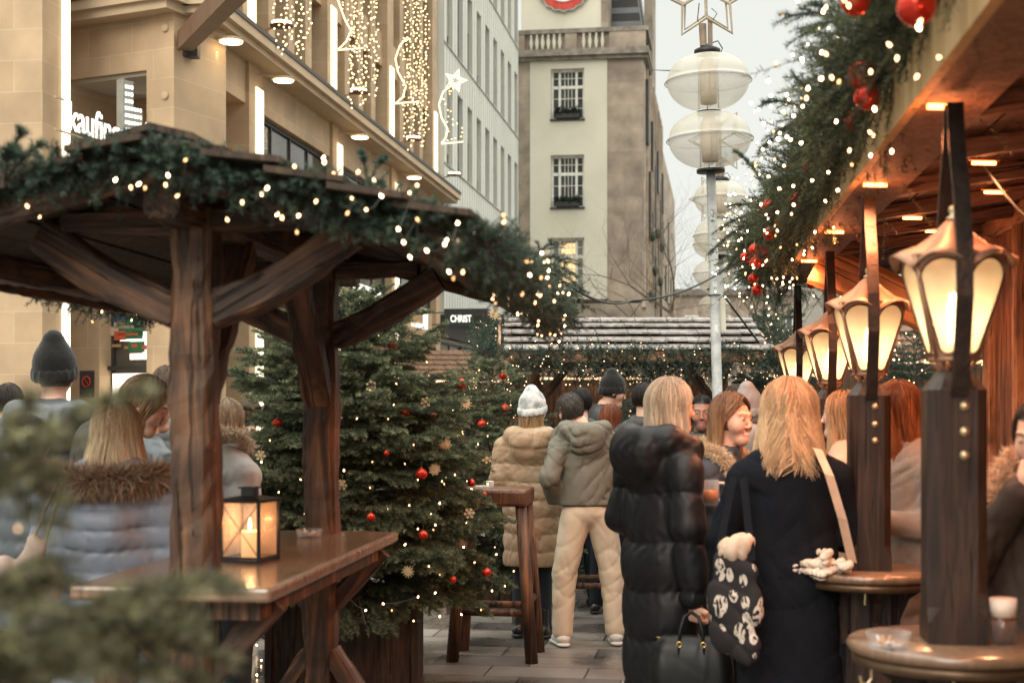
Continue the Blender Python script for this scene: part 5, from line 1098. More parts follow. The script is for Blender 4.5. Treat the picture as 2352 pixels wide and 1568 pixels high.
# glowing orange heater tubes under the eave
for i, (x, y, z) in enumerate([(4.15, -.06, 2.52), (5.6, -.06, 2.52), (7.1, -.06, 2.52), (8.5, -.06, 2.52), (2.7, -.06, 2.52), (5.5, -.45, 2.58), (6.4, -.68, 2.60), (7.0, -.42, 2.57), (7.8, -.66, 2.60), (4.6, -.62, 2.60)]):
    o = link('heater_tube', None, None, FS @ Matrix.Translation((x, y, z)))
    tag(o, ['orange glowing tube beside the top of the nearest lantern yoke', 'orange tube on the eave board between the first and second lantern', 'orange tube on the eave board above the second lantern', 'orange tube on the eave board near its far end', 'orange tube on the eave board just above the photo edge', 'orange tube right of the nearest yoke, upper of the pair', 'orange tube farther in under the ceiling, right of the nearest yoke', 'orange tube under the ceiling left of the nearest yoke', 'small orange tube near the curved brace', 'orange tube deep under the ceiling at the right edge'][i], 'heater', 'orange heater tubes under the stall eave')
    b = MB(); b.tube([(-.01, .045, 0), (.01, -.045, 0)], .008 if i < 5 else .007, 8); b.build('tube', M['orange_tube'], o); b = MB(); b.tube([(-.014, .06, .012), (.014, -.06, .012)], .005, 6); b.build('holder', M['copper'], o)
    point('tube_halo', (0, 0, -.10), 1.9, (1, .28, .10), o, .04); P0 = FS @ Vector((x, y, z)); sp_ = spot('tube_light', (0, 0, -.03), (0, .25, -1), 26 if i < 5 else 26, (1, .36, .16), 150, o, .6, .05)
b = MB(); q = [Vector((5.6 - .5 * t, -.45 - .5 * t, 2.62 - .32 * math.sin(math.pi * t))) for t in [k / 12 for k in range(13)]]; b.tube(q, .006, 6); b.build('cable', M['wire'], stall)
# thick lit garland over the eave, with red baubles
def sw(x, y, z): return FS @ Vector((x, y, z))
FSI = FS.inverted()
def outside(pts): return [p for p in pts if (FSI @ p).y > .05 or (FSI @ p).z > 2.97]
EG = [sw(2.4, -.02, 2.88), sw(4, -.0, 2.82), sw(6, .03, 2.77), sw(8, .07, 2.73), sw(9.6, .14, 2.70), sw(10.3, .12, 2.64)]
fir_garland('very thick fir garland over the right stall eave, strung with lights and red baubles', EG, .25, dens=470, tl=.165, nn=60, nl=.027, nw=.0042, cin=(.030, .046, .022), ctip=(.13, .15, .06), strays=.04, bias=(-.15, -.1, -.05))
EG2 = [sw(9.4, .02, 2.60), sw(10.2, -.1, 2.50), sw(10.3, -1.2, 2.46)]; fir_garland('thin fir garland across the far end of the right stall', EG2, .07, dens=150, tl=.13, nn=40, strays=.1)
for lab, bs, tips, c in (('long dark fir sprig jutting left from the top of the thick garland', (1960, 60, 4.9), [(1820, 35, 4.9), (1850, 75, 4.8), (1880, 10, 4.9)], 0), ('fir branch sticking out left of the thick garland, middle', (1890, 280, 6.4), [(1772, 232, 6.4), (1790, 300, 6.3), (1830, 180, 6.4), (1760, 330, 6.4)], 0), ('long spreading fir branch at the low end of the thick garland', (1790, 500, 8.6), [(1640, 570, 8.6), (1660, 520, 8.5), (1690, 470, 8.6), (1680, 600, 8.6), (1700, 355, 8.7)], 0), ('fir branch hanging between the thick garland and the far lantern', (1800, 590, 9.6), [(1750, 660, 9.5), (1790, 680, 9.6), (1720, 640, 9.6), (1835, 670, 9.6)], 0)):
    branch(lab, at(*bs), [at(*t) for t in tips], nn=70, tl=.16, nl=.027, nw=.0026, ctip=(.09, .115, .055))
lights('warm fairy lights in the near half of the thick garland', outside(garland_bulbs(EG[:3], .35, 60)), .0052, wire=False)
lights('warm fairy lights in the far half of the thick garland', outside(garland_bulbs(EG[2:], .32, 64)), .0050, wire=False)
lights('fairy lights in the thin garland at the far stall end', garland_bulbs(EG2, .1, 24), .006, wire=False)
def eb(u, v, x, off=.43):  # depth at which the garland's street side passes photo position u
    p = sw(x, off, 0); Y = p.y; return at(u, v, Y)
BB = [((2105, 15), 3.35, .047, 'large red bauble at the very top of the thick garland, nearest'), ((1965, 2), 3.7, .04, 'red bauble cut by the top of the photo, left of the nearest one'), ((1980, 173), 4.5, .047, 'upper bauble of the close pair high in the thick garland'), ((1992, 222), 4.5, .044, 'lower bauble of the close pair high in the thick garland'), ((1962, 278), 5.2, .042, 'dull red bauble half hidden below the close pair'), ((1832, 457), 6.9, .042, 'bright red bauble alone at mid height of the thick garland'), ((1765, 474), 7.4, .04, 'dark red bauble left of the bright single one'), ((1796, 512), 7.6, .040, 'red bauble right of the vertical pair'), ((1768, 537), 7.8, .038, 'red bauble just under the dark one'), ((1733, 573), 8.4, .036, 'upper left bauble of the dense cluster'), ((1757, 572), 8.6, .036, 'upper right bauble of the dense cluster'), ((1735, 603), 8.6, .038, 'lower middle bauble of the dense cluster'), ((1712, 590), 8.8, .034, 'leftmost bauble of the dense cluster'), ((1762, 600), 8.9, .033, 'lowest right bauble of the dense cluster'), ((1730, 639), 9.1, .034, 'red bauble below the dense cluster'), ((1739, 665), 9.2, .036, 'lowest red bauble hanging free under the cluster'), ((1797, 580), 9.1, .034, 'dim red bauble right of the dense cluster'), ((1864, 652), 9.6, .032, 'red bauble hanging alone beside the far lantern yoke'), ((1855, 385), 6.3, .03, 'small dim bauble above the bright single one')]
for uv, x, r, lab in BB: bauble(lab, eb(*uv, x), r, 'red baubles on the thick garland', .05)
# ------------------------------------------------------------------ lantern tables
def lantern_table(label, x, y):
    o = thing('lantern_table', label, 'standing table', (x, y, 0), R(-7), 'round standing tables with a lantern on their post'); hw = .081
    b = MB(); c = .03; ring = lambda w_, c_: [(-w_ + c_, -w_), (w_ - c_, -w_), (w_, -w_ + c_), (w_, w_ - c_), (w_ - c_, w_), (-w_ + c_, w_), (-w_, w_ - c_), (-w_, -w_ + c_)]
    prof = [(0, hw, .004), (1.06, hw, .004), (1.10, hw, c), (1.70, hw, c), (1.755, .04, .016)]; vs = []
    for z, w_, c_ in prof: vs += [(a, q, z) for a, q in ring(w_, c_)]
    fs = [(i * 8 + j, i * 8 + (j + 1) % 8, i * 8 + 8 + (j + 1) % 8, i * 8 + 8 + j) for i in range(4) for j in range(8)] + [tuple(range(32, 40)), tuple(range(8))[::-1]]; b._add(vs, fs); b.build('post', M['wood_post'], o)
    b = MB(); b.lathe([(.001, .965), (.275, .965), (.29, .975), (.293, .99), (.285, 1.0), (.001, 1.0)], 48); t = b.build('tabletop', M['wood_table'], o, True); t.data.polygons.foreach_set('use_smooth', [True] * len(t.data.polygons))
    b = MB(); b.lathe([(.25, .93), (.278, .94), (.278, .964), (.25, .964)], 48, cap=False); b.build('rim', mk('dark_bronze', (.16, .10, .055), (.09, .055, .03), 12, .4, metal=.6), o, True)
    for k in range(4):
        a = k * math.pi / 2 + .1; d = Vector((math.cos(a), math.sin(a), 0)); s_ = Vector((-d.y, d.x, 0)); b = MB(); poly = [(.085, .70), (.085, .96), (.24, .96), (.235, .93), (.16, .88), (.125, .80), (.12, .70)]
        b.prism(poly, .03, Matrix.Rotation(a, 4, 'Z')); b.build('corbel', M['wood_post'], o)
    for k in range(6):
        a = k * math.pi / 3 + .35; d = Vector((math.cos(a), math.sin(a), 0)); b = MB(); b.tube([d * .25 + Vector((0, 0, .93)), d * .25 + Vector((0, 0, .905)), d * .262 + Vector((0, 0, .89)), d * .28 + Vector((0, 0, .893)), d * .285 + Vector((0, 0, .912))], .0035, 6); b.build('coat_hook', M['brass'], o)
    b = MB(); b.box(-.3, .3, -.05, .05, 0, .06); b.box(-.05, .05, -.3, -.051, 0, .06); b.box(-.05, .05, .051, .3, 0, .06); b.build('foot', M['wood_post'], o)
    for z in (1.655, 1.585, 1.52):
        b = MB(); st = len(b.v); b.lathe([(.014, 0), (.013, .006), (.001, .011)], 10); b.xf(Matrix.Translation((.015, -hw, z)) @ Matrix.Rotation(R(90), 4, 'X')); b.build('bolt', M['brass'], o, True)
    for s in (-1, 1):   # curved flat yoke bars in front of and behind the lantern
        pts = [(0, s * .088, 1.685), (0, s * .11, 1.75), (0, s * .165, 1.95), (0, s * .16, 2.10), (0, s * .105, 2.26), (0, s * .05, 2.38), (0, s * .02, 2.5)]; b = MB(); vs = []; fs = []; fine = []
        for i in range(len(pts) - 1):
            for k in range(4): t = k / 4; fine.append(Vector(pts[i]).lerp(Vector(pts[i + 1]), t))
        fine.append(Vector(pts[-1]))
        for p in fine: vs += [(p.x + a, p.y + q, p.z) for a, q in ((-.022, -.008), (.022, -.008), (.022, .008), (-.022, .008))]
        n = len(fine); fs = [(i * 4 + j, i * 4 + (j + 1) % 4, i * 4 + 4 + (j + 1) % 4, i * 4 + 4 + j) for i in range(n - 1) for j in range(4)] + [(3, 2, 1, 0), (n * 4 - 4, n * 4 - 3, n * 4 - 2, n * 4 - 1)]; b._add(vs, fs); b.build('yoke_bar', M['iron'], o)
    # lantern head
    L = link('lantern', None, o, Matrix.Rotation(R(8), 4, 'Z')); z0, z1, r0, r1 = 1.785, 2.07, .066, .150
    b = MB()
    for k in range(6):
        a = math.pi / 6 + k * math.pi / 3; p0 = (r0 * math.cos(a), r0 * math.sin(a), z0); p1 = (r1 * math.cos(a), r1 * math.sin(a), z1); b.tube([p0, p1], .0075, 6)
        a2 = a + math.pi / 3; b.tube([p1, (r1 * math.cos(a2), r1 * math.sin(a2), z1)], .006, 6); b.tube([p0, (r0 * math.cos(a2), r0 * math.sin(a2), z0)], .008, 6)
        b.tube([p0, (r0 * .5 * math.cos(a), r0 * .5 * math.sin(a), z0 - .035), (.012 * math.cos(a), .012 * math.sin(a), z0 - .02)], .006, 5)
    b.lathe([(.012, 1.745), (.012, 1.80), (.04, 1.802), (.04, 1.815), (.001, 1.815)], 12); b.build('frame', M['copper'], L, True)
    for k in range(6):   # rounded pane set in a copper surround with teardrop opening
        a = k * math.pi / 3; R0, R1 = r0 * math.cos(math.pi / 6), r1 * math.cos(math.pi / 6); H_ = math.hypot(z1 - z0, R1 - R0); sx_ = Matrix.Rotation(a + math.pi / 2, 4, 'Z')
        def P3(x, t, off=0.): r_ = R0 + (R1 - R0) * t + off; return sx_ @ Vector((x, -r_, z0 + (z1 - z0) * t))
        def outl(wb, wt, n=20):
            pts = []
            for i in range(n + 1): th = math.pi * i / n; pts.append((wt * math.cos(th), .76 + .20 * math.sin(th)))
            for i in range(n + 1): th = math.pi + math.pi * i / n; pts.append((wb * math.cos(th), .14 + .09 * math.sin(th)))
            return pts
        ins = outl(.024, .064); wb0, wt0 = r0 * .5, r1 * .5; m = len(ins); b = MB(); vs = []
        outp = []
        for x, t in ins:
            if t >= .76: tt = .99 if t > .83 else .76 + (t - .76) * 3.1; outp.append((max(-1, min(1, x / .058)) * (wb0 + (wt0 - wb0) * tt), tt))
            elif t <= .14: tt = .01 if t < .10 else .14 - (.14 - t) * 3.2; outp.append((max(-1, min(1, x / .021)) * (wb0 + (wt0 - wb0) * tt), tt))
            else: outp.append((math.copysign(wb0 + (wt0 - wb0) * t, x), t))
        vs = [P3(x, t, .001) for x, t in ins] + [P3(x, t, .001) for x, t in outp]; b._add(vs, [(i, (i + 1) % m, m + (i + 1) % m, m + i) for i in range(m)]); b.build('surround', M['copper'], L)
        b = MB(); b._add([P3(x, t, .004) for x, t in ins], [tuple(range(m))]); b.build('pane', M['lantern_pane'], L); b = MB(); b.tube([P3(x, t, .006) for x, t in ins], .0028, 5, closed=True); b.build('bead', M['iron'], L)
    # scalloped cap
    b = MB(); n = 72; prof = [(.012, 2.175), (.03, 2.16), (.06, 2.125), (.10, 2.09), (.138, 2.068), (.160, 2.045)]; vs = []
    for i, (r_, z) in enumerate(prof):
        f = (i / 5) ** 2
        for j in range(n): th = 2 * math.pi * j / n; c_ = abs(math.cos(3 * th)) ; vs.append((r_ * (1 + .10 * f * c_) * math.cos(th), r_ * (1 + .10 * f * c_) * math.sin(th), z + f * (.040 * c_ - .014)))
    fs = [(i * n + j, i * n + (j + 1) % n, (i + 1) * n + (j + 1) % n, (i + 1) * n + j) for i in range(5) for j in range(n)]; b._add(vs, fs); cp = b.build('cap', M['copper'], L, True); sd = cp.modifiers.new('solid', 'SOLIDIFY'); sd.thickness = .003
    b = MB(); b.lathe([(.001, 2.17), (.018, 2.172), (.02, 2.182), (.008, 2.19), (.014, 2.20), (.012, 2.212), (.001, 2.218)], 14); b.build('finial', M['brass'], L, True)
    b = MB(); b.lathe([(.001, 1.83), (.014, 1.838), (.017, 1.86), (.017, 1.94), (.012, 1.965), (.001, 1.975)], 14); b.build('bulb', M['lamp_hot'], L, True); point('lamp_light', (0, 0, 1.90), 4.2, (1, .68, .40), L, .03)
    return o
LT = [(2190, 3.98, 'nearest lantern table at the lower right, with an ashtray and a beer glass on it'), (1995, 5.75, 'second lantern table with crumpled napkins on it'), (1906, 7.75, 'third lantern table, mostly hidden behind the women'), (1832, 9.9, 'farthest lantern table, its lantern smallest in the row')]
l0 = lantern_table(LT[0][2], atx(LT[0][0], LT[0][1]), LT[0][1])
for u, Y, lab in LT[1:]: dup(l0, None, lab, Matrix.Translation((atx(u, Y), Y, 0)) @ Matrix.Rotation(R(-7), 4, 'Z'))
ashtray('large glass ashtray on the nearest lantern table', (atx(2040, 3.85), 3.85, 1.0), .062, .045)
tumbler('dark beer glass with tall pale foam on the nearest lantern table', (atx(2304, 3.93), 3.93, 1.0), .036, .125, mk('dark_beer', (.10, .03, .01), None, 5, .2), mk('foam', (.85, .72, .6)))
def crumple(name, label, cat, c, r, seed, mat, sc=(1, .8, .6)):
    rr = np.random.default_rng(seed); s = SDF(.0045)
    for i in range(16): p = rr.normal(size=3) * np.array([.032, .028, .018]) * r / .06; q = rr.normal(size=3) * .5 * r; s.cap(tuple(p + [0, 0, r * .5]), tuple(p + q * [1, 1, .5] + [0, 0, r * .5]), r * .24, r * .16, k=.004)
    V, F = s.mesh(.016, 150, seed, zcut=0); o = link(name, npmesh(name, V, F, mat, smooth=True), None, Matrix.Translation(c)); V = None; return tag(o, label, cat)
nap = mk('napkin', (.78, .70, .60), (.62, .5, .4), 25, .8, .4)
crumple('napkin', 'large crumpled paper napkin on the second lantern table', 'napkin', (atx(1897, 5.6), 5.6, 1.0), .06, 3, nap); crumple('napkin', 'smaller crumpled napkin tight against the second lantern post', 'napkin', (atx(1935, 5.62), 5.62, 1.0), .036, 5, nap)
# ------------------------------------------------------------------ people
def lerp3(a, b, t): return tuple(a[i] + (b[i] - a[i]) * t for i in range(3))
SK = (.72, .42, .30)
def head_geo(h, skin=SK, hairc=(.05, .035, .025), shave=True, smile=False, brow=(.12, .07, .04), beard=0):
    s = SDF(h)
    s.ball((0, -.014, .032), .1, (.77, .95, .92), .01); s.cap((0, .018, -.02), (0, .048, -.078), .062, .037, (1, 1, 1), .03)
    for q in (-1, 1):
        s.ball((q * .038, .054, -.016), .024, (1, .9, 1.1), .03); s.ball((q * .080, -.010, .0), .028, (.35, .6, 1.05), .008)
        s.cap((q * .046, .070, .036), (q * .012, .084, .033), .006, .007, k=.016); s.ball((q * .031, .098, .014), .013, (1.25, 1, .8), .008, cut=True); s.ball((q * .031, .0745, .013), .0125, k=.003)
        s.ball((q * .011, .096, -.026), .008, k=.006)
    s.cap((0, .086, .02), (0, .102, -.020), .0065, .0088, k=.010); s.ball((0, .064, -.088), .018, k=.03)
    s.cap((-.018, .078, -.050), (.018, .078, -.050), .006, .006, k=.006); s.cap((-.015, .077, -.064), (.015, .077, -.064), .0065, .0065, k=.007)
    if smile:
        for q in (-1, 1): s.ball((q * .036, .060, -.026), .018, (1, 1, .9), .03)
    s.cap((0, -.022, -.06), (0, -.035, -.19), .052, .06, k=.02)
    V, F = s.mesh(); x, y, z = V[:, 0], V[:, 1], V[:, 2]; C = np.tile(np.array(skin), (len(V), 1)).astype(float)
    C *= (1 + .05 * np.sin(x * 90) * np.sin(z * 70))[:, None]
    ck = np.exp(-(((np.abs(x) - .045) ** 2 + (z + .02) ** 2) / .0006)) * (y > .03); C = C * (1 - .22 * ck[:, None]) + np.array([.75, .25, .2]) * .22 * ck[:, None]
    lip = (np.abs(x) < .026) & (y > .070) & (np.abs(z + .057) < .0125) & (np.abs(x) < .027); C[lip] = np.array(skin) * (.80, .48, .50)
    if smile: t = (np.abs(x) < .021) & (y > .06) & (np.abs(z + .056 - 14 * x * x) < .0075); C[t] = (.85, .8, .75)
    for q in (-1, 1):
        e = (np.abs(x - q * .031) < .0125) & (np.abs(z - .012) < .0048) & (y > .066); C[e] = np.array(skin) * .55 + .12; d = (x - q * .031) ** 2 + (z - .012) ** 2; C[e & (d < .0055 ** 2)] = (.04, .025, .02)
        br = (np.abs(np.abs(x) - .031) < .019) & (np.abs(z - .038 + (np.abs(x) - .031) ** 2 * 12) < .0032) & (y > .06); C[br] = brow
    if beard: bd = (z < -.035) & (z > -.115) & (y > -.01 + .0 * x) & ~lip; C[bd] = C[bd] * (1 - beard) + np.array(hairc) * beard
    if shave: sc = (z > .075 - .0 * y) | ((y < .02) & (z > -.045) & ~((np.abs(x) > .074) & (y > -.03))); sc &= ~((y > .045) & (z < .075)); C[sc] = np.array(hairc)
    return V, F, C
def strands(n, L, c_root, c_tip, off=.004, w=.006, face=52, theta=(5, 88), wave=.01, wfreq=20, seed=0, inward=.0, rad=(.079, .098, .105), cz=.028, part=0, tmin=-12, back=0, var=.25, fwd=0, flip=0, out=0):
    """hair as many tapered locks falling from the scalp, head frame"""
    r = np.random.default_rng(seed); fa = R(face)
    az = r.uniform(-np.pi, np.pi, n); th = np.degrees(np.arcsin(r.uniform(math.sin(R(theta[0])), math.sin(R(theta[1])), n))); th = np.radians(th)
    if fwd == 0: inface = (np.abs(az) < fa * .9) & (th < R(48)); az = np.where(inface, np.sign(az + 1e-6) * r.uniform(fa, fa + .9, n), az)
    ns = 12; Ln = L * r.uniform(.66, 1.12, n); S = np.linspace(0, 1, ns)[None] * Ln[:, None]; Rm = .1
    thS = th[:, None] - S / Rm; tm = R(tmin); arc = np.clip(th[:, None] - tm, 0, None) * Rm; fall = np.clip(S - arc, 0, None); thc = np.maximum(thS, tm)
    swing = np.clip(S / .12, 0, 1); tgt = np.sign(az + 1e-6) * np.maximum(np.abs(az), fa); A = az[:, None] * (1 - swing) + tgt[:, None] * swing
    if back: A = A + (np.sign(A) * np.pi - A) * back * swing
    o = off + r.uniform(0, .012, (n, 1)); rx, ry, rz = rad[0] + o, rad[1] + o, rad[2] + o
    X = rx * np.cos(thc) * np.sin(A); Y = ry * np.cos(thc) * np.cos(A) - .014; Z = cz + rz * np.sin(thc) - fall
    ph = r.uniform(0, 6, (n, 1)); lump = (np.round(A * 3.5) * 1.7) 
    wv = wave * np.clip((S) / .12, 0, 1); X = X + wv * np.sin(S * wfreq + lump + ph * .25) + fall * (-inward * X * 3) + out * fall * np.sin(A); Y = Y + out * fall * np.cos(A) ; Y = Y + wv * np.cos(S * wfreq * .9 + lump * 1.3 + ph * .25)
    if flip: X = X + np.sign(X) * fall ** 2 * flip
    P = np.stack([X, Y, Z], -1); T = np.gradient(P, axis=1); T = unit(T); N = unit(np.stack([X, Y + .014, (Z - cz) * (fall < .001)], -1)); Bn = unit(np.cross(T, N)); wd = (w * r.uniform(.6, 1.3, (n, 1)) * np.clip(1.35 - S / Ln[:, None], .12, 1))[..., None]
    ring = np.stack([P + Bn * wd * .5, P + N * wd * .35, P - Bn * wd * .5], 2); V = ring.reshape(-1, 3)
    b = (np.arange(n) * ns * 3)[:, None, None] + (np.arange(ns - 1) * 3)[None, :, None]; j = np.arange(3)[None, None, :]; j2 = (j + 1) % 3
    F = np.stack([b + j, b + j2, b + 3 + j2, b + 3 + j], -1).reshape(-1, 4)
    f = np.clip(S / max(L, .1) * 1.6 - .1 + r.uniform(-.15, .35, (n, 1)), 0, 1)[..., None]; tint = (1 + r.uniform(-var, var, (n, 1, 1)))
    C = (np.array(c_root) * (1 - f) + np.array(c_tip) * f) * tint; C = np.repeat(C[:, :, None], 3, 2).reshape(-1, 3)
    return V, F, C
def hand_sdf(s, wrist, fwd, palm, curl=.8, side=1, thumb=True):
    """palm and five curled fingers; fwd = finger direction, palm = direction the palm faces"""
    f = Vector(fwd).normalized(); p = Vector(palm); p = (p - f * p.dot(f)).normalized(); l = f.cross(p) * side; w = Vector(wrist); k = .006
    s.cap(tuple(w), tuple(w + f * .03), .024, .026, k=.015)
    for i in range(4): q = l * (.028 - .019 * i); s.cap(tuple(w + f * .02 + q * .6), tuple(w + f * .085 + q), .015, .0115, k=.012)
    for i, (L1, L2) in enumerate(((.036, .034), (.042, .038), (.038, .036), (.030, .028))):
        q = l * (.030 - .020 * i); b = w + f * (.088 - .004 * abs(i - 1)) + q; a = curl * 1.25; d1 = (f * math.cos(a) + p * math.sin(a)); a2 = curl * 2.5; d2 = (f * math.cos(a2) + p * math.sin(a2)); m = b + d1 * L1; e = m + d2 * L2
        s.cap(tuple(b), tuple(m), .0098, .009, k=k); s.cap(tuple(m), tuple(e), .009, .0075, k=k)
    if thumb: b = w + f * .035 + l * .026; m = b + (f * .5 + l * .7 + p * .5).normalized() * .035; e = m + (f * .75 + p * .6 - l * .1).normalized() * .032; s.cap(tuple(b), tuple(m), .013, .011, k=.01); s.cap(tuple(m), tuple(e), .0105, .0085, k=k)
ARMS = {'down': ((.235, -.03, 1.14), (.25, .03, .89)), 'pocket': ((.29, -.09, 1.15), (.215, .09, .98)), 'front': ((.24, .0, 1.14), (.10, .22, 1.17)), 'up': ((.24, .10, 1.17), (.10, .24, 1.34)), 'in': ((.225, -.04, 1.14), (.16, .13, 1.0))}
def person(label, u, Y, H, yaw, coat, head=(0, 0, 0), hyaw=0, hpitch=0, hroll=0, hair=None, arms=('in', 'in'), detail=.0095, face=None, skin=SK, hat=None, hood=None, legs=None, shoes=None, hem=.72, puff=None, wrinkle=.006, girth=1.0, hands=(None, None), stance=.1, collar=True, lean=0, flare=0, group=None, x=None, band=None, fur=None, shave=True, lowbody=True, beard=0, turned=0, belt=None):
    sc = H / 1.75; seed = int(u) % 97; root = thing('person', label, 'person', ((atx(u, Y) if x is None else x), Y, 0), R(yaw), group); root.matrix_basis = root.matrix_basis @ Matrix.Diagonal((sc, sc, sc, 1))
    ARM = [ARMS[a] if isinstance(a, str) else a for a in arms]
    HM = Matrix.Translation((head[0], head[1] + .02, 1.635 + head[2])) @ Matrix.Translation((0, -.03, -.1)) @ Matrix.Rotation(R(hyaw), 4, 'Z') @ Matrix.Rotation(R(hpitch), 4, 'X') @ Matrix.Rotation(R(hroll), 4, 'Y') @ Matrix.Translation((0, .03, .1))
    hm = np.array(HM); tf = lambda V: (V @ hm[:3, :3].T + hm[:3, 3])
    fk = face or {}; hc = (hair or {}).get('root', (.05, .035, .025)); V, F, C = head_geo(.0042 if detail < .008 else .006, skin, hc, shave, beard=beard, **fk); V = tf(V)
    parts = [(V, F, C)]
    # body under the clothes
    s = SDF(.016); lx = lean
    s.cap((0, 0, 1.36), (lx * .0, 0, 1.0), .13, .12, (1.15, .75, 1), .04); s.cap((-.13, -.01, 1.41), (.13, -.01, 1.41), .045, k=.05); s.cap((0, -.01, 1.40), (head[0] * .6, head[1] * .6 - .01, 1.52), .055, .055, k=.03); s.ball((0, 0, .95), .15, (1.05, .75, .8), .05)
    for i, q in enumerate((1, -1)):
        e, w = ARM[i]; sh = (q * .175, -.01, 1.39); el = (q * e[0], e[1], e[2]); wr = (q * w[0], w[1], w[2]); s.cap(sh, el, .048, .038, k=.03); s.cap(el, wr, .037, .026, k=.01)
        s.cap((q * .085, 0, .92), (q * stance, .01, .50), .085, .06, k=.03); s.cap((q * stance, .01, .50), (q * (stance + .02), -.01, .09), .055, .04, k=.01); s.cap((q * (stance + .02), -.02, .05), (q * (stance + .035), .15, .035), .035, .028, k=.02)
    V2, F2 = s.mesh(); parts.append((V2, F2, np.tile(np.array(skin), (len(V2), 1))))
    for i, q in enumerate((1, -1)):
        if hands[i]:
            s = SDF(.005); e, w = ARM[i]; wr = Vector((q * w[0], w[1], w[2])); el = Vector((q * e[0], e[1], e[2])); hd = hands[i]; fw = Vector(hd[0]) if hd[0] else (wr - el); s.cap(tuple(wr - fw.normalized() * .07), tuple(wr), .026, .024, k=.01); hand_sdf(s, wr, fw, hd[1], hd[2], q); V3, F3 = s.mesh(); c3 = np.tile(np.array(skin), (len(V3), 1)); parts.append((V3, F3, c3))
    V, F, C = joinm(parts); body = link('body', npmesh('body', V, F, M['skin'], C), root)
    # coat
    d = detail; s = SDF(d); g = girth; sp, am = 1, 0
    long = hem < .62; zb = hem
    if puff:
        s.cap((0, -.0, 1.36), (0, 0, .95), .178 * g, .185 * g, (1.08, .76, 1), .03); 
        if zb < .9: s.cap((0, 0, .97), (0, 0, zb), .188 * g, (.19 + flare) * g, (1.05, .78, 1), .025)
    else:
        s.cap((0, 0, 1.34), (0, 0, .98), .170 * g, .172 * g, (1.12, .72, 1), .05)
        if zb < .9: s.cap((0, 0, .98), (0, 0, zb), .175 * g, (.19 + flare) * g, (1.08, .76, 1), .05)
    s.cap((-.125 * g, -.012, 1.385), (.125 * g, -.012, 1.385), .078, k=.05); s.cap((-.05, -.015, 1.44), (.05, -.015, 1.44), .07, k=.05)
    for i, q in enumerate((1, -1)):
        e, w = ARM[i]; sh = (q * .19 * g, -.012, 1.37); el = (q * e[0] * (1 + .25 * (g - 1)), e[1], e[2]); wr = (q * w[0] * (1 + .1 * (g - 1)), w[1], w[2]); r0, r1, r2 = (.080, .074, .062) if puff else (.072, .060, .050)
        s.cap(sh, el, r0 * g, r1 * g, (1, 1, 1), .028); s.cap(el, lerp3(el, wr, .93), r1 * g, r2, (1, 1, 1), .02)
    if collar: 
        for a in range(8):
            a0, a1 = a * math.pi / 4, (a + 1) * math.pi / 4; P = lambda t: (head[0] * .5 + .075 * math.cos(t), head[1] * .5 - .02 + .07 * math.sin(t), 1.475 + .01 * math.sin(t)); s.cap(P(a0), P(a1), .028, k=.02)
    if hood:
        hx, hy_ = head[0] * .5, head[1] * .5; r_ = hood.get('r', .055); zt = hood.get('z', 1.47)
        arcp = [(hx + .155, .04, zt - .03), (hx + .13, -.06, zt + .01), (hx + .06, -.125, zt), (hx, -.14, zt - .005), (hx - .06, -.125, zt), (hx - .13, -.06, zt + .01), (hx - .155, .04, zt - .03)]
        for a, c in zip(arcp[:-1], arcp[1:]): s.cap(a, c, r_, r_, k=.03)
        s.cap((hx - .06, -.14, zt - .05), (hx + .06, -.14, zt - .05), r_ * 1.1, k=.04); s.ball((hx, -.14, zt - .10), r_ * hood.get('drop', 1.25), (1.5, .7, 1), .04)
    V, F = s.mesh(wrinkle * (.5 if puff else .95), 34, seed, zcut=zb, quilt=(puff[0] if puff else .1, puff[1], 1.43) if puff else None); ct = link('coat', npmesh('coat', V, F, coat), root)
    if belt:
        s = SDF(.009); s.cap((0, 0, belt - .02), (0, 0, belt + .02), .181 * g, .181 * g, (1.12, .73, 1), .01); s2 = V[:0]; Vb, Fb = s.mesh(); kf = (np.abs(Vb[:, 2] - belt) < .035)[Fb].all(1); link('belt', npmesh('belt', Vb, Fb[kf], coat), root)
    if band: s = SDF(.008); s.cap((0, 0, hem + .045), (0, 0, hem + .0), .172 * g, .165 * g, (1.1, .72, 1), .01); V, F = s.mesh(.001, 40, 3, zcut=hem - .005); link('waistband', npmesh('waistband', V, F, band), root)
    legs = legs or dict(mat=DNV); shoes = shoes or dict(mat=BOOT, sole=SOLE_B)
    if legs:
        s = SDF(.009 if detail < .0105 else .014); lm = legs['mat']; rr = legs.get('r', (.095, .075, .062)); s.ball((0, 0, .93), .155, (1.0, .78, .8), .04)
        for q in (1, -1): s.cap((q * .085, 0, .90), (q * stance, .015, .50), rr[0], rr[1], k=.02); s.cap((q * stance, .015, .50), (q * (stance + .02), -.012, .10), rr[1], rr[2], k=.02)
        V, F = s.mesh(legs.get('wr', .006) * .42, 24, seed + 1, wdir=(.8, .8, 1)); link('trousers', npmesh('trousers', V, F, lm), root)
    if shoes:
        for q in (1, -1):
            x0 = q * (stance + .02); s = SDF(.006); s.cap((x0, -.05, .055), (x0 + q * .02, .12, .04), .042, .036, (1, 1, .8), .02); s.cap((x0, -.03, .06), (x0, -.02, shoes.get('h', .09)), .045, .043, k=.02); V, F = s.mesh(.001, 30, 1); sh = link('shoe', npmesh('shoe', V, F, shoes['mat']), root); s = SDF(.006); s.cap((x0, -.055, .018), (x0 + q * .022, .13, .018), .045, .042, (1, 1, .42), .01); V, F = s.mesh(zcut=.001); link('sole', npmesh('sole', V, F, shoes['sole']), sh)
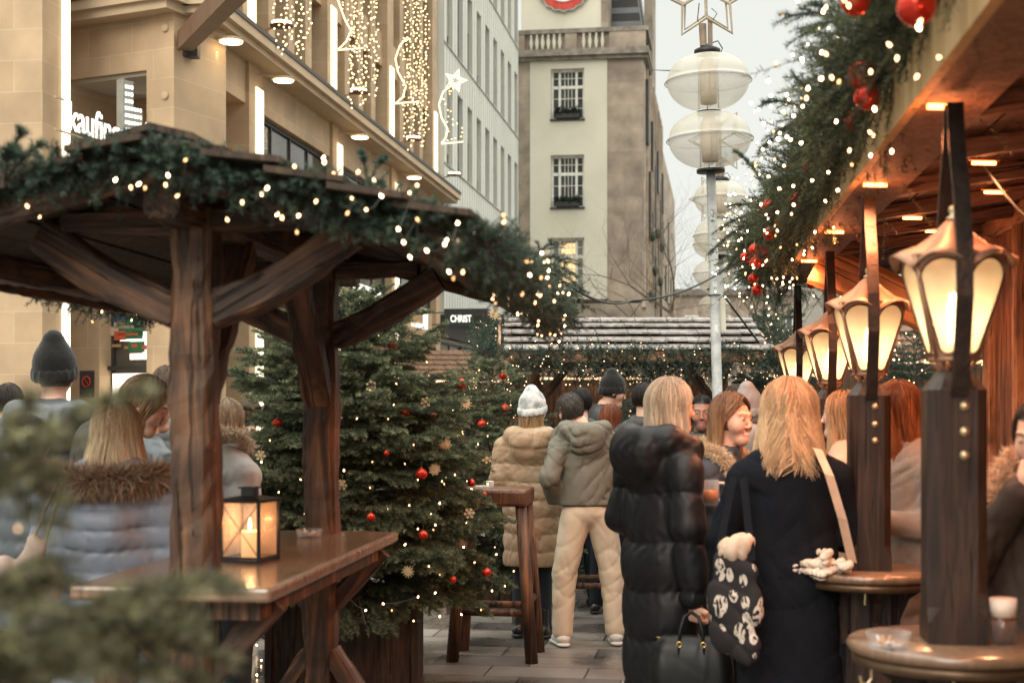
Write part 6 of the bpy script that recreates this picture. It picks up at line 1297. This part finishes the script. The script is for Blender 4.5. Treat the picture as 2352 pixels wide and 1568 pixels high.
    if hair:
        hk = dict(hair); kind = hk.pop('kind'); c1 = hk.pop('root'); c2 = hk.pop('tip')
        if kind == 'long':
            a = dict(n=1800, L=.36, w=.0048, wave=.008); a.update(hk); V, F, C = strands(c_root=c1, c_tip=c2, seed=seed, **a)
        else:
            a = dict(n=2600, L=.045, w=.0034, wave=.004, wfreq=60, theta=(-32, 89), off=.001, tmin=-45, rad=(.080, .100, .100)); a.update(hk); V, F, C = strands(c_root=c1, c_tip=c2, seed=seed, **a)
            if kind == 'curly': pass
        link('hair', npmesh('hair', tf(V), F, M['hair'], C), root)
    if hat:
        s = SDF(.006); tall = hat.get('tall', 0); hr = hat.get('r', .106); s.ball((0, -.018, .045), hr, (.86, .98, .92 + tall), .01)
        if tall: s.cap((0, -.03, .09), (0, -.04, .13 + tall * .25), .07, .045, k=.04)
        s.cap((0, -.014, .02), (0, -.016, .05), hr + .003, hr + .002, (.86, .98, 1), .006) ; V, F = s.mesh(.0015, 60, 2)
        keep_ = V[:, 2] > hat.get('low', -.012) + .25 * V[:, 1]; kf = keep_[F].all(1); F = F[kf]; link('hat', npmesh('hat', tf(V), F, hat['mat']), root)
        s = SDF(.006); 
        for a in range(16):
            a0, a1 = a * math.pi / 8, (a + 1) * math.pi / 8; P = lambda t: ((hr - .014) * math.cos(t), -.016 + (hr + .001) * math.sin(t), .016 + .024 * math.sin(t)); s.cap(P(a0), P(a1), .009, .008, (1, 1, 3.0), .006)
        V, F = s.mesh(.001, 80, 2); link('hat_cuff', npmesh('hat_cuff', tf(V), F, hat['mat']), root)
    if fur:
        pth = [Vector(p) for p in fur['path']]; n = int(fur.get('n', 5200)); P, T, _ = path_pts(pth, n); A = unit(rng.normal(size=(n, 3))); rad = fur.get('r', .05); P = P + A * rad * .6 * rng.uniform(.2, 1, (n, 1)); D = unit(A + [0, 0, -.3] + rng.normal(size=(n, 3)) * .3)
        tip = P + D * fur.get('l', .04) * rng.uniform(.6, 1.2, (n, 1)); pw = unit(np.cross(D, rng.normal(size=(n, 3)))) * .0022; V = np.stack([P - pw, P + pw, tip], 1).reshape(-1, 3); F = np.arange(n * 3).reshape(-1, 3); c0, c1 = np.array(fur['c0']), np.array(fur['c1']); mixv = rng.uniform(0, 1, (n, 1)); C = np.repeat(c0 * (1 - mixv) + c1 * mixv, 3, 0)
        link('fur_trim', npmesh('fur_trim', V, F, M['hair'], C, False), root)
    root['_'] = 0; del root['_']
    return root
BLK = cloth('black_puffer', (.008, .008, .010), (.012, .012, .014), .48, .3, 13, .3)
TAN = cloth('tan_puffer', (.38, .26, .16), (.32, .21, .125), .45, .5, 14)
OLV = cloth('olive_parka', (.155, .145, .11), (.13, .12, .09), .62, .5, 12)
RIB = cloth('rib_knit', (.075, .07, .05), None, .85, .3, 40)
BEI = cloth('beige_trousers', (.66, .55, .41), (.57, .46, .33), .75, .55, 11)
NVY = cloth('black_wool', (.006, .008, .012), (.009, .011, .015), .9, .5, 7, .15, 0, 160)
BLG = cloth('blue_grey_puffer', (.19, .215, .265), (.165, .19, .235), .5, .4, 12)
GRY = cloth('slate_puffer', (.085, .098, .108), (.07, .08, .09), .38, .5, 14, .5)
DRK = cloth('dark_jacket', (.028, .029, .032), (.02, .02, .024), .5, .5, 13)
DNV = cloth('dark_trousers', (.012, .016, .024), None, .8, .4, 12)
KNT = cloth('black_knit', (.011, .010, .010), (.008, .008, .008), .95, .15, 60, .2, .2)
LGR = cloth('grey_hoodie', (.30, .30, .29), (.22, .22, .22), .9, .3, 14)
CRM = cloth('cream_jacket', (.60, .47, .34), (.5, .38, .27), .6, .4, 12)
GWL = cloth('grey_wool', (.36, .30, .25), (.27, .23, .19), .95, .3, 14, .2, .3, 220)
DNM = cloth('washed_denim', (.06, .075, .095), (.035, .045, .06), .8, .4, 14)
RST = cloth('rust_coat', (.22, .06, .025), (.16, .045, .02), .6, .4, 12)
LTH = cloth('black_leather', (.008, .009, .010), None, .42, .2, 14, .35)
TIE = mk('tie_dye_knit', (.62, .62, .60), (.26, .27, .27), 16, .9, .08, 90, contrast=(.42, .62))
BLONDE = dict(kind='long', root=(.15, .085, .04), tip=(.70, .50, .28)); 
SOLE_W = mk('white_sole', (.72, .70, .64), None, 5, .6); SOLE_B = mk('black_sole', (.02, .02, .02), None, 5, .6); SNK = cloth('white_sneaker', (.68, .66, .60), None, .55, .15, 30); BOOT = cloth('black_boot', (.012, .012, .012), None, .3, .2, 20, .6)
# centre couple
person('person in a long tan quilted coat and pale tie-dye beanie, seen from behind', 1222, 10.25, 1.735, -14, TAN, hyaw=-8, hair=dict(BLONDE, n=420, L=.30, root=(.2, .12, .06), tip=(.45, .28, .14), back=.4), arms=('front', 'in'), puff=(.125, .014), hem=.52, girth=1.06, hat=dict(mat=TIE, tall=.10, low=-.05, r=.113), hood=dict(r=.058, z=1.455), legs=dict(mat=DNV, r=(.10, .068, .052), wr=.002), shoes=dict(mat=BOOT, sole=SOLE_B, h=.2), stance=.075, wrinkle=.007)
person('person in an olive hooded bomber jacket, beige trousers and white sneakers, seen from behind', 1352, 9.9, 1.775, 9, OLV, head=(-.085, .06, -.035), hroll=-13, hyaw=14, hair=dict(kind='short', root=(.06, .05, .042), tip=(.13, .105, .085), L=.026, n=1700), arms=('pocket', 'pocket'), hem=.965, girth=1.06, hood=dict(r=.05, z=1.475), band=RIB, legs=dict(mat=BEI, r=(.105, .082, .066), wr=.012), shoes=dict(mat=SNK, sole=SOLE_W, h=.09), stance=.165, wrinkle=.008)
# three women in front
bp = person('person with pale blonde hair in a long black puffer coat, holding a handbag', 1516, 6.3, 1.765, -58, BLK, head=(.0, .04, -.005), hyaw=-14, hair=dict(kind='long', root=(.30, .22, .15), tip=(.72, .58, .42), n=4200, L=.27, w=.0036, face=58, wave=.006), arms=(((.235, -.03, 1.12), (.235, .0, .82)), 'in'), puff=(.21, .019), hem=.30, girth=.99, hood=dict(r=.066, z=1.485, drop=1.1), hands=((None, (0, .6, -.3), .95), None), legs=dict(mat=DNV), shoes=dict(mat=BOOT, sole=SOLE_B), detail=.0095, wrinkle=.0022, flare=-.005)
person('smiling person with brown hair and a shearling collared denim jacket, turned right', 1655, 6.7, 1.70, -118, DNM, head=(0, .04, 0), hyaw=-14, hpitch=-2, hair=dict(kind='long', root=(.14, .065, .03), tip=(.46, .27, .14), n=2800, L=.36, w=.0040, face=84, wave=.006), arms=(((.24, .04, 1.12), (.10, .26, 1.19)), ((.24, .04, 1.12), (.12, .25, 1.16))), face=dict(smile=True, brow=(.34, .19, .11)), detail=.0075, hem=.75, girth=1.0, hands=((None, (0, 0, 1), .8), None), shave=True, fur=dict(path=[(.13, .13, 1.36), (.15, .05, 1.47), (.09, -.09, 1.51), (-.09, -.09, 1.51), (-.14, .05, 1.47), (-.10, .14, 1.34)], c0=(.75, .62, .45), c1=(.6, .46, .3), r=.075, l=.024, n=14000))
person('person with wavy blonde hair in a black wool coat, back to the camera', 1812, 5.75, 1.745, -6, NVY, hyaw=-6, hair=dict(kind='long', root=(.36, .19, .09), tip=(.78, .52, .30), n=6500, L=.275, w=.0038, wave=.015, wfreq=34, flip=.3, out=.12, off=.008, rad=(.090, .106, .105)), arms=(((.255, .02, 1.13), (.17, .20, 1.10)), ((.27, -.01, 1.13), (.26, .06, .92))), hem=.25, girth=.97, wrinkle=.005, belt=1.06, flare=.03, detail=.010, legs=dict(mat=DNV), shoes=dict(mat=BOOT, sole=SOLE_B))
# left group
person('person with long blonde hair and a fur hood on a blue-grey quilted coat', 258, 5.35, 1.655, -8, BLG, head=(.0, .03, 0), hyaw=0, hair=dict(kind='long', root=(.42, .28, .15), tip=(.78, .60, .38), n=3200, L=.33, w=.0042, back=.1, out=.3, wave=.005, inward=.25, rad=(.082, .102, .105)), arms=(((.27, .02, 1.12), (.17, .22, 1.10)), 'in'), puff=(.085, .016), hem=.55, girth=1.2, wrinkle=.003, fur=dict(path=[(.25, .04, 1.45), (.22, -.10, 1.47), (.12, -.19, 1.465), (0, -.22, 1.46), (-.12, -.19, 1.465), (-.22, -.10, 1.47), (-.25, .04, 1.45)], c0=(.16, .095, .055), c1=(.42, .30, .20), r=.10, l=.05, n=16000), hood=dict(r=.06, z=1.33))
person('person with short chestnut hair leaning forward behind the blonde one', 232, 6.35, 1.84, -75, cloth('moss_coat', (.05, .045, .03)), head=(0, .12, -.04), hpitch=-26, hyaw=-10, hair=dict(kind='short', root=(.14, .075, .035), tip=(.42, .26, .13), L=.12, n=1500, w=.006), detail=.012, hem=.8)
person('tall person in a black knit beanie and dark shiny puffer, back to the camera', 115, 6.9, 1.93, 6, GRY, head=(.01, .04, 0), arms=('in', 'in'), puff=(.10, .014), hood=dict(r=.055, z=1.46), hat=dict(mat=KNT, tall=.12), hem=.75, detail=.011)
person('person with short dark hair at the far left edge', 20, 9.2, 1.79, 18, DRK, hair=dict(kind='short', root=(.025, .018, .014), tip=(.06, .04, .03), L=.035), detail=.013, puff=(.07, .008), hem=.8)
person('person with curly dark hair and an ear showing, in a grey puffer', 322, 7.3, 1.75, -38, GRY, head=(.02, .04, 0), hyaw=-8, hair=dict(kind='short', root=(.03, .02, .015), tip=(.09, .055, .035), L=.06, wave=.014, wfreq=110, n=1500), puff=(.10, .014), detail=.011, hem=.8)
person('person with wavy light brown hair in a pale grey puffer with a hood', 385, 8.1, 1.87, 0, cloth('silver_puffer', (.23, .25, .265), (.18, .2, .21), .4, .4, 14), hair=dict(kind='short', root=(.08, .05, .03), tip=(.22, .14, .085), L=.055, wave=.010, wfreq=70), puff=(.115, .018), hood=dict(r=.062, z=1.47), detail=.011, hem=.8)
person('person with a pale fur hood behind the first timber post', 514, 7.1, 1.68, -40, cloth('light_grey_jacket', (.38, .36, .34)), hair=dict(kind='short', root=(.3, .2, .12), tip=(.6, .45, .3), L=.10), puff=(.11, .014), hem=.8, detail=.012, fur=dict(path=[(.12, .08, 1.50), (.14, 0, 1.58), (.10, -.12, 1.60), (0, -.15, 1.60), (-.10, -.12, 1.60), (-.14, 0, 1.58), (-.12, .08, 1.5)], c0=(.35, .25, .16), c1=(.7, .58, .44), r=.05, l=.04, n=4200))
person('person in a plain dark blue coat beside the left edge of the fir tree', 572, 10.2, 1.70, 20, cloth('navy_coat', (.035, .04, .05)), hair=dict(kind='short', root=(.1, .06, .03), tip=(.2, .12, .07), L=.05), hem=.8, detail=.013)
person('person hidden at the lower left with a grey sleeve', 60, 6.0, 1.60, -30, GRY, hair=dict(kind='short', root=(.03, .02, .015), tip=(.1, .06, .04), L=.05), hem=.8, puff=(.1, .012), detail=.013)
# behind, under the middle shelter
person('person in a black beanie looking down to the right under the middle shelter', 1383, 12.6, 1.93, -82, DRK, head=(0, .05, -.01), hpitch=-12, hat=dict(mat=KNT, tall=.08), skin=(.55, .30, .2), hair=None, detail=.012, hem=.8, beard=.15)
person('person with round dark hair right of the olive jacket', 1334, 11.8, 1.80, 20, DRK, hair=dict(kind='short', root=(.012, .009, .008), tip=(.03, .022, .018), L=.04), hem=.8, detail=.013)
person('person with cropped brown hair between the dark head and the black beanie', 1366, 13.3, 1.67, 0, DRK, hair=dict(kind='short', root=(.04, .025, .018), tip=(.1, .06, .04), L=.03), hem=.8, detail=.013)
person('person in a rust coloured hooded coat with auburn hair', 1402, 11.4, 1.66, -20, RST, hair=dict(kind='long', root=(.16, .04, .015), tip=(.28, .08, .03), L=.22, n=600), hood=dict(r=.06, z=1.44), hem=.75, detail=.013)
person('person with a faded dark haircut and dark grey jacket, left of the black puffer', 1478, 11.3, 1.83, -18, cloth('charcoal_jacket', (.06, .058, .058)), hair=dict(kind='short', root=(.02, .014, .011), tip=(.05, .035, .026), L=.03), skin=(.55, .33, .23), hem=.8, detail=.013)
person('dark haired person facing the camera between the two blonde women', 1612, 9.6, 1.715, 172, DRK, skin=(.30, .15, .10), hair=dict(kind='short', root=(.012, .009, .008), tip=(.03, .02, .015), L=.03), hem=.8, detail=.009, beard=.5, arms=('up', 'in'))
person('person wearing a light grey hood up, behind the smiling one', 1718, 8.9, 1.735, -30, LGR, hat=dict(mat=LGR, tall=.10, low=-.14), hair=None, hood=dict(r=.05, z=1.50), hem=.8, detail=.012, shave=False)
person('person with brown cropped hair partly behind the lamp pole', 1690, 11.5, 1.82, 10, DRK, hair=dict(kind='short', root=(.07, .035, .02), tip=(.18, .09, .05), L=.035), hem=.8, detail=.013)
person('person with long straight blonde hair between the two nearer lantern posts', 1950, 7.3, 1.715, 62, cloth('sand_jacket', (.5, .38, .27)), head=(0, .02, 0), hair=dict(kind='long', root=(.3, .17, .08), tip=(.68, .46, .26), L=.38, n=900, inward=.1), hem=.7, detail=.012)
person('auburn haired person in a grey wool coat over a cream jacket, turned left', 2084, 6.3, 1.745, 104, GWL, head=(0, .04, 0), hyaw=-16, hair=dict(kind='long', root=(.10, .03, .012), tip=(.42, .15, .05), L=.34, n=2200, w=.0042, face=64, wave=.010), hem=.66, girth=1.05, detail=.010, arms=('in', 'front'), face={}, fur=None)
person('person in a cream puffer behind the grey wool coat', 2150, 7.0, 1.60, 160, CRM, hair=dict(kind='short', root=(.1, .05, .02), tip=(.2, .1, .05)), puff=(.12, .014), hem=.6, detail=.012)
person('person at the right edge with a pale fur hood, raising a hand to the mouth', 2412, 4.4, 1.67, 148, cloth('dark_coat', (.06, .04, .03), (.04, .028, .02)), head=(0, .02, 0), hyaw=-14, hpitch=-12, skin=(.78, .50, .36), hair=dict(kind='short', root=(.06, .04, .03), tip=(.12, .08, .05), L=.03), arms=(((.22, .11, 1.20), (.045, .19, 1.485)), 'in'), hands=(((-.5, .2, .9), (-.6, -.8, .1), .9), None), hem=.6, girth=1.02, detail=.009, fur=dict(path=[(.16, .06, 1.42), (.14, -.04, 1.54), (.06, -.14, 1.58), (-.06, -.14, 1.58), (-.14, -.04, 1.54), (-.16, .06, 1.42)], c0=(.5, .36, .24), c1=(.85, .68, .5), r=.075, l=.035, n=10000))
# ------------------------------------------------------------------ what they carry
def bagpos(u, v, Y): return at(u, v, Y)
# black leather handbag hanging from the hand
p = at(1588, 1500, 5.98); o = thing('handbag', 'structured black leather handbag with gold rings, held low by the puffer coat wearer', 'handbag', p, R(-8))
s = SDF(.006); s.cap((-.105, 0, .0), (.105, 0, .0), .04, .04, (1, .9, 1.6), .03); s.cap((-.12, 0, -.12), (.12, 0, -.12), .045, .045, (1, 1.1, 1.6), .06); s.cap((-.112, 0, -.06), (.112, 0, -.06), .045, .045, (1, 1, 2), .06)
V, F = s.mesh(.002, 14, 2); link('bag_body', npmesh('bag_body', V, F, LTH), o)
for s_ in (-1, 1):
    b = MB(); b.tube([(s_ * .05, -.035 * 1, .04), (s_ * .047, -.03, .10), (s_ * .03, -.015, .155), (0, 0, .175)], .007, 8); b.tube([(s_ * .05, .035, .04), (s_ * .047, .03, .10), (s_ * .03, .015, .155), (0, 0, .175)], .007, 8); b.build('handle', LTH, o, True)
    b = MB(); b.tube([(s_ * .05 + .011 * math.cos(a * .63), -.045, .045 + .011 * math.sin(a * .63)) for a in range(10)], .003, 6, closed=True); b.tube([(s_ * .10, -.02, .062), (s_ * .145, 0, .066)], .004, 6); b.build('ring', M['gold'], o, True)
    b = MB(); b.tube([(s_ * .052, -.048, .035), (s_ * .054, -.052, -.02)], [.007, .004], 6); b.build('tassel', LTH, o)
# printed tote bag
def totemat():
    m, t, p, N, L = nodes('printed_canvas'); tc_ = N.new('ShaderNodeTexCoord'); v = N.new('ShaderNodeTexVoronoi'); v.inputs['Scale'].default_value = 13; v.inputs['Randomness'].default_value = 1; n = N.new('ShaderNodeTexNoise'); n.inputs['Scale'].default_value = 22; n.inputs['Detail'].default_value = 3; n.inputs['Distortion'].default_value = 1.5
    mp = N.new('ShaderNodeMapping'); mp.inputs['Scale'].default_value = (1.4, 1.4, .7); mp.inputs['Rotation'].default_value = (0, .5, 0); L.new(tc_.outputs['Object'], mp.inputs[0]); L.new(mp.outputs[0], v.inputs[0]); L.new(mp.outputs[0], n.inputs[0])
    lt = N.new('ShaderNodeMath'); lt.operation = 'LESS_THAN'; lt.inputs[1].default_value = .42; L.new(v.outputs['Distance'], lt.inputs[0]); gt = N.new('ShaderNodeMath'); gt.operation = 'COMPARE'; gt.inputs[1].default_value = .50; gt.inputs[2].default_value = .075; L.new(n.outputs[0], gt.inputs[0])
    mu = N.new('ShaderNodeMath'); mu.operation = 'MULTIPLY'; L.new(lt.outputs[0], mu.inputs[0]); L.new(gt.outputs[0], mu.inputs[1]); mx = N.new('ShaderNodeMix'); mx.data_type = 'RGBA'; mx.inputs[6].default_value = (.016, .015, .016, 1); mx.inputs[7].default_value = (.62, .56, .48, 1); L.new(mu.outputs[0], mx.inputs[0]); L.new(mx.outputs[2], p.inputs['Base Color']); p.inputs['Roughness'].default_value = .9; return m
p = at(1692, 1385, 5.5); o = thing('tote_bag', 'black canvas tote bag printed with pale abstract shapes, a cream cloth poking out', 'tote bag', p, R(-30))
s = SDF(.007); s.cap((-.055, 0, .17), (.065, 0, .14), .026, .026, (1, .9, 1), .03); s.cap((-.075, 0, .03), (.07, 0, .0), .036, .036, (1, .9, 2.2), .05); s.cap((-.06, 0, -.12), (.055, 0, -.17), .036, .030, (1, .9, 1.8), .06)
V, F = s.mesh(.010, 26, 5); link('bag_body', npmesh('bag_body', V, F, totemat()), o)
sh_ = at(1705, 1095, 5.62) - p; Mi = Matrix.Rotation(R(30), 4, 'Z'); q = Mi @ sh_
for s_ in (-1, 1): b = MB(); b.bar((s_ * .07, -.02, .17), (q.x + .02 * s_, q.y - .04, q.z), .006, .03, up=(1, 0, 0)); b.build('strap', NVY, o)
s = SDF(.006); s.ball((0, 0, .21), .045, (1.1, .8, 1)); s.ball((.035, 0, .24), .028); s.ball((-.04, 0, .20), .03); V, F = s.mesh(.014, 60, 4); link('cloth', npmesh('cloth', V, F, mk('cream_cloth', (.7, .55, .42), (.5, .38, .28), 12, .9)), o)
# pale shoulder strap across the black coat
b = MB(); P = [at(1878, 1030, 5.62), at(1905, 1090, 5.50), at(1935, 1190, 5.50), at(1958, 1290, 5.56)]
vs = []; 
for k, pp in enumerate(P): vs += [tuple(pp + Vector((-.018, 0, .004))), tuple(pp + Vector((.018, 0, -.004))), tuple(pp + Vector((.018, .006, -.004))), tuple(pp + Vector((-.018, .006, .004)))]
o = thing('shoulder_strap', 'cream bag strap crossing the right side of the black wool coat', 'strap', P[-1]); b._add([Vector(v) - P[-1] for v in vs], [(i * 4 + j, i * 4 + (j + 1) % 4, i * 4 + 4 + (j + 1) % 4, i * 4 + 4 + j) for i in range(3) for j in range(4)]); b.build('strap', mk('cream_strap', (.68, .48, .34), None, 10, .6), o)

# pink drawstring shoulder bag of the blonde at left
p = at(42, 1315, 5.15); o = thing('shoulder_bag', 'soft pale pink shoulder bag hanging behind the blue-grey coat', 'bag', p); s = SDF(.009); s.cap((-.03, 0, -.02), (.06, 0, -.05), .075, .085, (1, .6, 1)); s.cap((.05, 0, .0), (.06, 0, .10), .05, .03, (1, .6, 1)); V, F = s.mesh(.012, 20, 6); link('bag_body', npmesh('bag_body', V, F, cloth('pink_bag', (.42, .32, .26), (.34, .25, .2), .6, .5, 12)), o)
tp = at(125, 1120, 5.15) - p; b = MB(); b.bar((.06, 0, .14), tp, .02, .006); b.bar((.09, 0, .08), tp + Vector((.02, 0, 0)), .02, .006); b.build('strap', mk('tan_strap', (.5, .36, .25), None, 10, .6), o)
# beer mug in the hand of the smiling one
p = at(1632, 1160, 6.35); o = thing('beer_mug', 'glass mug of amber drink held between the two women', 'mug', p); b = MB(); b.lathe([(.034, 0), (.04, .01), (.038, .115), (.034, .115), (.033, .014), (.001, .014)], 24); b.build('mug_glass', M['clear'], o, True)
b = MB(); b.lathe([(.001, .016), (.032, .016), (.033, .07), (.001, .07)], 20); b.build('drink', M['beer'], o, True); b = MB(); b.tube([(.036, 0, .10), (.06, 0, .10), (.07, 0, .07), (.066, 0, .035), (.036, 0, .02)], .007, 8); b.build('handle', mk('thick_glass', (.85, .75, .65), None, 5, .1), o, True)
hd = None
# ------------------------------------------------------------------ blurred fir branches close to the camera
FI, FT_ = (.055, .06, .03), (.44, .41, .22)
fb = dict(nn=44, nl=.027, nw=.0022, tl=.075, step=.022, cin=FI, ctip=FT_, thick=.003, group='out-of-focus fir branches at the lower left')
branch('blurred foreground fir branch reaching up behind the blonde person at the left edge', at(-60, 1180, 1.76), [at(120, 1010, 1.69), at(60, 930, 1.76), at(300, 900, 1.79)], **fb)
branch('blurred foreground fir branch pointing right just under the table edge', at(60, 1520, 1.76), [at(520, 1345, 1.82), at(430, 1420, 1.76), at(300, 1400, 1.69), at(480, 1330, 1.85), at(380, 1360, 1.79)], **fb)
branch('blurred foreground fir branch along the very bottom left', at(-40, 1600, 1.69), [at(490, 1500, 1.76), at(420, 1450, 1.73), at(350, 1540, 1.69), at(200, 1480, 1.62), at(460, 1560, 1.76)], **fb)
branch('blurred foreground fir branch at the left edge, lower middle', at(-80, 1420, 1.69), [at(130, 1330, 1.69), at(140, 1400, 1.72), at(100, 1290, 1.66), at(130, 1420, 1.62), at(60, 1350, 1.69)], **fb)
branch('blurred foreground fir branch at the left edge, upper', at(-80, 1100, 1.69), [at(90, 1080, 1.69), at(110, 1130, 1.69), at(60, 1010, 1.69), at(100, 1190, 1.66)], **fb)
branch('blurred foreground fir sprig in the bottom left corner', at(-60, 1600, 1.56), [at(120, 1480, 1.56), at(180, 1540, 1.56), at(60, 1420, 1.56), at(30, 1500, 1.56)], **fb)
lights('few blurred fairy lights on the foreground fir branches', [at(42, 1215, 1.69), at(75, 1545, 1.69), at(60, 1395, 1.76), at(10, 1480, 1.62)], .0022, wire=False)
print('objects', len(bpy.data.objects))
